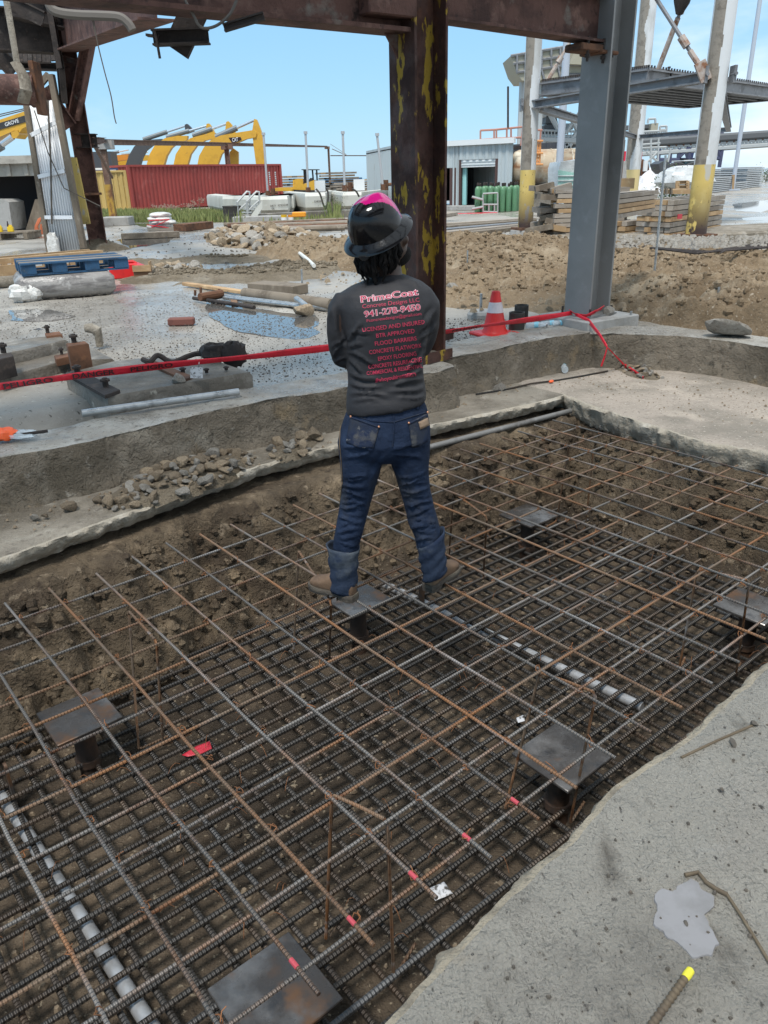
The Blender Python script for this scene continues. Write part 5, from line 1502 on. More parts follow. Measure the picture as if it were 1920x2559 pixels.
heap('dirt_ground', None, m_dirt, [(1160, 665, 2.2, 2.6, .10), (1330, 690, 2.0, 2.6, .09), (1180, 632, 2.6, 1.6, .24), (1000, 660, 2.0, 1.8, .12), (850, 640, 1.5, 1.6, .20), (930, 625, 2.0, 1.5, .12), (1330, 640, 2.6, 1.4, .14),
     (1100, 740, .9, 1.0, .08), (1230, 740, 1.2, 1.3, .10), (1600, 700, 2.2, 1.7, .14), (1660, 660, 2.8, 1.2, .10), (1850, 665, 2.4, 1.2, .08), (1790, 780, 1.3, .9, .10), (1900, 800, 1.5, 1.2, .18), (1560, 770, 1.5, 1.3, .05), (1700, 740, 2.4, 1.4, .03), (1890, 720, 2.4, 1.3, .02), (1400, 740, 1.4, 1.6, .06), (780, 640, 1.3, 1.2, .2), (1720, 830, 1.3, .7, .02), (1900, 870, 1.3, .7, .04), (2000, 760, 2.5, 2, .15)],
     -4.0, 12.0, 7.0, 21.0, .036, .12, 201, nclod=6500)
heap('broken_ground', None, m_dirt2, [(460, 690, 1.6, .9, .05), (620, 690, 2.0, 1.2, .06), (350, 660, 2.0, 1.0, .03), (720, 680, 1.5, 1.2, .08), (560, 650, 2.4, 1.3, .04)], -8, 0, 10, 20, .06, .045, 231, nclod=1500)
rubble('rubble_mound', 'mound of broken tan concrete rubble in the middle distance left of the hard hat', ((650, 600), (805, 604), (645, 580)), GZ, 260, .05, .22, .36, [m_stone, m_stone_grey, m_stone], 41, m_dirt)
rubble('rubble_pile', 'low scatter of grey rubble beyond the blue pallet', ((440, 678), (540, 680), (440, 664)), GZ, 60, .03, .13, .07, [m_stone_grey, m_stone], 43)
rr = random.Random(77)
for i in range(14):                                # single stones lying in the dirt
    x, y = rr.uniform(1090, 1920), rr.uniform(620, 790)
    if 1420 < x < 1540: continue
    stone(gp(x, y, GZ + .10), rr.uniform(.09, .17), None, rr, rr.choice([m_stone, m_stone_grey]), label='fist to head sized stone half buried in the tan dirt of the yard', group='stones lying in the tan dirt')
mb = MB(); pebbles(mb, lambda r_: gp(r_.uniform(760, 990), r_.uniform(600, 720), GZ + .02), 160, .02, .08); pebbles(mb, lambda r_: gp(r_.uniform(1090, 1920), r_.uniform(620, 790), GZ + .09), 260, .02, .08)
tag(mb.build('loose_stones', m_stone, ang=25), 'small stones strewn over the dug up dirt', 'stones', kind='stuff')
o = stone(gp(1820, 820, GZ + .12), .24, None, random.Random(2), m_stone_grey, label='big flat concrete lump in brown mud at the right', group=None, flat=True)
mb = MB()
pebbles(mb, lambda r_: (lambda p: None if st(p)[1] < 5.05 else (p.x, p.y, GZ + .015))(gp(r_.uniform(0, 900), r_.uniform(730, 960), GZ)), 9000, .003, .013)
pebbles(mb, lambda r_: (lambda p: None if st(p)[1] < 5.05 else (p.x, p.y, GZ + .015))(gp(r_.uniform(1060, 1380), r_.uniform(800, 880), GZ)), 1800, .004, .014)
pebbles(mb, lambda r_: (lambda p: (p.x, p.y, GZ + .02))(gp(r_.uniform(200, 1900), r_.uniform(560, 700), GZ)), 1500, .012, .045)
tag(mb.build('gravel', m_peb, ang=25), 'loose dark gravel scattered over the wet yard pavement', 'gravel', kind='stuff')

# ================================================================== CONE, STUBS, STAKES
cn = gp(1236, 838, GZ + .02)
co = thing('traffic_cone', 'red traffic cone with a white band standing behind the kerb', 'traffic cone', cn)
m_cone = M('red_cone_plastic', (.62, .022, .018), .45, layers=(((.45, .02, .018), 6, .5, .7), ((.5, .2, .15), 14, .66, .8)))
m_refl = M('grey_white_reflective_band', (.60, .56, .58), .4, layers=(((.45, .42, .44), 8, .5, .7),))
hC = at_on(1243, 727, cn).z - cn.z
def cr(z): return .125 - (.125 - .038) * z / hC
MB().box(cn + Vector((0, 0, .018)), (.37, .37, .036), RZ(.5), bev=.012).build('cone_base', m_cone, co)
T_c = Matrix.Translation(cn)
MB().lathe([(cr(.036) + .012, .036), (cr(.06), .06), (cr(hC * .53), hC * .53)], T_c, 28, cap=False).build('cone_body', m_cone, co)
MB().lathe([(cr(hC * .53) + .002, hC * .53), (cr(hC * .76) + .002, hC * .76)], T_c, 28, cap=False).build('reflective_band', m_refl, co)
MB().lathe([(cr(hC * .76), hC * .76), (cr(hC * .99), hC * .99), (.03, hC), (.026, hC - .03)], T_c, 28, cap=False).build('cone_tip', m_cone, co)
m_blackpipe = M('muddy_black_pipe', (.035, .032, .028), .7, layers=(((.10, .085, .07), 7, .52, .7),), bump=((18, .006),))
def stub(px, py, top, r, label):
    p = gp(px, py, GZ); h = at_on(px, top, p).z - p.z
    ro = thing('pipe_stub', label, 'pipe', p, 'black pipe stubs beside the cone')
    MB().lathe([(r, 0), (r, h), (r * .86, h), (r * .86, h * .5)], Matrix.Translation(p), 20, cap=False).build('pipe_wall', m_blackpipe, ro)
stub(1290, 836, 780, .078, 'black muddy pipe stub right beside the cone, the nearer of two')
stub(1302, 806, 762, .075, 'black pipe stub half hidden behind the nearer stub')
q = gp(1330, 822, GZ + .03)
for i, (dx, dy) in enumerate(((-.06, .02), (.1, .06), (.2, .03))):
    bottle(q + Vector((dx, dy, 0)), Vector((1, .3 * (i - 1), .05)), ('blue bottle lying beside the pipe stubs', 'clear blue bottle in the middle of the bottle litter', 'clear bottle lying next to the concrete pedestal')[i], 1.0, 'bottles littered by the pedestal')
def stake(x0, y0, x1, y1, label, r=.013, z=GZ, puck=False, mat=None):
    p = gp(x0, y0, z); t = at_on(x1, y1, p)
    ro = thing('steel_stake', label, 'stake', p, 'steel stakes in the dirt')
    MB().tube([p - Vector((0, 0, .1)), t], r, 8).build('stake_rod', mat or m_galv, ro)
    if puck: MB().lathe([(.14, -.05), (.15, .05), (.13, .08)], Matrix.Translation(p), 14).build('concrete_puck', m_ped, ro)
stake(1201, 795, 1203, 734, 'short pipe stake in a concrete puck left of the cone', .016, GZ, True)
stake(1210, 722, 1211, 684, 'short pipe stake behind the one with the concrete puck', .014)
stake(1168, 688, 1169, 626, 'thin stake in the dirt right of the rusty column', .014)
stake(756, 728, 754, 673, 'thin stake left of the person by the old timber', .014)
stake(1632, 722, 1664, 388, 'tall thin steel rod standing right of the grey column', .016)
stake(1787, 790, 1798, 717, 'short leaning stake in mud at the right', .016)
stake(1573, 818, 1578, 778, 'small stake just right of the concrete pedestal', .014)
long_pipe('loose_pipe', gp(1286, 606, GZ + .1), at_on(1348, 570, gp(1348, 590, GZ)), .035, m_galv, 'grey pipe sticking out of the dirt by the left white column', 'pipe', group='loose pipes by the timber stacks')
long_pipe('loose_pipe', gp(1362, 632, GZ + .1), at_on(1422, 588, gp(1422, 605, GZ)), .022, m_galv, 'bent grey pipe leaning left of the grey column', 'pipe', group='loose pipes by the timber stacks')
long_pipe('loose_pipe', gp(1360, 630, GZ + .12), gp(1440, 622, GZ + .12), .02, m_galv, 'grey pipe lying flat left of the grey column', 'pipe', group='loose pipes by the timber stacks')
m_whitepvc = M('white_plastic_pipe', (.66, .66, .62), .4)
P_ = [gp(x, y, GZ + .14) for x, y in ((731, 623), (748, 632), (768, 648), (785, 664))]
tag(MB().tube(P_, .035, 12).build('loose_pipe', m_whitepvc, loc=P_[0]), 'curved white plastic pipe lying in front of the rubble mound', 'pipe')

# ================================================================== CAUTION TAPE
m_tape = M('red_barrier_tape', (.62, .012, .03), .42, layers=(((.42, .008, .02), 6, .5, .7), ((.75, .06, .09), 10, .62, .75)), bump=((14, .01),))
m_black = M('black_print', (.02, .006, .008), .6)
def ribbon(name, label, pts, width, parent=None, text=(), seed=1):
    """pts (x, y, Y) centre line; hangs with its face roughly to the pit"""
    P = [at(*p) for p in pts]; Q = []
    for i in range(len(P) - 1):
        for u_ in np.linspace(0, 1, 14)[:-1]: Q.append(P[i] + (P[i + 1] - P[i]) * u_)
    Q.append(P[-1]); n = len(Q)
    V = []; cum = [0]
    for i in range(1, n): cum.append(cum[-1] + (Q[i] - Q[i - 1]).length)
    def fr(d):
        i = max(0, min(n - 2, int(np.searchsorted(cum, d)) - 1)); u_ = (d - cum[i]) / max(cum[i + 1] - cum[i], 1e-6)
        p = Q[i].lerp(Q[i + 1], u_); t = (Q[i + 1] - Q[i]).normalized()
        s_ = Vector((-t.y, t.x, 0)).normalized(); up_ = t.cross(s_) * -1
        if up_.z < 0: up_ = -up_
        tw = .35 * math.sin(d * 2.1 + seed) + .5 * math.sin(d * .8 + seed)
        return p, (up_ * math.cos(tw) + s_ * math.sin(tw)), s_
    rows = []
    for d in np.linspace(0, cum[-1], n):
        p, up_, s_ = fr(d); w_ = width * (1 + .18 * math.sin(d * 5 + seed))
        rows.append([p - up_ * w_ / 2, p - up_ * w_ * .15 + s_ * .006, p + up_ * w_ * .2 - s_ * .005, p + up_ * w_ / 2])
    mb = MB().loft(rows, False, False, closed=False)
    o = mb.build(name, m_tape, parent, ang=180, loc=None if parent else Q[0])
    md = o.modifiers.new('t', 'SOLIDIFY'); md.thickness = .002
    if label: tag(o, label, 'barrier tape', 'red barrier tape')
    for body, d0, d1, h in text:
        V0, Fq = text_shape(body, .02); a0, a1 = V0[:, 0].min(), V0[:, 0].max(); vs = []
        for x, y in V0:
            p, up_, s_ = fr(d0 + (x - a0) / (a1 - a0) * (d1 - d0))
            vs.append(p + up_ * ((y / .73 - .5) * h) - s_ * .0075 + (CAMV - p).normalized() * .006)
        MB().add(vs, Fq).build('lettering', m_black, o, ang=0, fix=False)
    return o
YA, YB = 4.95, 6.1
tpx = [(-90, 980, 4.75), (0, 966, 4.9), (200, 938, 5.2), (420, 912, 5.5), (640, 890, 5.8), (830, 868, 6.05), (1000, 842, 6.5), (1088, 834, 6.75), (1200, 815, 6.95), (1320, 799, 7.5), (1395, 788, 7.75), (1430, 782, 7.85)]
TP = [at(*p) for p in tpx]; LL = sum((TP[i + 1] - TP[i]).length for i in range(len(TP) - 1))
d02 = (TP[1] - TP[0]).length
tape = ribbon('barrier_tape', 'long red barrier tape stretched behind the person to the grey column', tpx, .050, text=(("PELIGRO", d02 + .02, d02 + .33, .036), ("DANGER", d02 + .46, d02 + .74, .036), ("PELIGRO", d02 + .85, d02 + 1.15, .034), ("DANGER", 3.45, 3.75, .03), ("PELIGRO", 3.9, 4.2, .03)), seed=2)
m1 = MB(); q0 = at(495, 905, 5.55)
pt = [at(x, y, 5.55) for x, y in ((476, 918), (507, 917), (507, 945), (476, 945))]
m1.add(pt + [p + Vector((0, .003, 0)) for p in pt], [(0, 1, 2, 3), (7, 6, 5, 4), (0, 4, 5, 1), (1, 5, 6, 2), (2, 6, 7, 3), (3, 7, 4, 0)])
tagc = thing('paper_tag', 'small white paper tag hanging from the red tape', 'paper tag', q0); m1.build('tag_card', m_card, tagc)
MB().tube([at(498, 905, 5.55), at(497, 918, 5.55)], .003, 6).build('tie', m_card, tagc)
for i in range(4):
    V0, Fq = text_shape(("KEEP OUT OF", "THE MARKED", "WORK AREA", "SITE OFFICE")[i])
    a0, a1 = V0[:, 0].min(), V0[:, 0].max()
    break
YG = cg.y - .28
ribbon('barrier_tape', 'knotted red tape wrapped round the foot of the grey column', [(1424, 775, YG + .1), (1438, 786, YG), (1465, 790, YG - .02), (1490, 778, YG - .02), (1508, 768, YG + .1)], .045, seed=5)
ribbon('barrier_tape', 'loose red tape trailing from the column down to the far slab', [(1440, 786, YG), (1470, 800, YG - .12), (1500, 838, 7.2), (1518, 868, 7.05), (1560, 912, gp(1560, 912, .03).y), (1608, 944, gp(1608, 944, .015).y)], .026, seed=7)
ribbon('barrier_tape', 'short red tape end dangling below the knot', [(1518, 868, 7.05), (1512, 890, 7.02), (1503, 916, 7.0)], .03, seed=9)
# ================================================================== UNSEEN ROOF OVER THE PIT (deck strips added to shade the pit and hat)
m_deck = M('unseen_shade_deck', (.10, .085, .075), .85, layers=(((.05, .04, .035), 2, .45, .65),))
rf = thing('unseen_shade_roof', 'unseen corrugated roof deck added over the pit area for shade', 'roof', W(0, 0, 6.6))
mb = MB(); xs = np.arange(-9, 5.61, .1)
for k0, k1 in ((-10, -6.2), (-5.6, -2.6), (3.0, 4.3)):
    row0 = [W(s_, k0, 6.6 + (.03 if i % 2 else 0)) for i, s_ in enumerate(xs)]; row1 = [W(s_, k1, 6.6 + (.03 if i % 2 else 0)) for i, s_ in enumerate(xs)]
    mb.loft([row0, row1], False, False, closed=False)
mb.build('deck_sheet', m_deck, rf, ang=0)
for s_ in np.arange(-9, 5.7, 1.5):
    m1 = MB(); beam(m1, W(s_, -10, 6.4), W(s_, 4.4, 6.4), .12, .3); m1.build('purlin', m_darksteel, rf, ang=30)
# ================================================================== MIDDLE DISTANCE, LEFT
m_wood = M('weathered_grey_timber', (.30, .26, .215), .85, layers=(((.20, .165, .13), 3, .45, .65, 6, (.2, 1, 1)), ((.40, .37, .33), 6, .56, .72, 6, (.2, 1, 1)), ((.12, .09, .065), 14, .62, .75)), rnd=.22)
m_woodt = M('tan_sawn_timber', (.42, .28, .15), .8, layers=(((.30, .19, .10), 4, .45, .65, 6, (.2, 1, 1)), ((.52, .39, .24), 8, .56, .72)), rnd=.2)
m_bluewood = M('blue_painted_wood', (.018, .075, .16), .7, layers=(((.012, .035, .07), 6, .5, .7), ((.10, .13, .15), 12, .62, .76)))
def bx(mb, p, ax, size, off=(0, 0, 0), bev=0.0):
    """box in the frame of yaw angle ax, offset from p"""
    q = Vector(p) + RZ(ax) @ Vector(off); return mb.box(q, size, RZ(ax), bev=bev)
def seg(p, q): return math.atan2(q.y - p.y, q.x - p.x), (q - p).length
m_shrink = M('shrink_wrapped_boards', (.30, .285, .27), .22, layers=(((.15, .14, .135), 4, .45, .6, 6, (.3, 1, 3)), ((.55, .54, .52), 7, .60, .74)), bump=((9, .02), (30, .006)))
# wrapped bundle with the blue pallet on it
A, B = gp(48, 755, GZ), gp(295, 735, GZ); ax, L = seg(A, B)
bun = thing('wrapped_bundle', 'grey plastic wrapped bundle of boards under the blue pallet', 'bundle', (A + B) / 2)
c = (A + B) / 2 + RZ(ax) @ Vector((0, .55, 0))
m1 = MB(); m1.box(c + Vector((0, 0, .16)), (L, 1.04, .32), RZ(ax), bev=.07); m1.build('wrapped_boards', m_shrink, bun, ang=50)
for x, s_ in ((-.46, .17), (-.36, .13)):
    q = c + RZ(ax) @ Vector((x * L, -.42, .10)); lump(MB(), q, (.16, .13, .12), int(x * -30)).build('plastic_flap', m_bag, bun, ang=25)
pal = thing('pallet', 'blue painted wooden pallet lying on the grey wrapped bundle', 'pallet', c + Vector((0, 0, .24)))
pc_ = Vector((c.x + .12, c.y + .1, GZ + .40)); pax = ax + .04
for i in range(6):
    bx(m := MB(), pc_, pax, (1.45, .12, .022), (0, -.45 + i * .18, .085)); m.build('deck_board', m_wood if i in (1, 3) else m_bluewood, pal)
for x in (-.63, -.22, .22, .63):
    for y in (-.43, 0, .43):
        bx(m := MB(), pc_, pax, (.2, .13, .12), (x, y, .013)); m.build('block', m_bluewood, pal)
for y in (-.43, 0, .43):
    bx(m := MB(), pc_, pax, (1.45, .12, .022), (0, y, -.06)); m.build('bottom_board', m_bluewood, pal)
# long timber crate behind it
A, B = gp(-60, 700, GZ), gp(262, 668, GZ); ax, L = seg(A, B)
cr_ = thing('timber_crate', 'long open tan timber crate behind the blue pallet at the left', 'crate', (A + B) / 2)
for z, y in ((.27, 0), (.27, .12), (.27, .55), (.04, 0), (.04, .55)):
    bx(m := MB(), A, ax, (L, .07, .09), (L / 2, y, z)); m.build('rail', m_woodt, cr_)
for x in (.12, .3, .62, .74, .98):
    for y in (0, .55):
        bx(m := MB(), A, ax, (.10, .08, .24), (L * x, y + .001, .13)); m.build('post', m_woodt, cr_)
bx(m := MB(), A, ax, (L * .40, .10, .20), (L * .2, -.06, .11)); m.build('base_timber', m_woodt, cr_)
MB().tube([gp(-40, 708, .36), gp(78, 700, .36)], .09, 14).build('pale_roll', m_ledge, cr_)
m_redcan = M('red_fuel_can_plastic', (.62, .02, .02), .4, layers=(((.45, .02, .02), 5, .5, .7),))
m_ycan = M('yellow_can_plastic', (.72, .48, .015), .4, layers=(((.5, .33, .02), 5, .5, .7),))
def jerry(p, ax, w_, d_, h, mat, label, group=None):
    ro = thing('fuel_can', label, 'fuel can', p, group)
    m1 = MB(); pr = [(-w_ / 2, 0), (w_ / 2, 0), (w_ / 2, h * .72), (w_ * .30, h * .93), (-w_ * .1, h * .93), (-w_ / 2, h * .75)]
    rings = []
    for y, k in ((-d_ / 2, .90), (-d_ * .42, 1), (d_ * .42, 1), (d_ / 2, .90)):
        rings.append([Vector(p) + RZ(ax) @ Vector((x * k, y, h * .47 + (z - h * .47) * k)) for x, z in pr])
    m1.loft(rings); m1.build('can_body', mat, ro, ang=30)
    MB().tube([Vector(p) + RZ(ax) @ Vector((w_ * .3, 0, h * .9)), Vector(p) + RZ(ax) @ Vector((w_ * .2, 0, h * 1.03)), Vector(p) + RZ(ax) @ Vector((-w_ * .2, 0, h * 1.03)), Vector(p) + RZ(ax) @ Vector((-w_ * .3, 0, h * .88))], .025, 8).build('handle', mat, ro)
    MB().lathe([(.035, 0), (.03, .05), (.02, .09), (.012, .16)], Matrix.Translation(Vector(p) + RZ(ax) @ Vector((-w_ * .32, 0, h * .86))), 10).build('spout', m_black, ro)
    return ro
p = gp(322, 694, GZ); jerry(p, .1, .55, .35, at_on(322, 655, p).z - p.z, m_redcan, 'red plastic fuel can behind the right end of the blue pallet')
p = gp(356, 697, GZ); h = at_on(356, 675, p).z - p.z
bxo = thing('cardboard_box', 'small open brown cardboard box right of the red fuel can', 'box', p)
m_cardb = M('brown_cardboard', (.20, .115, .065), .85)
MB().box(p + Vector((0, .1, h / 2)), (.28, .2, h), RZ(.1)).build('box_body', m_cardb, bxo)
MB().box(p + Vector((.02, -.02, h + .03)), (.30, .015, .10), RZ(.1)).build('flap', m_woodt, bxo); MB().box(p + Vector((.13, .12, h + .06)), (.015, .2, .14), RZ(.1)).build('flap', m_woodt, bxo)
# timber and pipe litter left of the person
def plank(px0, px1, w_, h_, mat, label, name='plank', cat='plank', z=GZ, grp='timber and pipes lying on the wet pavement'):
    a, b = gp(*px0, z), gp(*px1, z); ax, L = seg(a, b)
    return tag(MB().box((a + b) / 2 + Vector((0, 0, h_ / 2)), (L, w_, h_), RZ(ax), bev=.008).build(name, mat, loc=(a + b) / 2), label, cat, grp)
plank((462, 713), (612, 735), .10, .05, m_woodt, 'narrow tan plank leading to the old log left of the person')
long_pipe('old_log', gp(612, 733, GZ + .07), gp(830, 762, GZ + .07), .075, m_wood_dirty, 'thick dirty timber log lying left of the person', 'log', group='timber and pipes lying on the wet pavement')
plank((640, 727), (752, 736), .34, .13, m_wood_dirty, 'broken dirty timber beam behind the log')
for i, (a, b, r_) in enumerate((((556, 740), (850, 774), .03), ((560, 744), (752, 765), .025), ((640, 742), (850, 766), .03))):
    long_pipe('galvanised_pipe', gp(*a, GZ + .03), gp(*b, GZ + .03), r_, m_galv, ('long grey pipe in front of the log', 'shorter grey pipe nearest the puddle', 'grey pipe directly against the log')[i], 'pipe', group='timber and pipes lying on the wet pavement')
long_pipe('galvanised_pipe', gp(741, 746, GZ + .12), gp(780, 775, GZ + .03), .035, m_galv, 'short grey pipe lying crosswise over the long pipes', 'pipe', group='timber and pipes lying on the wet pavement')
long_pipe('rusty_pipe', gp(484, 745, GZ + .03), gp(636, 768, GZ + .03), .025, m_darksteel, 'dark rusty pipe at the edge of the puddle', 'pipe', group='timber and pipes lying on the wet pavement')
v = thing('rusty_valve', 'rusty pipe valve assembly at the left end of the dark pipe', 'valve', gp(520, 742, GZ))
MB().tube([gp(500, 742, GZ + .08), gp(555, 733, GZ + .08)], .05, 10).build('valve_body', m_rustsolid, v)
for x, y0, y1 in ((488, 735, 725), (502, 735, 718), (548, 730, 722)):
    q = gp(x, y0 + 4, GZ + .05); MB().tube([q, at_on(x, y1, q)], .018, 8).build('valve_stem', m_rustsolid, v)
MB().tube([gp(530, 743, GZ + .04), gp(555, 738, GZ + .04)], .04, 10).build('flange', m_darksteel, v)
stone(gp(760, 775, GZ + .06), .12, None, random.Random(5), m_stone, label='muddy stone beside the crosswise grey pipe')
flat_scrap('card_scrap', [(576, 744), (592, 742), (594, 757), (578, 759)], GZ + .02, m_cardb, 'tan cardboard scrap between the pipes', 'card', .003, 6)
# puddles
def puddle(px, seed, z=GZ - .006):
    P = [gp(x, y, z) for x, y in px]; c = sum(P, Vector()) / len(P); Q = []
    for i in range(len(P)):
        p, q = P[i], P[(i + 1) % len(P)]
        for u_ in (0, .2, .4, .6, .8):
            v_ = p.lerp(q, u_); Q.append(v_ + (v_ - c) * .16 * float(fbm([v_.x * 3], [v_.y * 3], 1, 3, seed)[0]))
    n = len(Q)
    structure(MB().add(Q + [q + Vector((0, 0, -.03)) for q in Q] + [c], [(i, (i + 1) % n, 2 * n) for i in range(n)] + [(i, n + i, n + (i + 1) % n, (i + 1) % n) for i in range(n)]).build('puddle', m_water, loc=c))
puddle([(520, 757), (600, 762), (690, 778), (790, 790), (800, 830), (740, 850), (640, 840), (560, 815), (520, 785)], 3)
puddle([(20, 775), (110, 768), (180, 790), (120, 805), (30, 800)], 5)
puddle([(0, 815), (60, 808), (110, 825), (40, 840), (-30, 838)], 6)
puddle([(285, 600), (360, 585), (440, 590), (420, 605), (330, 618)], 7)
puddle([(330, 560), (430, 556), (520, 562), (500, 572), (400, 575)], 8)
puddle([(1740, 715), (1830, 705), (1930, 712), (1990, 735), (1880, 750), (1780, 742)], 9)
puddle([(1190, 860), (1255, 845), (1300, 855), (1260, 872), (1200, 878)], 10)
puddle([(1830, 510), (1920, 500), (1960, 515), (1900, 530), (1840, 528)], 11)
puddle([(1850, 545), (1990, 535), (1990, 555), (1880, 560)], 12)
# striped pallet of white bags
A = gp(362, 577, GZ); B = gp(436, 575, GZ); ax, L = seg(A, B)
bg_ = thing('bag_pallet', 'pallet of white bags tied with red tape on the grass edge', 'pallet of bags', (A + B) / 2)
c = (A + B) / 2 + Vector((0, L * .4, 0)); h = at_on(400, 534, A).z - GZ
for i in range(4):
    m1 = MB(); lump(m1, c + Vector((.06 * math.sin(i * 2), 0, h * (.22 + i * .23))), (L * (.5 - .05 * i), L * .36, h * .17), 20 + i, 18, 8, .07); m1.build('bag_layer', m_bag, bg_, ang=40)
for x0, y0, x1, y1 in ((372, 552, 424, 548), (424, 548, 372, 572), (368, 562, 428, 570), (372, 552, 395, 549)):
    m1 = MB(); m1.tube([at(x0, y0, c.y - L * .40), at((x0 + x1) / 2, (y0 + y1) / 2, c.y - L * .44), at(x1, y1, c.y - L * .40)], .045, 6, squash=.3); m1.build('red_strap', m_tape, bg_)
bx(m := MB(), c, ax, (L * 1.1, L * .7, .1), (L * .15, -.1, .05)); m.build('pallet_base', m_wood, bg_)
plank((305, 598), (450, 592), .3, .16, m_wood_dirty, 'long brown timber lying before the white bags', grp=None)
plank((450, 578), (520, 570), .5, .22, m_rustsolid, 'bundle of rusty bars lying left of the rubble mound', 'bar_bundle', 'bar bundle', grp=None)
rbs = thing('pipe_bundle', 'long bundle of brown pipes lying behind the rubble mound', 'pipe bundle', gp(750, 560, GZ))
for i in range(7):
    MB().tube([gp(560 + i * 9, 562 + i * 2.4, GZ + .07), gp(862 + (i % 3) * 6, 549 + i * 3.4, GZ + .07)], .075, 8).build('pipe', (m_wood_dirty, m_rustsolid, m_wood)[i % 3], rbs)

# grass strip before the containers
m_grass = M('yellow_green_weeds', (.20, .225, .075), .8, layers=(((.13, .165, .05), 1.2, .45, .62), ((.32, .29, .14), 2.5, .55, .72)), rnd=.0, geo=True)
mb = MB(); rr = random.Random(31)
def blades(mb, px0, px1, py0, py1, n, h0, h1):
    for _ in range(n):
        p = gp(rr.uniform(px0, px1), rr.uniform(py0, py1), GZ); h = rr.uniform(h0, h1); a_ = rr.uniform(0, 6.28); w_ = .035
        l = Vector((rr.uniform(-.25, .25), rr.uniform(-.25, .25), 1)) * h; s_ = Vector((math.cos(a_), math.sin(a_), 0)) * w_
        mb.add([p - s_, p + s_, p + l * .6 + s_ * .7, p + l, p + l * .6 - s_ * .7], [(0, 1, 2, 4), (4, 2, 3)])
blades(mb, 255, 566, 532, 556, 6500, .1, .36)
blades(mb, 640, 860, 548, 556, 250, .1, .3)
blades(mb, 560, 615, 530, 560, 160, .2, .55)
blades(mb, 818, 850, 536, 552, 220, .2, .7)
tag(mb.build('grass', m_grass, ang=0, fix=False), 'pale green weeds growing in front of the containers', 'grass', kind='stuff')
m_weed = M('dry_pinkish_weed', (.30, .20, .16), .9)
for i, (x, y, t) in enumerate(((497, 519, 496), (545, 517, 500), (470, 523, 508), (432, 526, 512), (402, 528, 512))):
    p = gp(x, y, GZ); ro = thing('dry_weed', ('tallest dry reddish weed before the red container', 'dry reddish weed farthest right, near the middle gantry post', 'dry weed just left of the tallest one', 'short dry weed before the left part of the red container', 'leftmost short dry weed beside the mustard container corner')[i], 'weed', p)
    m1 = MB(); m2 = MB(); hh_ = at_on(x, t, p).z - GZ
    for k in range(9):
        a_ = rr.uniform(0, 6.28); tip = p + Vector((math.cos(a_) * rr.uniform(.1, .5), math.sin(a_) * .3, hh_ * rr.uniform(.6, 1)))
        m1.tube([p, p.lerp(tip, .5) + Vector((0, 0, .1)), tip], .008, 4)
        for q in range(5):
            b = tip + Vector((rr.uniform(-.1, .1), rr.uniform(-.1, .1), rr.uniform(-.12, .06))); m2.box(b, (.05, .05, .05))
    m1.build('stem', m_weed, ro); m2.build('seed_head', m_weed, ro)

# ================================================================== CONTAINERS
def flatpx(body, p0, p1, hpx, face, mat, parent, off=.03):
    """lettering laid on the vertical plane through face[0]..face[1] (ground points)"""
    a, b = face; n = Vector((b.y - a.y, -(b.x - a.x), 0)).normalized()
    if n.dot(CAMV - a) < 0: n = -n
    V0, Fq = text_shape(body, .012); a0, a1 = V0[:, 0].min(), V0[:, 0].max(); vs = []
    dx, dy = p1[0] - p0[0], p1[1] - p0[1]; L = math.hypot(dx, dy); ux, uy = dx / L, dy / L
    for x, y in V0:
        u_ = (x - a0) / (a1 - a0) * L; v_ = y / .73 * hpx
        d = Vector(ray(p0[0] + ux * u_ + uy * v_, p0[1] + uy * u_ - ux * v_))
        k = (a + n * off - CAMV).dot(n) / d.dot(n); vs.append(CAMV + d * k)
    return MB().add(vs, Fq).build('lettering', mat, parent, ang=0, fix=False)
def corr_panel(a, b, z0, z1, pitch, depth, nrm):
    """corrugated wall from a to b"""
    L = (b - a).length; n = max(2, int(L / pitch)); u_ = (b - a).normalized(); r0 = []; r1 = []
    for i in range(n):
        for f_, d in ((0, 0), (.35, 0), (.5, depth), (.85, depth)):
            q = a + u_ * ((i + f_) * L / n) - nrm * d
            r0.append(Vector((q.x, q.y, z0))); r1.append(Vector((q.x, q.y, z1)))
    r0.append(Vector((b.x, b.y, z0))); r1.append(Vector((b.x, b.y, z1)))
    return MB().loft([r0, r1], False, False, closed=False)
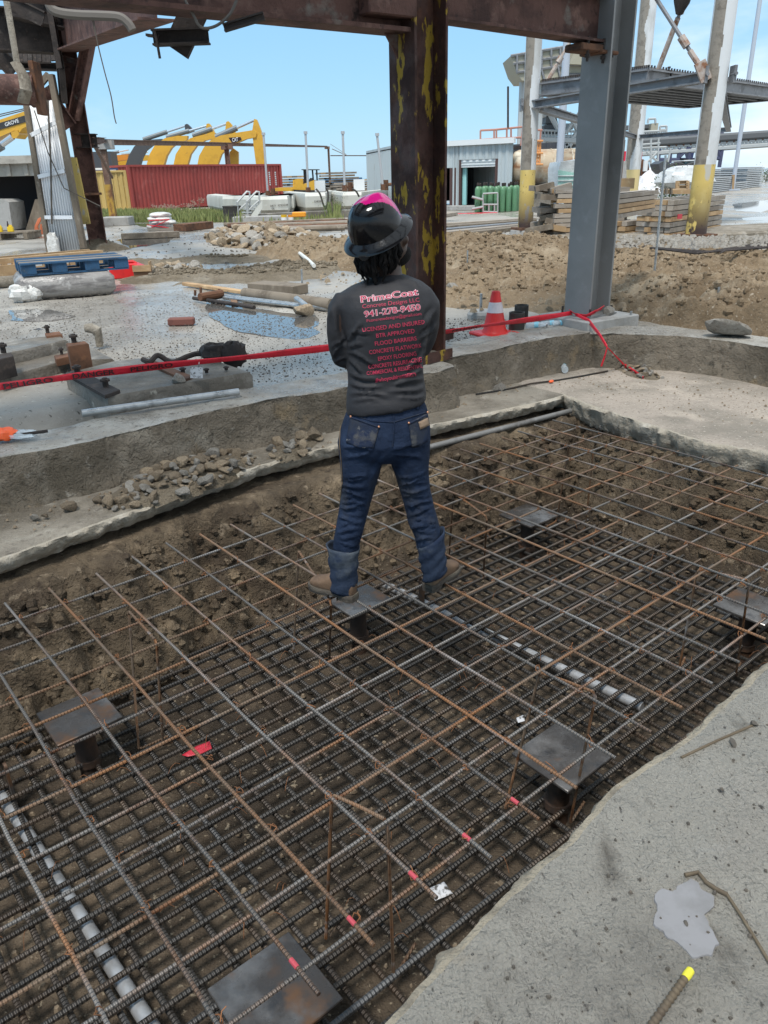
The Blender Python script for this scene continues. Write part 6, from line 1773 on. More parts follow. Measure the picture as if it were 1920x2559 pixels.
def container(name, label, a, b, wid, h, mat, group):
    """long side from a to b faces the camera"""
    u_ = (b - a).normalized(); n = Vector((u_.y, -u_.x, 0))
    if n.dot(CAMV - a) < 0: n = -n
    ro = thing(name, label, 'container', (a + b) / 2, group); z0, z1 = GZ + .05, GZ + h
    c, d = b - n * wid, a - n * wid
    corr_panel(a, b, z0 + .12, z1 - .1, .28, .05, n).build('side_wall', mat, ro, ang=20)
    corr_panel(d, c, z0 + .12, z1 - .1, .56, .05, -n).build('side_wall', mat, ro, ang=20)
    corr_panel(a, d, z0 + .12, z1 - .1, .28, .04, -u_).build('end_wall', mat, ro, ang=20)
    corr_panel(b, c, z0 + .12, z1 - .1, .28, .04, u_).build('end_wall', mat, ro, ang=20)
    MB().loft([[Vector((q.x, q.y, z1 - .06)) for q in (a, b, c, d)], [Vector((q.x, q.y, z1 - .03)) for q in (a, b, c, d)]]).build('roof_panel', mat, ro, ang=0)
    ang_ = math.atan2(u_.y, u_.x)
    for q in (a, b, c, d):
        MB().box(Vector((q.x, q.y, (z0 + z1) / 2)), (.16, .16, z1 - z0), RZ(ang_)).build('corner_post', mat, ro, ang=0)
    for p_, q in ((a, b), (b, c), (c, d), (d, a)):
        for z, t in ((z0 + .07, .14), (z1 - .05, .11)):
            aa, L = seg(p_, q); MB().box(Vector(((p_.x + q.x) / 2, (p_.y + q.y) / 2, z)) + n * .004, (L - .16, .11, t), RZ(aa)).build('edge_rail', mat, ro, ang=0)
    return ro, n
m_redc = M('red_container_paint', (.30, .050, .042), .6, layers=(((.24, .04, .035), .8, .45, .65), ((.38, .10, .085), 1.6, .58, .75), ((.16, .05, .035), 7, .66, .78)))
m_yelc = M('mustard_container_paint', (.50, .36, .13), .6, layers=(((.42, .30, .10), .8, .45, .65), ((.56, .44, .20), 1.6, .58, .75)))
a, b = gp(335, 527, GZ), gp(706, 507, GZ)
hR = at_on(325, 412, a).z - GZ
cR, nR = container('shipping_container', 'long red corrugated shipping container behind the grass', a, b, 2.44, hR, m_redc, 'shipping containers')
flatpx("CAXU 648213 0", (686, 445), (687, 478), 3.0, (a, b), m_card, cR) if False else None
u_ = (b - a).normalized()
for x in (683, 693):
    for k in range(7):
        q0 = at_on(x, 431 + k * 5, b - u_ * (1.0 if x < 690 else .45)); MB().box(b - u_ * (1.05 if x < 690 else .5) + nR * .035 + Vector((0, 0, q0.z - b.z)), (.12, .012, .09), RZ(math.atan2(u_.y, u_.x))).build('stencil_mark', m_card, cR)
a2, b2 = gp(215, 531, GZ), gp(326, 527, GZ)
cY, nY = container('shipping_container', 'mustard yellow shipping container left of the red one', a2, b2, 2.44, at_on(322, 425, b2).z - GZ, m_yelc, 'shipping containers')
uY = (b2 - a2).normalized()
m_sign = M('white_sign_face', (.72, .73, .74), .5); m_navy = M('navy_print', (.03, .045, .13), .5)
for px, w_, mat in ((256, 1.0, m_sign), (280, .75, m_navy)):
    q = at_on(px, 434, b2 - uY * (b2 - at_on(px, 520, b2)).length * .0)
    q = at(px, 434, b2.y - .12); sg = thing('wall_sign', ('white sign board on the mustard container', 'navy sign board on the mustard container')[mat is m_navy], 'sign', q)
    MB().box(q, (w_, .04, .62), RZ(math.atan2(uY.y, uY.x))).build('board', mat, sg)
    for k in range(3): MB().box(q + Vector((0, -.026, .18 - k * .16)), (w_ * (.7 - .15 * k), .012, .05), RZ(math.atan2(uY.y, uY.x))).build('text_line', m_navy if mat is m_sign else m_sign, sg)

# ================================================================== POSTS AND GANTRY BEFORE THE CONTAINERS
m_gantry = M('rusty_brown_gantry', (.17, .105, .075), .8, .1, layers=(((.10, .05, .035), 4, .46, .64), ((.30, .22, .17), 8, .56, .72)), bump=((20, .005),))
m_ypost = M('rusty_yellow_post', (.40, .24, .04), .7, layers=(((.16, .07, .03), 3.2, .46, .56, 9, (1, 1, .5)), ((.48, .32, .09), 5, .55, .7)), bump=((20, .005),))
p = gp(286, 556, GZ); t = at_on(265, 370, p)
gt = thing('gantry', 'rusty pipe gantry on four posts crossing in front of the containers', 'gantry', p)
m1 = MB(); m1.prism([(-.13, -.13), (.13, -.13), (.13, .13), (-.13, .13)], frame(p, Vector((0, 0, 1))), (t.z - p.z) * .52); m1.build('post', m_ypost, gt)
m1 = MB(); q = p + Vector((0, 0, (t.z - p.z) * .52)); m1.prism([(-.12, -.12), (.12, -.12), (.12, .12), (-.12, .12)], frame(q, Vector((0, 0, 1))), (t.z - q.z)); m1.build('post', m_gantry, gt)
MB().box(t + Vector((0, 0, .12)), (.62, .5, .34), RZ(.1)).build('post_cap', m_ped, gt)
ft = thing('concrete_footing', 'small concrete footing under the rusty yellow post', 'footing', gp(292, 566, GZ)); MB().box(gp(292, 563, GZ) + Vector((0, .2, .14)), (1.1, .9, .34), RZ(.05), bev=.03).build('footing_block', m_ped, ft)
tops = [t + Vector((0, 0, .22))]
for x0, y0, xt, yt in ((580, 512, 568, 373), (826, 474, 818, 372)):
    p2 = gp(x0, y0, GZ); t2 = at_on(xt, yt, p2)
    m1 = MB(); m1.prism(iprof(.30, .30, .05, .05), frame(p2, Vector((0, 0, 1))), t2.z - p2.z); m1.build('post', m_gantry, gt, ang=30)
    MB().box(t2 + Vector((0, 0, .15)), (.75, .4, .34)).build('post_cap', m_gantry, gt)
    tops.append(t2 + Vector((0, 0, .30)))
for i in range(2):
    m1 = MB(); beam(m1, tops[i], tops[i + 1], .16, .22, .04, .05); m1.build('cross_beam', m_gantry, gt, ang=30)
a = at(826, 389, tops[2].y); b = at(946, 389, tops[2].y + 2)
m1 = MB(); beam(m1, a, b, .14, .13, .03, .04); m1.build('side_rail', m_gantry, gt, ang=30)
MB().tube([at(830, 372, tops[2].y), at(868, 389, tops[2].y + .5)], .05, 6).build('stay', m_gantry, gt)
MB().tube([at(826, 360, tops[2].y), at(866, 386, tops[2].y + .5)], .025, 6).build('stay', m_gantry, gt)
a = at(192, 352, YL); m1 = MB(); beam(m1, a, at(243, 352, YL), .22, .3); m1.build('bracket_beam', m_darksteel, gt, ang=30)
m1 = MB(); beam(m1, at(240, 352, YL), t + Vector((0, 0, .3)), .16, .16); m1.build('cross_beam', m_gantry, gt, ang=30)
MB().tube([at(236, 362, YL), at(281, 444, p.y - .3)], .05, 6).build('stay', m_gantry, gt)
# black bollard drum beside the tanks
p = gp(583, 555, GZ); bd = thing('black_drum', 'black drum standing at the foot of the middle gantry post', 'drum', p); hd = at_on(583, 514, p).z - GZ
MB().lathe([(.36, 0), (.37, .04), (.355, .06), (.355, hd * .48), (.37, hd * .5), (.355, hd * .52), (.355, hd - .05), (.37, hd - .02), (.36, hd), (.33, hd - .02)], Matrix.Translation(p), 24).build('drum_body', m_blackpipe, bd)

# ================================================================== WHITE HEXAGONAL TANKS
m_tank = M('dirty_white_tank', (.52, .52, .47), .7, layers=(((.42, .41, .36), 1.2, .5, .7, 6, (1, 1, .3)), ((.28, .26, .22), 2.6, .62, .76, 7, (1, 1, .3)), ((.60, .60, .56), 4, .6, .75)), bump=((20, .004),))
def hextank(pts, ytops, label, Yb):
    """vertical prism seen with its front edges at the pixel columns pts; (x, y_top, y_bottom) per front corner"""
    F = []
    for x, yt, yb in pts:
        b = gp(x, yb, GZ + .12); F.append((b, at_on(x, yt, b).z))
    zt = max(f[1] for f in F)
    pl_ = [f[0] for f in F]; c = sum(pl_, Vector()) / len(pl_); back = Vector((0, 1, 0)) * 2.4
    loop = pl_ + [p + back for p in reversed(pl_)]
    ro = thing('storage_tank', label, 'tank', c, 'white hexagonal concrete tanks')
    cen = c + back * .5
    lay = lambda k, z: [Vector((cen.x + (p.x - cen.x) * k, cen.y + (p.y - cen.y) * k, z)) for p in loop]
    z0 = GZ + .12
    m1 = MB(); m1.loft([lay(.90, z0), lay(1, z0 + .22), lay(1, zt - .12), lay(.97, zt)]); m1.build('tank_body', m_tank, ro, ang=20)
    m1 = MB(); m1.loft([lay(.7, GZ - .02), lay(.7, z0)]); m1.build('plinth', m_found, ro, ang=20)
    return ro, pl_
t1, f1 = hextank([(586, 494, 535), (650, 492, 540), (722, 490, 538), (740, 486, 520)], 0, 'white hexagonal tank nearest the steel steps', 0)
t2, f2 = hextank([(712, 484, 520), (765, 486, 532), (816, 482, 530), (838, 476, 515)], 0, 'middle white hexagonal tank with black hoses', 0)
t3, f3 = hextank([(815, 478, 515), (858, 482, 528), (905, 480, 526), (975, 476, 512), (990, 474, 508)], 0, 'white hexagonal tank behind the hard hat', 0)
t4, f4 = hextank([(520, 492, 524), (560, 494, 534), (640, 490, 536), (655, 488, 520)], 0, 'white hexagonal tank behind the steel steps', 0)
def tanktext(s_, p0, p1, h, f, i): flatpx(s_, p0, p1, h, (f[i], f[i + 1]), m_darksteel, {id(f1): t1, id(f2): t2}[id(f)], .04)
tanktext("DIRTY", (676, 517), (691, 516), 5, f1, 1); tanktext("PETROLEUM", (695, 516), (720, 514), 5, f1, 1); tanktext("OIL", (680, 524), (687, 523.5), 5, f1, 1)
tanktext("DIESEL", (786, 506), (808, 505), 5, f2, 1)
m_pole = M('grey_vent_pole', (.45, .46, .47), .5, .3)
for x0, y0, x1, y1, s_ in ((670, 490, 659, 338, 'left'), (771, 482, 764, 335, 'mid'), (862, 477, 857, 335, 'right'), (958, 475, 943, 340, 'leaning')):
    b_ = gp(x0, 530, GZ); q = at_on(x0, y0, b_); tt_ = at_on(x1, y1, b_)
    ro = thing('vent_pole', {'left': 'thin grey vent pole on the tank nearest the steps', 'mid': 'thin grey vent pole on the middle white tank', 'right': 'thin grey vent pole on the tank left of the hard hat', 'leaning': 'thin grey leaning pole right before the rusty column'}[s_], 'pole', q, 'vent poles on the white tanks')
    MB().tube([q, tt_], .055, 8).build('pole_shaft', m_pole, ro); MB().tube([tt_, tt_ + Vector((0, 0, .12))], .09, 8).build('pole_cap', m_pole, ro)
    MB().tube([q, q + Vector((0, 0, .25))], .12, 8).build('pole_socket', m_rustsolid, ro)
m_white2 = M('white_painted_box', (.66, .68, .68), .5)
for x, y, lb in ((800, 465, 'white electrical box on the middle tank by the gantry post'), (898, 462, 'white electrical box on the tank left of the hard hat')):
    b_ = gp(x, 528, GZ); q = at_on(x, y, b_); ro = thing('electrical_box', lb, 'electrical box', q)
    MB().box(q, (.52, .3, .5)).build('box_body', m_white2, ro); MB().box(q - Vector((0, 0, .38)), (.3, .2, .3)).build('box_stand', m_rustsolid, ro)
for x, y, lb in ((683, 484, 'rusty valve stub on the left white tank'), (876, 470, 'rusty valve stub between the poles'), (965, 464, 'small valve stub left of the rusty column')):
    b_ = gp(x, 528, GZ); q = at_on(x, y, b_); ro = thing('valve_stub', lb, 'valve', q)
    MB().tube([q - Vector((0, 0, .2)), q + Vector((0, 0, .25))], .12, 10).build('stub_body', m_rustsolid, ro); MB().tube([q + Vector((-.25, 0, .05)), q + Vector((.25, 0, .05))], .07, 8).build('stub_arm', m_rustsolid, ro)
yT = f2[1].y - .3
for pts_, lb in (([(790, 472), (800, 485), (808, 510), (818, 535), (830, 545)], 'black hose hanging down the middle white tank'), ([(815, 470), (820, 482), (819, 505), (812, 525)], 'second black hose looping beside the first'), ([(880, 472), (890, 478), (898, 492)], 'black hose on the tank left of the hard hat')):
    wire([(x, y, yT) for x, y in pts_], .04, lb, m_blackpipe, 'hose', 'hose', 'black hoses on the tanks')
# low wall and steps in front of the tanks
lw = thing('low_wall', 'low grey concrete plinth wall under the white tanks', 'wall', gp(800, 545, GZ))
a, b = gp(600, 556, GZ), gp(960, 538, GZ); ax, L = seg(a, b); MB().box((a + b) / 2 + Vector((0, .3, .13)), (L, .5, .30), RZ(ax), bev=.02).build('wall_body', m_found, lw)
sp = thing('steel_steps', 'grey steel steps with handrails against the left white tank', 'steps', gp(625, 550, GZ)); YS = gp(625, 553, GZ).y - .5
m_hand = M('galvanised_handrail', (.42, .43, .42), .5, .4)
for dx in (0, 24):
    MB().tube([at(596 + dx, 553 - dx * .2, YS), at(593 + dx, 506 - dx * .1, YS), at(617 + dx, 479, YS + .4), at(624 + dx, 480, YS + .4), at(626 + dx, 545 - dx * .2, YS + .4)], .045, 7).build('handrail', m_hand, sp)
    MB().tube([at(594 + dx, 528, YS), at(625 + dx, 500, YS + .4)], .035, 7).build('mid_rail', m_hand, sp)
for k in range(4):
    q0, q1 = at(600 + k * 6, 540 - k * 8, YS + .1 * k), at(624 + k * 6, 537 - k * 8, YS + .1 * k); MB().box((q0 + q1) / 2, ((q1 - q0).length, .28, .05)).build('tread', m_hand, sp)
m1 = MB(); pts_ = [at(x, y, YS - .02) for x, y in ((622, 545), (640, 545), (656, 520), (656, 500))]; m1.loft([pts_, [p + Vector((0, .05, 0)) for p in pts_]]); m1.build('stringer', m_tank, sp, ang=0)
p = gp(635, 556, GZ); MB().box(p + Vector((.3, .3, .1)), (2.2, .8, .24), bev=.02).build('landing_block', m_ped, sp)
# buckets
m_buck = M('yellow_bucket_plastic', (.75, .47, .02), .4); m_bucko = M('orange_bucket_plastic', (.78, .30, .02), .4)
for x, y0, y1, mat, lb in ((711, 557, 537, m_buck, 'yellow bucket standing before the low wall'), (728, 556, 537, m_bucko, 'orange yellow bucket right of the yellow one')):
    p = gp(x, y0, GZ); h = at_on(x, y1, p).z - GZ; ro = thing('bucket', lb, 'bucket', p)
    MB().lathe([(h * .34, 0), (h * .40, h), (h * .43, h), (h * .43, h * .94)], Matrix.Translation(p), 16).build('bucket_body', mat, ro)
    MB().lathe([(h * .385, h * .25), (h * .40, h * .7)], Matrix.Translation(p), 16, cap=False).build('bucket_label', m_sign, ro)
p = gp(748, 536, GZ + .3); tag(MB().box(p, (.5, .3, .18), bev=.03).build('orange_case', m_bucko, loc=p), 'small orange case lying on the low wall under the tanks', 'case')

# ================================================================== YELLOW DOZER, LUMBER PILES, BLUE CONTAINER
m_cat = M('yellow_machine_paint', (.60, .34, .035), .45, layers=(((.50, .27, .03), 1.5, .5, .7), ((.30, .17, .04), 5, .64, .76)))
m_machdark = M('black_machine_rubber', (.03, .03, .032), .6, layers=(((.07, .065, .06), 6, .55, .7),))
m_machgrey = M('dark_grey_machine_paint', (.055, .058, .065), .5)
def ext(pts, Y, th, name, mat, parent, dy=None, ang=25):
    """plate of real thickness whose outline is surveyed at distance Y"""
    P = [at(x, y, Y) for x, y in pts]; Q = [p + Vector((0, th, 0)) for p in P]
    return MB().loft([P, Q]).build(name, mat, parent, ang=ang)
YD = 47
dz = thing('bulldozer', 'small yellow bulldozer with a black canopy behind the white tanks', 'bulldozer', gp(750, 500, GZ))
r1 = lambda x, y: (560 + x / 3.773, 320 + y / 3.773)
ext([r1(*q) for q in ((650, 580), (650, 490), (700, 478), (745, 478), (745, 530), (850, 490), (860, 520), (860, 590))], YD, 1.4, 'hood', m_cat, dz)
ext([r1(*q) for q in ((480, 565), (625, 562), (640, 580), (640, 612), (620, 612), (620, 594), (480, 594))], YD - 1.2, 2.2, 'blade', m_cat, dz)
ext([r1(*q) for q in ((640, 585), (860, 585), (880, 600), (870, 640), (640, 640))], YD - .1, 1.7, 'track', m_machdark, dz)
ext([r1(*q) for q in ((730, 388), (890, 388), (888, 396), (732, 396))], YD, 1.3, 'canopy', m_machdark, dz)
for x0, x1 in ((755, 762), (768, 776), (834, 845), (874, 880)):
    MB().tube([at(*r1(x0, 395), YD + .3), at(*r1(x1, 520), YD + .3)], .05, 6).build('canopy_post', m_machdark, dz)
ext([r1(*q) for q in ((770, 520), (815, 470), (825, 470), (830, 530), (820, 550), (770, 550))], YD + .2, .8, 'seat', m_machdark, dz)
def lumber(px0, px1, ytop, label, seed, depth=3.0):
    a, b = gp(*px0, GZ), gp(*px1, GZ); ax, L = seg(a, b); ro = thing('lumber_pile', label, 'lumber pile', (a + b) / 2, 'lumber piles beyond the tanks'); rr_ = random.Random(seed)
    top = at_on(px0[0], ytop, a).z; z = GZ; n = 0
    while z < top:
        for k in range(4):
            w_ = L * rr_.uniform(.18, .3); x = L * (k + .5) / 4 + rr_.uniform(-.2, .2)
            bx(m := MB(), a, ax, (w_, rr_.uniform(.8, 1) * depth, .16), (x, depth / 2 + rr_.uniform(-.2, .2), z - GZ + .08)); m.build('timber', rr_.choice([m_woodt, m_wood, m_wood_dirty]), ro)
        z += .24
lumber((715, 492), (765, 490), 440, 'tall timber pile left of the dozer canopy', 1)
lumber((790, 488), (834, 488), 434, 'tall pile of dark timber behind the gantry post', 2)
lumber((832, 485), (915, 482), 453, 'low wide pile of tan timber right of the gantry post', 3)
lumber((905, 480), (925, 479), 448, 'timber pile against the metal shed', 4)
m_bluec = M('blue_container_paint', (.04, .16, .32), .5, layers=(((.06, .22, .40), 1, .45, .65),))
a, b = gp(833, 462, GZ), gp(905, 459, GZ)
container('shipping_container', 'far blue shipping container beyond the lumber piles', a, b, 2.4, at_on(833, 445, a).z - GZ, m_bluec, 'shipping containers')
# ================================================================== EXCAVATORS BEHIND THE RED CONTAINER
m_chrome = M('chromed_rod', (.62, .64, .66), .2, .9); m_cyl = M('grey_hydraulic_barrel', (.16, .18, .19), .45, .3)
m_orange_m = M('orange_machine_paint', (.62, .22, .02), .45)
q1 = lambda x, y: (x / 2.594, y / 2.594)
q2 = lambda x, y: (640 + x / 2.594, y / 2.594)
q3 = lambda x, y: (1280 + x / 2.594, y / 2.594)
def excavator(label, boom, stick, Y, mat, cyl, cyl2=None, body=None):
    p = at(*boom[0], Y); p.z = GZ
    ro = thing('excavator', label, 'excavator', p, 'excavators parked behind the containers')
    ext(boom, Y, .62, 'boom', mat, ro)
    if stick: ext(stick, Y + .08, .46, 'stick', mat, ro)
    for (x0, y0), (x1, y1), r0 in cyl:
        a, b = at(x0, y0, Y + .2), at(x1, y1, Y + .2)
        MB().tube([a, a.lerp(b, .56)], r0, 10).build('cylinder_barrel', m_cyl, ro); MB().tube([a.lerp(b, .55), b], r0 * .5, 10).build('cylinder_rod', m_chrome, ro)
    # body and tracks stand behind the container
    bx_ = p.x - .6
    MB().box(Vector((bx_ - 1.2, Y + .3, GZ + 1.55)), (3.6, 2.8, 1.2), bev=.12).build('upper_body', mat, ro)
    MB().box(Vector((bx_ + .1, Y + 1.4, GZ + 1.75)), (1.4, 1.1, 1.3), bev=.1).build('cab', m_machdark, ro)
    for s_ in (-1, 1): MB().box(Vector((bx_ - .6, Y + .3 + s_ * 1.1, GZ + .45)), (4.4, .6, .88), bev=.3).build('track', m_machdark, ro)
    return ro
YE = 62
e4 = excavator('rightmost yellow excavator boom with a black logo patch',
    [q1(*q) for q in ((1280, 1070), (1292, 1010), (1325, 950), (1370, 905), (1430, 878), (1520, 862), (1610, 848), (1650, 842), (1665, 860), (1660, 890), (1600, 900), (1530, 930), (1470, 965), (1435, 1000), (1410, 1070))],
    [q2(*q) for q in ((-12, 770), (5, 775), (30, 840), (48, 900), (55, 1000), (62, 1080), (2, 1080), (-15, 950), (-25, 850))], YE, m_cat,
    [(q1(1400, 890), q1(1645, 780), .20), (q1(1380, 1060), q1(1400, 950), .13)])
ext([q1(*q) for q in ((1483, 892), (1560, 888), (1568, 905), (1535, 922), (1505, 926))], YE - .03, .02, 'logo_patch', m_black, e4)
fa_, fb_ = at(*q1(1483, 900), YE - .05), at(*q1(1560, 900), YE - .05)
flatpx("CAT", q1(1508, 920), q1(1546, 914), 10, (Vector((fa_.x, fa_.y, 0)), Vector((fb_.x, fb_.y, 0))), m_sign, e4, .02)
# the bucket arm of the same machine comes down again at the left
ext([q1(*q) for q in ((1510, 960), (1545, 985), (1545, 1070), (1490, 1070), (1490, 985))], YE + 1, .4, 'linkage', m_cat, e4)
excavator('yellow excavator boom second from the right', [q1(*q) for q in ((1125, 1070), (1140, 1000), (1175, 945), (1235, 895), (1330, 870), (1395, 862), (1400, 895), (1330, 910), (1275, 945), (1235, 1000), (1215, 1070))],
    [q1(*q) for q in ((1467, 790), (1480, 785), (1500, 805), (1530, 870), (1480, 885), (1460, 850))], YE + 2.2, m_cat, [(q1(1250, 880), q1(1475, 800), .18), (q1(1210, 1060), q1(1230, 950), .13)])
excavator('yellow excavator boom third from the right', [q1(*q) for q in ((950, 1070), (970, 1000), (1005, 940), (1070, 895), (1150, 880), (1215, 880), (1210, 910), (1150, 925), (1110, 960), (1080, 1010), (1062, 1070))],
    [q1(*q) for q in ((1340, 802), (1355, 800), (1375, 825), (1395, 870), (1340, 880), (1335, 840))], YE + 4.4, m_cat, [(q1(1080, 890), q1(1345, 815), .17), (q1(1055, 1060), q1(1080, 950), .13)])
excavator('dark grey excavator boom left of the yellow ones', [q1(*q) for q in ((815, 1070), (835, 1010), (870, 950), (915, 915), (985, 905), (1050, 900), (1045, 925), (990, 940), (945, 975), (920, 1020), (905, 1070))],
    [q1(*q) for q in ((1198, 808), (1212, 802), (1232, 820), (1258, 850), (1210, 868), (1200, 840))], YE + 6.6, m_machgrey, [(q1(930, 905), q1(1205, 815), .17), (q1(905, 1060), q1(930, 950), .13)])
excavator('orange excavator boom farthest left above the mustard container', [q1(*q) for q in ((605, 1075), (612, 1045), (640, 1020), (690, 1008), (760, 1005), (830, 1000), (830, 1035), (760, 1045), (700, 1075))], None, YE + 9, m_orange_m, [(q1(690, 1000), q1(835, 970), .12)])
excavator('yellow excavator boom low behind the dark grey one', [q1(*q) for q in ((750, 1075), (765, 1040), (800, 1010), (850, 1005), (960, 1005), (965, 1040), (880, 1045), (840, 1075))], None, YE + 11, m_cat, [(q1(790, 1005), q1(960, 985), .12)])
ge = thing('generator', 'dark grey generator housing behind the mustard container', 'generator', at(255, 418, 58)); MB().box(at(254, 424, 58), (2.0, 1.4, 2.2)).build('housing', m_machgrey, ge)

# ================================================================== CRANE AND LEFT SHED
YC = 42
cr_ = thing('mobile_crane', 'yellow crane boom with black lettered patch at the left photo edge', 'crane', at(20, 320, YC))
ext([(-60, 316), (0, 299), (70, 275), (73, 312), (55, 322), (50, 330), (42, 334), (36, 326), (0, 342), (-60, 362)], YC, .9, 'boom', m_cat, cr_)
ext([(-60, 326), (0, 307), (70, 286), (71, 303), (0, 324), (-60, 342)], YC - .03, .02, 'logo_band', m_machdark, cr_)
fa_, fb_ = at(0, 320, YC - .05), at(70, 300, YC - .05)
flatpx("GROVE", (14, 316), (48, 305), 9.5, (Vector((fa_.x, fa_.y, 0)), Vector((fb_.x, fb_.y, 0))), m_sign, cr_, .02)
MB().tube([at(-50, 392, YC), at(4, 361, YC)], .26, 12).build('lift_cylinder', m_cyl, cr_); MB().tube([at(4, 361, YC), at(32, 341, YC)], .16, 12).build('cylinder_rod', m_chrome, cr_)
ext([(28, 330), (44, 325), (48, 336), (40, 346), (30, 345)], YC - .1, 1.1, 'pivot', m_cat, cr_)
for x0, y0, x1, y1 in ((-60, 300, 64, 271), (-60, 306, 64, 275)): MB().tube([at(x0, y0, YC), at(x1, y1, YC)], .025, 5).build('hoist_cable', m_rope, cr_)
MB().box(at(-150, 400, YC) + Vector((-3, 1, -.5)), (5, 3, 2.4), bev=.1).build('carrier', m_cat, cr_)
YS2 = 27
m_shedw = M('old_cream_fascia', (.36, .34, .30), .8, layers=(((.24, .22, .19), 1.5, .48, .66), ((.44, .42, .38), 4, .58, .74)), bump=((10, .01),))
m_dark = M('shade_dark_interior', (.030, .030, .034), .95)  # near-black colour stands in for the shade of interiors and hollows
ls = thing('open_shed', 'low cream open fronted shed with a dark interior at the left edge', 'shed', gp(30, 580, GZ))
g0 = gp(-260, 588, GZ); YS2 = gp(40, 585, GZ).y
def at_z(x, Y, z):
    d = ray(x, 500); X_ = CAM[0] + d[0] * (Y / d[1]); return Vector((X_, Y, z))
zr0 = at(50, 440, YS2).z; zr1 = at(50, 398, YS2).z
xL, xR = at(-420, 440, YS2).x, at(112, 440, YS2).x
MB().box(Vector(((xL + xR) / 2, YS2 + .2, (zr0 + zr1) / 2)), (xR - xL, .3, zr1 - zr0)).build('fascia', m_shedw, ls)
MB().box(Vector(((xL + xR) / 2, YS2 + .05, zr1 - .06)), (xR - xL + .2, .5, .14)).build('eave', m_shedw, ls)
n = 12
for i in range(n + 1):
    MB().box(Vector((xL + (xR - xL) * i / n, YS2 + .03, (zr0 + zr1) / 2 - .06)), (.14, .10, zr1 - zr0 - .15)).build('fascia_rib', m_shedw, ls)
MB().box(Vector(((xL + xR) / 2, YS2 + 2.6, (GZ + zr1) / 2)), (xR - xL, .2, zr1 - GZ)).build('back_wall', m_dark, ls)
MB().box(Vector((xR - .1, YS2 + 1.4, (GZ + zr1) / 2)), (.2, 2.2, zr1 - GZ)).build('side_wall', m_shedw, ls)
MB().box(Vector((xL + .1, YS2 + 1.4, (GZ + zr1) / 2)), (.2, 2.2, zr1 - GZ)).build('side_wall', m_shedw, ls)
MB().box(Vector(((xL + xR) / 2, YS2 + 1.4, zr1 + .05)), (xR - xL + .3, 2.9, .12)).build('roof_sheet', m_shedw, ls)
bx0 = at(14, 530, YS2 + .6)
cb = thing('concrete_block', 'pale rounded concrete block just inside the shed at the left edge', 'block', gp(10, 572, GZ))
P = [(x, y) for x, y in ((-40, 575), (-40, 498), (8, 498), (22, 505), (30, 560), (30, 575))]; ext(P, YS2 - .4, 1.2, 'block_body', m_ped, cb)
pc2 = gp(14, 600, GZ)
pl2 = thing('pallet', 'dirty pallet carrying the yellow fuel cans at the left edge', 'pallet', pc2)
for i in range(4): MB().box(pc2 + Vector((-.3, .15 + i * .28, .20)), (2.0, .2, .04)).build('deck_board', m_wood_dirty, pl2)
for x in (-1.1, -.2, .6): MB().box(pc2 + Vector((x, .6, .09)), (.12, 1.1, .17)).build('bearer', m_wood_dirty, pl2)
for x, lb in ((3, 'yellow fuel can at the left photo edge'), (31, 'yellow fuel can with black spout on the dirty pallet')):
    p = at(x, 593, pc2.y + .2); p.z = GZ + .225; h = at_on(x, 563, p).z - p.z; jerry(p, .05, h * .92, h * .6, h * .95, m_ycan, lb, 'yellow fuel cans')
brd = thing('leaning_board', 'brown board leaning in the dark shed opening', 'board', gp(90, 585, GZ)); ext([(62, 582), (88, 498), (110, 498), (108, 582)], YS2 + .3, .12, 'board_face', m_wood_dirty, brd)
q = gp(100, 588, GZ)
hs = thing('hose_coil', 'orange hose coil draped behind the corrugated panel', 'hose', q)
for k in range(4):
    MB().tube([at(98 + k * 2, 547 - k, YS2 - .5), at(90 + k, 565, YS2 - .55), at(88 + k * 3, 582, YS2 - .5), at(100 + k * 2, 585, YS2 - .5), at(104, 560, YS2 - .5)], .035, 7).build('hose_loop', M('orange_hose', (.5, .14, .06), .6) if k == 0 else bpy.data.materials['orange_hose'], hs)

# ================================================================== METAL SHED AND ITS YARD
m_shed = M('pale_blue_grey_cladding', (.44, .49, .50), .5, .1, layers=(((.36, .40, .41), 1.2, .5, .7, 6, (1, 1, .25)), ((.30, .30, .28), 3, .66, .8, 6, (1, 1, .25))))
m_door = M('dark_brown_door_frame', (.075, .04, .035), .7)
C0, C1 = gp(1003, 524, GZ), gp(1277, 524, GZ)
zt = at_on(1150, 359, (C0 + C1) / 2).z
sh = thing('metal_shed', 'pale blue grey metal clad shed with a dark garage opening', 'shed', (C0 + C1) / 2)
uS = (C1 - C0).normalized(); nS = Vector((uS.y, -uS.x, 0)); aS, LS = seg(C0, C1)
def onf(x, y=500):                                   # point on the front plane at pixel column x
    d = Vector(ray(x, y)); k = (C0 - CAMV).dot(nS) / d.dot(nS); return CAMV + d * k
def zof(x, y): return onf(x, y).z
xd0, xd1, xg0, xg1 = onf(1100), onf(1131), onf(1148), onf(1242)
def fl(p): return Vector((p.x, p.y, 0))
zd, zg = zof(1115, 420), zof(1195, 398); zb = GZ + .18
for p, q, z0, z1 in ((C0, xd0, zb, zt), (xd0, xd1, zd, zt), (xd1, xg0, zb, zt), (xg0, xg1, zg, zt), (xg1, C1, zb, zt)):
    o = corr_panel(fl(p), fl(q), z0, z1, .3, .045, nS).build('cladding', m_shed, sh, ang=20)
B0 = fl(at(918, 470, 50))
corr_panel(fl(B0), fl(C0), zb, zt - .05, .3, .045, nS).build('cladding', m_shed, sh, ang=20)
B1 = fl(C1) + (fl(B0) - fl(C0))
corr_panel(fl(C1), B1, zb, zt, .3, .045, uS).build('cladding', m_shed, sh, ang=20)
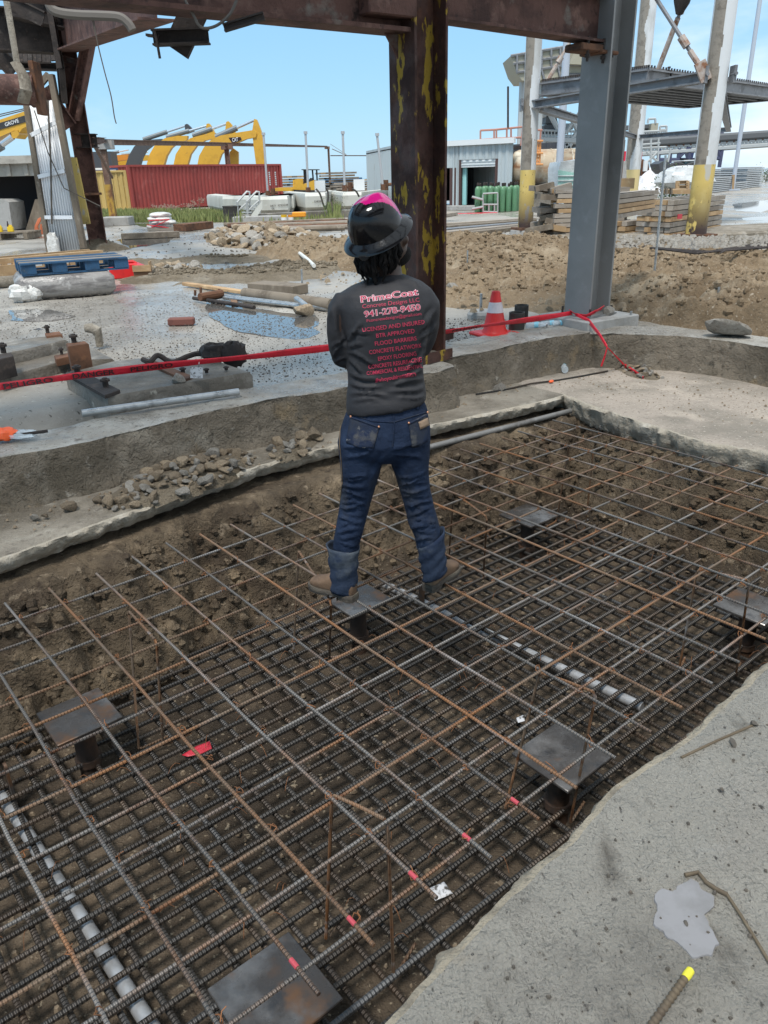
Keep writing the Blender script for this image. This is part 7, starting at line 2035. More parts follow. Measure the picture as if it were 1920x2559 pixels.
corr_panel(B0, B1, zb, zt, .3, .045, -nS).build('back_cladding', m_dark, sh, ang=20)
MB().loft([[Vector((q.x, q.y, zt)) for q in (C0, C1, B1, B0)], [Vector((q.x, q.y, zt + .12)) for q in (C0, C1, B1, B0)]]).build('roof_sheet', m_shed, sh, ang=0)
MB().box((C0 + C1) / 2 + Vector((0, 0, 0)) + nS * .08 + Vector((0, 0, zt - GZ + .02)), (LS + .2, .18, .22), RZ(aS)).build('gutter', m_white2, sh)
MB().box((C0 + C1) / 2 + nS * .25 + Vector((0, 0, .09)), (LS, .7, .20), RZ(aS), bev=.02).build('slab_edge', m_ped, sh)
dk2 = (fl(xg0) + fl(xg1)) / 2
for p, w_ in ((xd0, .1), (xd1, .34), (xg0, .1), (xg1, .30)):
    MB().box(fl(p) - nS * .1 + Vector((0, 0, (zb + (zd if p in (xd0, xd1) else zg)) / 2)), (w_, .16, (zd if p in (xd0, xd1) else zg) - zb), RZ(aS)).build('door_jamb', m_door, sh)
MB().box((fl(xg0) + fl(xg1)) / 2 - nS * .12 + Vector((0, 0, zg - .16)), ((xg1 - xg0).length, .12, .32), RZ(aS)).build('roller_door', m_white2, sh)
for k in range(2): MB().box((fl(xg0) + fl(xg1)) / 2 - nS * .05 + Vector((0, 0, zg - .10 - .12 * k)), ((xg1 - xg0).length, .03, .03), RZ(aS)).build('roller_slat', m_shed, sh)
# inner back wall seen through the opening
pI = (fl(xd0) + fl(xg1)) / 2 - nS * 4
corr_panel(fl(xd0) - nS * 4 - uS * 1.5, fl(xg1) - nS * 4 + uS * 1.5, GZ, zt, .45, .05, nS).build('inner_wall', M('shade_dark_inner_cladding', (.06, .065, .075), .8), sh, ang=20)  # darkened copy of the cladding, interior shade put into its colour
tb_ = thing('glass_sheet_stack', 'pale turquoise board standing in the garage opening', 'board', gp(1150, 515, GZ)); q = onf(1150, 480)
MB().box(fl(q) - nS * .3 + Vector((0, 0, GZ + .2 + 1.0)), (.36, .12, 2.0), RZ(aS)).build('board_face', M('turquoise_board', (.32, .62, .62), .5), tb_)
# gas cylinders
m_green = M('green_gas_cylinder', (.10, .23, .12), .4, layers=(((.07, .16, .09), 2, .5, .7), ((.18, .30, .19), 5, .6, .74)))
m_brownc = M('dull_brown_cylinder', (.16, .15, .115), .5)
base = gp(1186, 531, GZ); topz = at_on(1190, 457, base).z
gh = topz - GZ
first = None; rr = random.Random(6); k = 0
uR = Vector((1, .05, 0)); 
pr_ = [(.0, 0), (.12, 0), (.125, .02), (.125, gh * .74), (.115, gh * .80), (.08, gh * .86), (.045, gh * .88), (.045, gh * .90)]
for row in range(2):
    for i in range(7):
        p = base + Vector((.14 + i * .27 + row * .13 * 1, .1 + row * .3 + .03 * i, 0))
        if first is None:
            first = thing('gas_cylinder', 'leftmost tall green gas cylinder in the front row of the steel rack', 'gas cylinder', p, 'green gas cylinders in the rack')
            MB().lathe(pr_, Matrix.Translation(p), 14).build('cylinder_body', m_green, first); MB().lathe([(.05, gh * .89), (.055, gh * .92), (.055, gh * .99), (.03, gh)], Matrix.Translation(p), 10).build('valve_cap', m_darksteel, first)
        else:
            c_ = copy_tree(first, loc=p, label=('%s green gas cylinder from the left in the %s row of the rack' % (('first', 'second', 'third', 'fourth', 'fifth', 'sixth', 'seventh')[i], ('front', 'back')[row])));
            c_.scale = (1, 1, rr.uniform(.96, 1.02))
rk = thing('cylinder_rack', 'galvanised steel rack around the green gas cylinders', 'rack', base)
A_ = at(1207, 528, base.y - .15)
def rbar(x0, y0, x1, y1, r_=.035, Y=None, nm='rack_tube', mat=None, par=None):
    Y = Y or base.y - .15; MB().tube([at(x0, y0, Y), at(x1, y1, Y)], r_, 7).build(nm, mat or m_hand, par or rk)
for s_ in ((1208, 530, 1207, 486), (1207, 484, 1244, 482), (1244, 482, 1244, 529), (1208, 529, 1244, 530), (1222, 512, 1222, 529), (1208, 511, 1244, 511), (1236, 512, 1236, 529)): rbar(*s_)
rbar(1180, 492, 1207, 499, .05, nm='strap'); rbar(1180, 522, 1207, 517, .05, nm='strap')
tag(MB().box(at(1190, 533, base.y - .4), (1.8, .5, .03), bev=.01).build('red_mat', m_redpaper, loc=base), 'flat red mat under the gas cylinder rack', 'mat')
rk2 = thing('cylinder_rack', 'dark rusty rack of short brown gas cylinders by the blue drums', 'rack', gp(1262, 526, GZ)); YR = gp(1262, 527, GZ).y
for y in (482, 496, 508, 522): rbar(1246, y, 1282, y - 2, .045, YR, 'rack_bar', m_rustsolid, rk2)
for x in (1246, 1264, 1281): rbar(x, 524, x, 480, .045, YR, 'rack_bar', m_rustsolid, rk2)
for i in range(5):
    p = at(1252 + i * 6.5, 524, YR + .25); p.z = GZ; h = at_on(1252, 480, p).z - GZ
    ro = thing('gas_cylinder', ('leftmost', 'second', 'middle', 'fourth', 'rightmost')[i] + ' short dark gas cylinder in the rusty rack by the blue drums', 'gas cylinder', p, 'short dark gas cylinders in the rusty rack')
    MB().lathe([(.09, 0), (.095, h * .8), (.05, h * .9), (.04, h)], Matrix.Translation(p), 12).build('cylinder_body', m_darksteel, ro)
ib = thing('steel_offcut', 'short pale steel beam offcut lying by the shed door', 'steel offcut', gp(1105, 530, GZ)); m1 = MB(); beam(m1, at(1088, 521, 32), at(1114, 520, 32), .3, .32, .03, .03); m1.build('beam_stub', m_white, ib, ang=30)
plank((1085, 545), (1130, 538), .5, .12, m_wood, 'short weathered plank lying right of the rusty column', grp=None)
fp = thing('flat_steel_stack', 'flat stack of long brown steel strips on the yard behind the dirt', 'steel stack', gp(1180, 575, GZ))
for k in range(5):
    a, b = gp(1060, 600 - k * 7, GZ), gp(1330, 570 - k * 4, GZ); ax, L = seg(a, b); MB().box((a + b) / 2 + Vector((0, 0, .05 + .01 * k)), (L, .40, .08), RZ(ax)).build('strip', (m_wood_dirty, m_wood, m_greydirty)[k % 3], fp)
# rusty horizontal tank
m_rtank = M('rust_streaked_tank', (.42, .34, .24), .8, layers=(((.30, .15, .07), 1.1, .46, .62, 8, (.8, 1, 2.2)), ((.60, .56, .46), 1.6, .52, .66, 8, (1.2, 1, .6)), ((.14, .08, .05), 2.4, .58, .72, 8, (.6, 1, 2))), bump=((10, .01),))
YK = 38
ht = thing('horizontal_tank', 'large rust streaked horizontal tank right of the metal shed', 'tank', at(1360, 425, YK))
cT = at(1292, 423, YK); dT = at(1452, 431, YK); rT = (at(1350, 378, YK).z - at(1350, 474, YK).z) / 2; dT.z = cT.z
u_ = (dT - cT).normalized(); Lk = (dT - cT).length
MB().lathe([(.0, -.35), (rT * .6, -.28), (rT * .9, -.12), (rT, .08), (rT, Lk * .5), (rT, Lk - .1), (rT * .9, Lk + .12), (rT * .6, Lk + .28), (0, Lk + .34)], frame(cT, u_), 36).build('tank_shell', m_rtank, ht, ang=50)
for k in (.2, .5, .8): MB().lathe([(rT + .02, Lk * k), (rT + .02, Lk * k + .05)], frame(cT, u_), 36, cap=False).build('weld_seam', m_rtank, ht)
for k in (.12, .5, .88): MB().box(cT + u_ * Lk * k + Vector((0, 0, -rT - .05)), (.5, 1.6, .5)).build('saddle', m_ped, ht)
a, b = at(1262, 520, YK), at(1372, 516, YK); zW = at(1320, 471, YK).z
wl_ = thing('concrete_wall', 'stained concrete wall under the rusty horizontal tank', 'wall', a); MB().box(Vector((at(1326, 500, YK).x, YK - 1.1, (GZ + zW) / 2)), (1.95, .3, zW - GZ)).build('wall_body', m_found, wl_)
m_bdrum = M('blue_plastic_drum', (.03, .22, .50), .4, layers=(((.05, .30, .60), 3, .5, .7),))
for x, lb in ((1299, 'blue plastic drum left of the white and yellow pipe column'), (1337, 'blue plastic drum right of the white and yellow pipe column')):
    p = gp(x, 522, GZ); h = at_on(x, 480, p).z - GZ; ro = thing('plastic_drum', lb, 'drum', p, 'blue plastic drums'); r_ = h * .32
    MB().lathe([(r_ * .9, 0), (r_, .05), (r_, h * .3), (r_ * 1.04, h * .33), (r_, h * .36), (r_, h * .64), (r_ * 1.04, h * .67), (r_, h * .7), (r_, h * .93), (r_ * .85, h)], Matrix.Translation(p), 20).build('drum_body', m_bdrum, ro)
# railing platform above the shed
m_pink_r = M('faded_red_railing', (.42, .20, .15), .7); m_orr = M('orange_ladder', (.62, .28, .10), .6)
YP2 = 40
rl = thing('railed_platform', 'faded red railed platform above the tank behind the shed', 'platform', at(1250, 370, YP2))
q5 = lambda x, y: (1080 + x / 5.19, 300 + y / 5.19)
for a, b in (((628, 135), (820, 125)), ((820, 125), (1185, 88)), ((632, 258), (835, 240)), ((835, 240), (1180, 225)), ((628, 135), (628, 320)), ((805, 125), (805, 330)), ((835, 125), (835, 320)), ((1025, 100), (1025, 380)), ((1180, 88), (1150, 340)), ((970, 100), (968, 380)), ((1370, 130), (1430, 130)), ((1410, 130), (1400, 300))):
    MB().tube([at(*q5(*a), YP2), at(*q5(*b), YP2)], .045, 6).build('rail', m_pink_r, rl)
ext([q5(*q) for q in ((1010, 345), (1180, 330), (1180, 365), (1010, 385))], YP2 - .2, 1.4, 'deck', m_darksteel, rl)
MB().tube([at(*q5(985, 110), YP2), at(1270, 216, YP2)], .05, 6).build('antenna_pole', m_darksteel, rl)
ld = thing('ladder', 'orange ladder in front of the rusty horizontal tank', 'ladder', at(1350, 400, YK - 1.2))
for x in (1363, 1400): MB().tube([at(*q5(x - 8, 580), YK - 1.3), at(*q5(x + 6, 260), YK - 1.3)], .05, 6).build('stile', m_orr, ld)
for y in range(280, 590, 42): MB().tube([at(*q5(1358, y), YK - 1.3), at(*q5(1403, y), YK - 1.3)], .035, 6).build('rung', m_orr, ld)
for y in (270, 430, 575): MB().tube([at(*q5(1340, y), YK - 1.4), at(*q5(1440, y), YK - 1.4)], .04, 6).build('hoop', m_orr, ld)

# ================================================================== PIPE COLUMNS AND STEEL PLATFORM
def pipecol(label, px, ybase, wpx, lean, ytop_yellow, mats, h=11, zb_=GZ, patchy=True):
    p = gp(px, ybase, zb_); Y = p.y
    dist = (p - CAMV).length; r_ = wpx / 2 / FPX * (dist * 1.0)
    ro = thing('pipe_column', label, 'column', p, 'white and yellow pipe columns')
    zy = at_on(px, ytop_yellow, p).z - p.z
    MB().lathe([(r_, .05), (r_, zy)], Matrix.Translation(p), 28, cap=False).build('yellow_base', mats[0], ro)
    # shell of white paint, peeled back on one side to a grey layer
    n = 64; hs_ = np.linspace(zy, h, 200); V = []; 
    m1 = MB(); rings = [[p + Vector((r_ * math.cos(2 * math.pi * k / n), r_ * math.sin(2 * math.pi * k / n), z)) for k in range(n)] for z in hs_]
    m1.loft(rings, False, True)
    for i, fq in enumerate(m1.f[:-1]):
        c_ = sum((Vector(m1.v[j]) for j in fq), Vector()) / 4; a_ = math.atan2(c_.y - p.y, c_.x - p.x)
        edge_ = -1.75 + .5 * float(fbm([c_.z * .9], [px], 1, 4, 5)[0]) + .2 * math.sin(c_.z * 1.1 + px)
        m1.m[i] = 1 if (patchy and -3.0 < a_ < edge_ and c_.z - p.z > zy + .02) else 0
    m1.build('white_shaft', [mats[1], m_sand], ro, ang=50)
    MB().box(p + Vector((0, 0, .03)), (r_ * 2.9, r_ * 2.9, .06), RZ(.3)).build('base_plate', m_rustsolid, ro)
    MB().lathe([(r_ * 2.2, -.35), (r_ * 2.0, 0)], Matrix.Translation(p), 8).build('concrete_base', m_ped, ro)
    return ro, p, r_
colA, pA, rA = pipecol('white and yellow pipe column left of the grey column', 1313, 574, 34, 0, 425, (m_yellow, m_white), zb_=GZ + .12)
colB, pB, rB = pipecol('white and yellow pipe column at the right with rusty black base', 1738, 592, 44, 0, 412, (m_yellow, m_white), zb_=GZ + .25)
pCm = gp(1573, 500, GZ)
colM, pM, rM = pipecol('pale pipe column with a cream base behind the timber stacks', 1573, 505, 33, 0, 424, (M('cream_yellow_paint', (.62, .50, .24), .5), m_white))
pD_ = pB + (pM - pA)
kb = thing('concrete_strip', 'low concrete strip in front of the right pipe column', 'kerb', gp(1650, 640, GZ))
a, b = gp(1440, 640, GZ), gp(2050, 600, GZ); ax, L = seg(a, b); MB().box((a + b) / 2 + Vector((0, .9, .10)), (L, 1.9, .34), RZ(ax), bev=.04).build('strip_body', m_ledge, kb)
zU = at_on(1357, 208, pA).z; zL = zU - (at_on(1357, 208, pA).z - at_on(1357, 240, pA).z); hU = zU - zL
pf = thing('steel_platform', 'suspended grey steel platform between the white pipe columns', 'platform', Vector((pA.x, pA.y, zL)))
K1 = gp(1355, 208, zU); K2 = gp(1621, 173, zU); K3 = gp(1960, 222, zU); K1.z = K2.z = K3.z = zU; K4 = K1 + K3 - K2
dn = Vector((0, 0, -hU / 2))
def ch(a, b, hgt, w_, name, par=pf, mat=None):
    m1 = MB(); beam(m1, a, b, w_, hgt, .03, .025); return m1.build(name, mat or m_greydirty, par, ang=30)
for a, b in ((K1, K2), (K2, K3), (K3, K4), (K4, K1)): ch(a + dn, b + dn, hU, .18, 'edge_beam')
for k in np.linspace(.12, .88, 7): ch(K1.lerp(K2, k) + dn * 1.1, K4.lerp(K3, k) + dn * 1.1, hU * .7, .10, 'joist')
m1 = MB(); m1.loft([[q + Vector((0, 0, .01)) for q in (K1, K2, K3, K4)], [q + Vector((0, 0, .05)) for q in (K1, K2, K3, K4)]]); m1.build('grating', m_greydirty, pf, ang=0)
m1 = MB()
for k in np.linspace(0, 1, 60):
    for a, b in ((K1, K2), (K2, K3)): m1.box(a.lerp(b, k) + Vector((0, 0, .06)), (.03, .03, .05))
m1.build('grating_edge', m_darksteel, pf)['kind'] = 'stuff'
zl = at_on(1345, 262, pA).z; hl_ = at_on(1345, 251, pA).z - at_on(1345, 273, pA).z
LB = lambda p: Vector((p.x, p.y, zl))
for a, b in ((pA, pB), (pB, pD_), (pD_, pM), (pM, pA)):
    ch(LB(a), LB(b), hl_, .2, 'support_beam')
for p_ in (pA, pB, pM):
    for s_ in (-1, 1):
        q = Vector((p_.x + s_ * (rB + .06), p_.y - .1, zl)); MB().box(q, (.05, .22, .28)).build('bolt_plate', m_greydirty, pf)
        MB().tube([q - Vector((0, .16, 0)), q + Vector((0, .05, 0))], .03, 8).build('bolt_head', m_greydirty, pf)
def ccl(x, y0, y1, Y):
    ro = thing('g_clamp', 'bent steel clamp on the grey platform edge ' + ('below the tie rod' if x < 1800 else 'at the right photo edge'), 'clamp', at(x, y0, Y))
    MB().tube([at(x - 2, y0 - 5, Y), at(x - 2, y1, Y), at(x + 4, y1 + 6, Y), at(x + 11, y1, Y), at(x + 10, y0 + 3, Y), at(x + 4, y0, Y)], .028, 7).build('clamp_bow', m_darksteel, ro); MB().tube([at(x + 2, y0 - 8, Y), at(x + 9, y0 - 9, Y)], .02, 6).build('clamp_screw', m_darksteel, ro)
ccl(1667, 177, 214, K2.y + .6); ccl(1905, 220, 238, K3.y - .4)
m_rodr = M('rusty_white_tie_rod', (.38, .32, .28), .7, layers=(((.22, .10, .05), 5, .5, .62), ((.5, .48, .45), 7, .55, .7)))
def tie(x0, y0, x1, y1, Y0, Y1, label, k0=.55, mat=m_greydirty):
    a, b = at(x0, y0, Y0), at(x1, y1, Y1); ro = thing('tie_rod', label, 'tie rod', a, 'tie rods of the pipe frame')
    MB().tube([a, b], .035, 8).build('rod', mat, ro); MB().tube([a.lerp(b, k0), a.lerp(b, k0 + .14)], .07, 10).build('turnbuckle', m_rodr, ro); MB().tube([a.lerp(b, k0 + .2), b], .05, 8).build('rod_end', m_rodr, ro); return ro
tr_ = tie(1640, -4, 1752, 170, pB.y + .3, pB.y - .1, 'tie rod with a turnbuckle ending at the right pipe column'); 
q = at(1757, 178, pB.y - .15); MB().box(q, (.20, .06, .34), Matrix.Rotation(-.5, 3, 'Y')).build('gusset', m_rodr, tr_)
tie(1708, 10, 1646, 172, pB.y + .8, pB.y + 1.2, 'thin tie rod dropping behind the platform corner', .0, m_greydirty)
tie(1428, 100, 1367, 204, pA.y, pA.y, 'rusty tie rod rising to the right from the left pipe column', .4, m_rodr)
rg = thing('rope_socket', 'dark steel socket at the top right hanging on the thin rod', 'socket', at(1708, 5, pB.y + .8)); MB().tube([at(1706, -6, pB.y + .8), at(1704, 8, pB.y + .8), at(1697, 36, pB.y + .8)], [.16, .14, .06], 10).build('socket_body', m_darksteel, rg)
# far slender grey poles
m_bpole = M('pale_blue_grey_pole', (.40, .44, .50), .5)
for x0, y0, x1, y1, w_, Y, lb in ((1905, -10, 1834, 425, 9, 60, 'tall slender pale pole at the right photo edge'), (1418, 96, 1398, 420, 16, 36, 'pale grey pipe pole standing left of the grey column')):
    b_ = at(x1, y1, Y); b_.z = GZ; t_ = at(x0, y0, Y); t_.x = b_.x + (t_.x - b_.x) * .35
    b_ = Vector((at((x0 + x1) / 2, (y0 + y1) / 2, Y).x, Y, GZ)); t_ = Vector((b_.x, Y, at(x0, y0, Y).z + 2))
    ro = thing('slender_pole', lb, 'pole', b_, 'slender poles behind the platform'); MB().tube([b_, t_], w_ / 2 / FPX * Y * 1.03, 14).build('pole_shaft', m_bpole, ro); MB().box(b_ + Vector((0, 0, .05)), (.8, .8, .1)).build('base_plate', m_bpole, ro)

# ================================================================== TIMBER STACKS
def tstack(label, corner_px, left_px, right_px, ytop, layers, seed, z0=GZ + .2, lw=None, overhang=.0):
    c_ = gp(*corner_px, z0); l_ = gp(*left_px, z0); r_ = gp(*right_px, z0); top = at_on(corner_px[0], ytop, c_).z; th = (top - z0) / layers
    ul, ur = (l_ - c_), (r_ - c_); Ll, Lr = ul.length, ur.length; ul.normalize(); ur.normalize(); rr_ = random.Random(seed)
    ro = thing('timber_stack', label, 'timber stack', c_, 'stacks of timber formwork beams'); al, ar = math.atan2(ul.y, ul.x), math.atan2(ur.y, ur.x)
    for k in range(layers):
        z = z0 + th * (k + .5); o_ = rr_.uniform(-.05, .05)
        # boards along the right face, and the cross boards seen along the left face
        n = max(2, int(Ll / .5))
        MB().box(c_ + ur * (Lr / 2 + o_) + ul * .06 + Vector((0, 0, z - z0)), (Lr, .12, th * .84), RZ(ar)).build('timber', rr_.choice([m_wood, m_wood, m_woodt]), ro)
        MB().box(c_ + ul * (Ll / 2 + .07 + o_ * .6) + ur * (.08 + o_) + Vector((0, 0, z - z0)), (Ll - .14, .12, th * .84), RZ(al)).build('timber', rr_.choice([m_wood, m_woodt, m_wood]), ro)
        for i in range(1, n + 1):
            MB().box(c_ + ul * (Ll * i / n - .06) + ur * (Lr / 2 + .15) + Vector((0, 0, z - z0)), (Lr - .2, .12, th * .84), RZ(ar)).build('timber', m_wood, ro)
        if rr_.random() < .5: MB().box(c_ + ul * rr_.uniform(.2, Ll * .7) - ur * .005 + Vector((0, 0, z - z0)), (.10, .14, th * .84), RZ(al)).build('spacer', m_woodt, ro)
    return ro
ts = tstack('square stack of tan and grey timber beams under the right pipe column', (1671, 597), (1588, 592), (1800, 572), 500, 7, 3)
q = at(1699, 541, gp(1690, 594, GZ + .2).y - .1); tag(MB().box(q, (.09, .03, .09)).build('pink_note', m_pink, loc=q), 'small bright pink paper note on the timber stack', 'note')
tstack('tall grey timber stack half hidden by the grey column', (1386, 594), (1378, 590), (1560, 588), 472, 10, 7)
tstack('raised stack of long grey timber beams right of the grey column', (1510, 553), (1470, 549), (1632, 530), 488, 5, 9, z0=GZ + 1.0)
tstack('low dark timber blocks under the raised stack', (1562, 592), (1515, 590), (1604, 586), 553, 3, 11)
jt = thing('timber_jumble', 'jumble of broken timber ends left of the tall grey stack', 'timber pile', gp(1370, 590, GZ)); rr = random.Random(4)
for k in range(24):
    p = gp(rr.uniform(1350, 1392), rr.uniform(585, 595), GZ + .2) + Vector((0, 0, rr.uniform(0, 1.0 if k % 3 else 1.5))); MB().box(p, (rr.uniform(.2, .6), rr.uniform(.1, .7), .11), RZ(rr.uniform(-.5, .5)) @ Matrix.Rotation(rr.uniform(-.25, .25), 3, 'Y')).build('timber_end', rr.choice([m_wood, m_woodt, m_wood_dirty]), jt)
# wrapped glass crates and frame behind
m_film = M('translucent_white_film', (.60, .62, .62), .3, layers=(((.45, .47, .47), 3, .5, .7),), bump=((8, .03),)); m_filmg = M('pale_green_film', (.36, .62, .54), .3, layers=(((.50, .70, .64), 3, .5, .7),), bump=((7, .03),))
YG2 = gp(1430, 560, GZ).y
wg = thing('wrapped_crate', 'pallet wrapped in white and pale green film behind the grey column', 'wrapped crate', at(1425, 470, YG2))
ext([(1396, 475), (1397, 420), (1402, 404), (1440, 400), (1462, 396), (1470, 400), (1470, 475)], YG2, 1.6, 'white_wrap', m_film, wg); ext([(1395, 474), (1396, 425), (1430, 431), (1470, 428), (1470, 474)], YG2 - .05, .06, 'green_wrap', m_filmg, wg)
for y in (440, 452, 464): MB().tube([at(1395, y, YG2 - .07), at(1470, y - 1, YG2 - .07)], .02, 5).build('crate_slat', m_film, wg)
fr_ = thing('steel_door_frame', 'grey steel frame standing before the rusty horizontal tank', 'steel frame', at(1375, 510, 30)); YF = gp(1370, 512, GZ).y
for a, b, w_ in (((1369, 514), (1376, 408), .2), ((1374, 409), (1398, 409), .12), ((1390, 510), (1394, 409), .14), ((1378, 424), (1392, 424), .1), ((1378, 434), (1392, 434), .1)): m1 = MB(); beam(m1, at(*a, YF), at(*b, YF), w_, w_); m1.build('frame_bar', m_greycol, fr_, ang=30)
ext([(1394, 500), (1397, 408), (1402, 408), (1400, 500)], YF + .2, .5, 'blue_film', M('blue_film', (.22, .45, .55), .4), fr_)
cb2 = thing('concrete_box', 'pale concrete block wall between the grey column and the cream based pipe', 'wall', at(1555, 440, 34)); ext([(1535, 482), (1542, 404), (1566, 402), (1566, 482)], 33, 2.0, 'block_body', m_ped, cb2)
hj = thing('timber_post', 'rusty brown post with timber blocks right of the grey column', 'post', at(1545, 450, 26)); m1 = MB(); beam(m1, at(1540, 482, 26), at(1552, 350, 26), .22, .22); m1.build('post_bar', m_rustsolid, hj, ang=30); MB().box(at(1546, 459, 25.8), (.9, .3, .3)).build('timber_block', m_woodt, hj)

# ================================================================== FAR RIGHT: HOPPER, CONVEYOR, LOADER, SAND, STEEL
m_hop = M('cream_hopper_steel', (.33, .31, .235), .6, layers=(((.42, .40, .33), .5, .5, .7), ((.36, .28, .19), 1.2, .68, .82))); m_plant = M('pale_plant_steel', (.42, .44, .44), .6, .2); m_plantd = M('dark_plant_machinery', (.10, .105, .11), .7)
YH = 58
hp = thing('hopper', 'cream panelled hopper high on legs behind the left pipe column', 'hopper', at(1390, 200, YH))
q6 = lambda x, y: (1260 + x / 4.15, 80 + y / 4.15)
ext([q6(*q) for q in ((70, 248), (620, 155), (880, 120), (900, 470), (640, 490), (390, 500), (190, 503), (128, 420))], YH, 3.5, 'hopper_body', m_hop, hp)
ext([q6(*q) for q in ((742, 168), (885, 150), (905, 345), (680, 330))], YH - .6, .6, 'side_chute', m_hop, hp)
for a, b in (((70, 248), (620, 155)), ((100, 330), (660, 245)), ((128, 420), (690, 338)), ((620, 155), (760, 140)), ((135, 240), (135, 415)), ((222, 222), (222, 400)), ((300, 205), (300, 390)), ((390, 190), (390, 375)), ((490, 178), (490, 365)), ((585, 165), (585, 352)), ((690, 338), (880, 345)), ((680, 440), (900, 440)), ((690, 330), (760, 168)), ((260, 405), (300, 500)), ((390, 390), (420, 498)), ((560, 360), (590, 495))):
    MB().tube([at(*q6(*a), YH - .08), at(*q6(*b), YH - .08)], .09, 5).build('stiffener', m_greydirty, hp)
for x in (185, 205, 395, 820):
    a = at(*q6(x, 480), YH + 1); MB().tube([a, Vector((a.x, a.y, GZ))], .16, 8).build('leg', m_plant, hp)
pt_ = thing('plant_tower', 'pale steel plant platform with machinery below the hopper', 'plant', at(1400, 330, YH + 4))
for (x0, y0, x1, y1, w_) in ((380, 1115, 830, 1130, .3), (380, 1020, 830, 1035, .1), (380, 1065, 830, 1080, .08), (470, 840, 560, 1010, .22), (670, 840, 810, 1110, .22), (780, 840, 640, 1050, .16), (830, 960, 620, 1200, .2), (400, 1130, 400, 1230, .3), (520, 1130, 480, 1230, .2), (620, 1135, 700, 1235, .2), (700, 1150, 640, 1240, .2)):
    MB().tube([at(*q6(x0, y0), YH + 4), at(*q6(x1, y1), YH + 4)], w_ * .8, 6).build('steel_member', m_plant, pt_)
for x in range(390, 830, 34): MB().tube([at(*q6(x, 1020), YH + 3.9), at(*q6(x, 1112), YH + 3.9)], .04, 5).build('rail_post', m_plant, pt_)
for pts_, mat in ((((440, 870), (540, 860), (560, 945), (430, 950)), m_plantd), (((410, 965), (560, 950), (570, 1015), (410, 1015)), m_plantd), (((590, 950), (720, 945), (715, 1010), (590, 1015)), m_plant), (((400, 1015), (640, 1015), (640, 1060), (400, 1060)), m_plantd), (((400, 1160), (520, 1150), (520, 1215), (400, 1215)), m_plantd), (((650, 1140), (770, 1130), (740, 1200), (690, 1205)), m_plantd), (((380, 830), (620, 830), (560, 880), (430, 880)), m_plant)):
    ext([q6(*q) for q in pts_], YH + 4.4, 1.5, 'machinery', mat, pt_)
YV = 72
cv = thing('conveyor', 'long pale truss conveyor with black belt crossing the right sky', 'conveyor', at(1750, 370, YV))
q7 = lambda x, y: (1640 + x / 5.93, 300 + y / 5.93)
def cvp(x, top): # chords
    return (x, (-.0 + 385 - (x - 1600) * .072) if top == 0 else (372 - (x - 1600) * .072) if top == 1 else (358 - (x - 1600) * .068))
for top, r_, mat, nm in ((0, .20, m_plant, 'bottom_chord'), (1, .10, m_plant, 'top_chord'), (2, .34, m_plantd, 'belt')):
    MB().tube([at(*cvp(1590, top), YV), at(*cvp(1770, top), YV), at(*cvp(1990, top), YV)], r_, 6).build(nm, mat, cv)
xs_ = np.arange(1600, 1985, 9.0); m1 = MB()
for i, x in enumerate(xs_):
    MB().tube([at(*cvp(x, 0), YV), at(*cvp(x + 4.5, 1), YV)], .07, 5).build('lattice_bar', m_plant, cv); MB().tube([at(*cvp(x + 4.5, 1), YV), at(*cvp(x + 9, 0), YV)], .07, 5).build('lattice_bar', m_plant, cv)
    if i % 2 == 0: MB().tube([at(*cvp(x, 1), YV), at(*cvp(x, 2), YV)], .12, 5).build('idler', m_rustsolid, cv)
ext([q7(*q) for q in ((370, 205), (650, 185), (650, 360), (370, 350))], YV + 1, 3, 'blue_hopper', M('navy_blue_hopper', (.035, .05, .15), .5), cv)
ext([q7(*q) for q in ((905, 180), (1005, 182), (1000, 330), (905, 320))], YV + 1, 3, 'blue_hopper', bpy.data.materials['navy_blue_hopper'], cv)
ext([q7(*q) for q in ((520, 400), (610, 395), (560, 500), (540, 580), (520, 500))], YV + 1.2, 1.5, 'blue_chute', bpy.data.materials['navy_blue_hopper'], cv)
m_navyleg = M('navy_steel_leg', (.06, .065, .12), .5)
for (x0, y0, x1, y1) in ((345, 420, 315, 700), (985, 390, 935, 700), (500, 400, 480, 660), (215, 430, 200, 640), (900, 390, 945, 545), (345, 545, 480, 410), (345, 590, 590, 590), (850, 565, 945, 565), (50, 430, 20, 700), (0, 590, 600, 590)):
    MB().tube([at(*q7(x0, y0), YV), at(*q7(x1, y1), YV)], .16, 6).build('support_leg', m_navyleg, cv)
cv2 = thing('conveyor_drive_house', 'cream conveyor head house with walkways right of the grey column', 'plant', at(1600, 330, YV - 6))
YV2 = YV - 6
ext([q3(*q) for q in ((905, 800), (950, 797), (940, 880), (895, 885))], YV2, 2, 'head_box', m_hop, cv2); ext([q3(*q) for q in ((700, 815), (900, 805), (900, 830), (700, 845))], YV2 + .5, 1.2, 'belt', m_plantd, cv2); ext([q3(*q) for q in ((740, 850), (890, 845), (880, 880), (740, 885))], YV2 + .6, 1, 'drive', m_plantd, cv2)
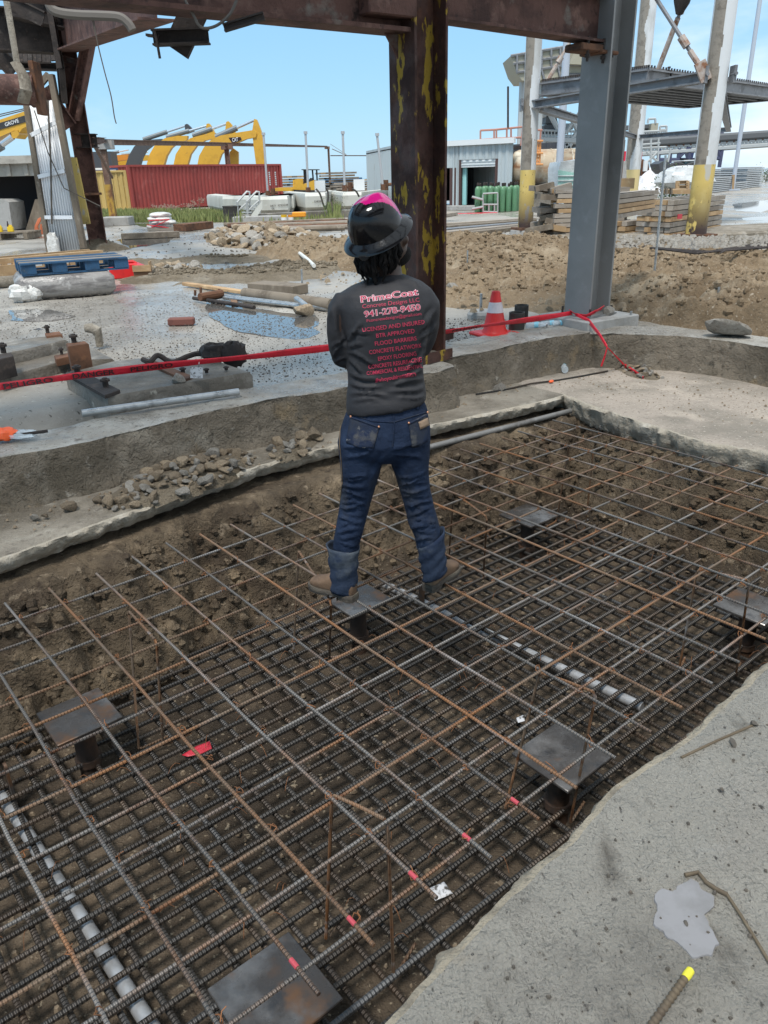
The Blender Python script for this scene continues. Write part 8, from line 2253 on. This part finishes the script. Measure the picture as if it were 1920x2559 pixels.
for x0, y0, x1, y1 in ((700, 885, 1000, 870), (700, 862, 1000, 848), (880, 800, 885, 770), (885, 772, 930, 770), (930, 770, 930, 800), (960, 820, 1003, 818), (1003, 818, 1000, 868), (960, 820, 958, 868), (960, 843, 1002, 842), (830, 900, 960, 895), (830, 940, 960, 930), (840, 885, 835, 960), (900, 890, 900, 1080), (950, 890, 945, 1080), (830, 960, 1000, 955), (870, 985, 945, 1050), (945, 985, 880, 1050), (1030, 960, 1010, 1050), (830, 985, 830, 1060), (720, 880, 720, 980)):
    MB().tube([at(*q3(x0, y0), YV2), at(*q3(x1, y1), YV2)], .09, 5).build('steel_member', m_plant, cv2)
for x in range(705, 1000, 14): MB().tube([at(*q3(x, 858 - (x - 705) * .045), YV2), at(*q3(x, 884 - (x - 705) * .045), YV2)], .05, 5).build('rail_post', m_plant, cv2)
rdm = thing('red_machine', 'bright red machine frame behind the cream based pipe column', 'machine', at(1555, 392, 60)); m_redm = M('bright_red_machine', (.55, .02, .05), .5); ext([q3(*q) for q in ((700, 982), (742, 980), (740, 1045), (697, 1045))], 60, 1.5, 'red_body', m_redm, rdm); MB().tube([at(*q3(830, 985), 60), at(*q3(825, 1050), 60)], .16, 6).build('red_leg', m_redm, rdm)
# sand heap
m_sandw = M('white_crushed_sand', (.66, .66, .67), .9, layers=(((.52, .52, .53), 2, .45, .62), ((.74, .74, .75), 4, .55, .7)), bump=((6, .06), (25, .02)))
cS = gp(1640, 482, GZ); hS = at_on(1638, 417, cS).z - GZ; wS = (at(1700, 470, cS.y).x - at(1585, 470, cS.y).x) / 2
g_ = np.linspace(-1.2, 1.2, 70); GX, GY = np.meshgrid(g_, g_); rad = np.hypot(GX + .12 * fbm(GX, GY, 2, 3, 3), GY + .12 * fbm(GX, GY, 2, 3, 4))
tag(MB().grid(cS.x + GX * wS, cS.y + wS + GY * wS, GZ - .1 + (hS + .1) * np.clip(1.02 - rad, 0, 1) ** .85 + .06 * hS * fbm(GX, GY, 5, 4, 6) * (rad < 1)).build('sand_heap', m_sandw, ang=180, fix=False, loc=cS), 'heap of white crushed sand behind the timber stacks', 'sand heap')
# loader
YLd = 52
ldr = thing('wheel_loader', 'dark yellow wheel loader behind the white sand heap', 'wheel loader', gp(1705, 470, GZ))
ext([q7(*q) for q in ((215, 780), (290, 700), (400, 690), (420, 600), (580, 590), (590, 780), (400, 830), (250, 840))], YLd, 1.8, 'loader_body', m_machdark, ldr)
ext([q7(*q) for q in ((425, 615), (480, 612), (478, 715), (418, 722))], YLd - .05, .1, 'cab_window', M('tinted_cab_glass', (.12, .22, .24), .1), ldr); ext([q7(*q) for q in ((495, 610), (570, 605), (565, 740), (492, 735))], YLd - .05, .1, 'cab_window', bpy.data.materials['tinted_cab_glass'], ldr)
ext([q7(*q) for q in ((410, 592), (590, 585), (590, 605), (408, 610))], YLd - .2, 2.1, 'cab_roof', m_white2, ldr); ext([q7(*q) for q in ((270, 705), (400, 690), (395, 730), (270, 750))], YLd - .1, 1.9, 'hood', m_cat, ldr); ext([q7(*q) for q in ((200, 740), (380, 770), (370, 800), (340, 830), (200, 790))], YLd - .6, .5, 'lift_arm', m_rustsolid, ldr)
for x in (285, 530): c_ = at(*q7(x, 830), YLd - .4); MB().lathe([(.3, -.25), (.75, -.25), (.8, -.1), (.8, .15), (.75, .3), (.3, .3)], frame(c_, Vector((0, 1, 0))), 20).build('tyre', m_machdark, ldr)
ext([q7(*q) for q in ((40, 650), (115, 605), (205, 630), (215, 720), (180, 790), (120, 800), (60, 740))], YLd - 2, 1.6, 'bucket', m_machgrey, ldr)
ex5 = thing('grab_bucket', 'dark rusty grab bucket left of the white sand heap', 'grab bucket', at(*q3(850, 1080), 50)); ext([q3(*q) for q in ((808, 1140), (820, 1060), (850, 1032), (885, 1060), (890, 1100), (860, 1120), (840, 1140))], 50, 1.2, 'grab_shell', m_rustsolid, ex5); ext([q3(*q) for q in ((815, 1130), (822, 1095), (838, 1090), (836, 1132))], 49.9, .2, 'grab_hollow_shade', m_dark, ex5); MB().tube([at(*q3(868, 1040), 49.8), at(*q3(862, 1110), 49.8)], .14, 8).build('ram', m_white2, ex5)  # dark plate on the shell stands in for its shaded hollow
ex6 = thing('grab_bucket', 'dark grey grab bucket right of the white sand heap', 'grab bucket', at(*q3(985, 1080), 50)); ext([q3(*q) for q in ((952, 1085), (985, 1045), (1018, 1062), (1025, 1110), (1010, 1135), (975, 1105))], 51, 1.2, 'grab_shell', m_machgrey, ex6)
bagp = thing('bag_pallet', 'pallet of white sacks with a tan frame behind the right timber stack', 'pallet of bags', at(1712, 460, 40)); lump(MB(), at(1714, 446, 38), (1.2, .8, .5), 6).build('sacks', m_film, bagp)
for a, b in (((1692, 478), (1694, 452)), ((1718, 478), (1718, 452)), ((1692, 456), (1718, 455)), ((1692, 468), (1718, 467))): m1 = MB(); beam(m1, at(*a, 36), at(*b, 36), .14, .14); m1.build('frame_slat', m_woodt, bagp)
bxt = thing('timber_box', 'long tan timber box on the yard right of the sand heap', 'crate', at(1700, 480, 34)); ext([q7(*q) for q in ((215, 1035), (510, 1020), (515, 1080), (500, 1095), (220, 1095))], 33, 1.2, 'box_side', m_woodt, bxt)
for x in (235, 25, 165): ext([q7(*q) for q in ((x - 10, 1100), (x - 12, 1005), (x + 10, 1005), (x + 12, 1100))], 32.9, .2, 'box_post', m_wood_dirty, bxt)
# stacked steel sections
m_galv2 = M('galvanised_sections', (.47, .49, .50), .45, .3, layers=(((.36, .38, .39), 2, .5, .7),))
def sstack(label, c0, c1, ybot0, ybot1, ytop0, n, depth=2.0):
    a, b = gp(c0, ybot0, GZ), gp(c1, ybot1, GZ); top = at_on(c0, ytop0, a).z; th = (top - GZ) / n; ax, L = seg(a, b)
    ro = thing('steel_stack', label, 'steel stack', (a + b) / 2, 'stacks of galvanised steel sections')
    for k in range(n):
        z = GZ + th * (k + .5); o_ = .08 * math.sin(k * 2.3); d_ = Vector((-(b - a).y, (b - a).x, 0)).normalized()
        MB().box((a + b) / 2 + d_ * (depth / 2) + Vector((0, 0, z - GZ)) + (b - a).normalized() * o_, (L, depth, th * .62), RZ(ax)).build('section', m_galv2, ro)
        MB().box((a + b) / 2 + d_ * (depth / 2 + .1) + Vector((0, 0, z - GZ + th * .4)), (L * .96, depth * .9, th * .25), RZ(ax)).build('packer', m_plantd, ro)
    return ro
sstack('long low stack of pale steel sections right of the right pipe column', 1772, 1828, 483, 476, 443, 8)
sstack('pale steel sections in a middle low stack', 1828, 1866, 476, 471, 456, 4)
sstack('tall stack of steel sections at the right', 1862, 1904, 471, 466, 418, 11)
sstack('far stack of steel sections behind the low stack', 1778, 1842, 460, 456, 423, 7, 3.0)
tp = thing('timber_prop', 'thin tan timber prop standing before the steel stacks', 'prop', gp(1831, 476, GZ)); m1 = MB(); beam(m1, at(1831, 475, gp(1831, 476, GZ).y - .2), at(1833, 437, gp(1831, 476, GZ).y - .2), .16, .16); m1.build('prop_bar', m_woodt, tp)
m_bush = M('green_bush_leaves', (.06, .11, .025), .7, layers=(((.16, .17, .03), 1.5, .5, .62),), geo=True)
def bush(label, px, py, w_, h_, Y, n, seed, name='bush'):
    c_ = at(px, py, Y); c_.z = GZ; ro = thing(name, label, 'bush', c_); rr_ = random.Random(seed); m1 = MB()
    for _ in range(n):
        p = c_ + Vector((rr_.gauss(0, w_ * .35), rr_.gauss(0, w_ * .25), abs(rr_.gauss(.45, .28)) * h_)); s_ = w_ * .045; a_, b_ = Vector((rr_.gauss(0, 1), rr_.gauss(0, 1), rr_.gauss(0, 1))).normalized() * s_, Vector((rr_.gauss(0, 1), rr_.gauss(0, 1), rr_.gauss(0, 1))).normalized() * s_
        m1.add([p - a_, p + b_ * .5, p + a_, p - b_ * .5], [(0, 1, 2, 3)])
    m1.build('leaves', m_bush, ro, ang=0, fix=False); m2 = MB()
    for k in range(6): m2.tube([c_, c_ + Vector((rr_.uniform(-.3, .3) * w_, rr_.uniform(-.2, .2) * w_, h_ * .8))], .02, 4)
    m2.build('stems', m_wood_dirty, ro)
bush('green bush at the foot of the white sand heap', 1682, 470, 1.2, 1.4, 38, 900, 1)
bush('distant green and yellow bush at the far right edge', 1915, 450, 2.0, 1.6, 90, 500, 2)
bush('weeds at the foot of the middle white tank', 834, 540, .7, .8, gp(834, 548, GZ).y, 400, 3)
wr2 = thing('wire_bundle', 'bundle of thin wires lying on the concrete strip at the right', 'wire bundle', gp(1800, 625, GZ + .3))
for k in range(7):
    MB().tube([gp(1560 + k * 40, 612 + k * 3.4, GZ + .30), gp(1740 + k * 12, 634 - k * 1.2, GZ + .30), gp(1960, 598 + k * 3, GZ + .3)], .014, 5).build('wire', m_darksteel, wr2)
mb = MB(); pebbles(mb, lambda r_: (lambda p: (p.x, p.y, GZ + .29))(gp(r_.uniform(1430, 1920), r_.uniform(592, 622), GZ + .28)), 900, .02, .07)
tag(mb.build('gravel', m_stone_grey, ang=25), 'pale gravel around the timber stacks', 'gravel', kind='stuff')
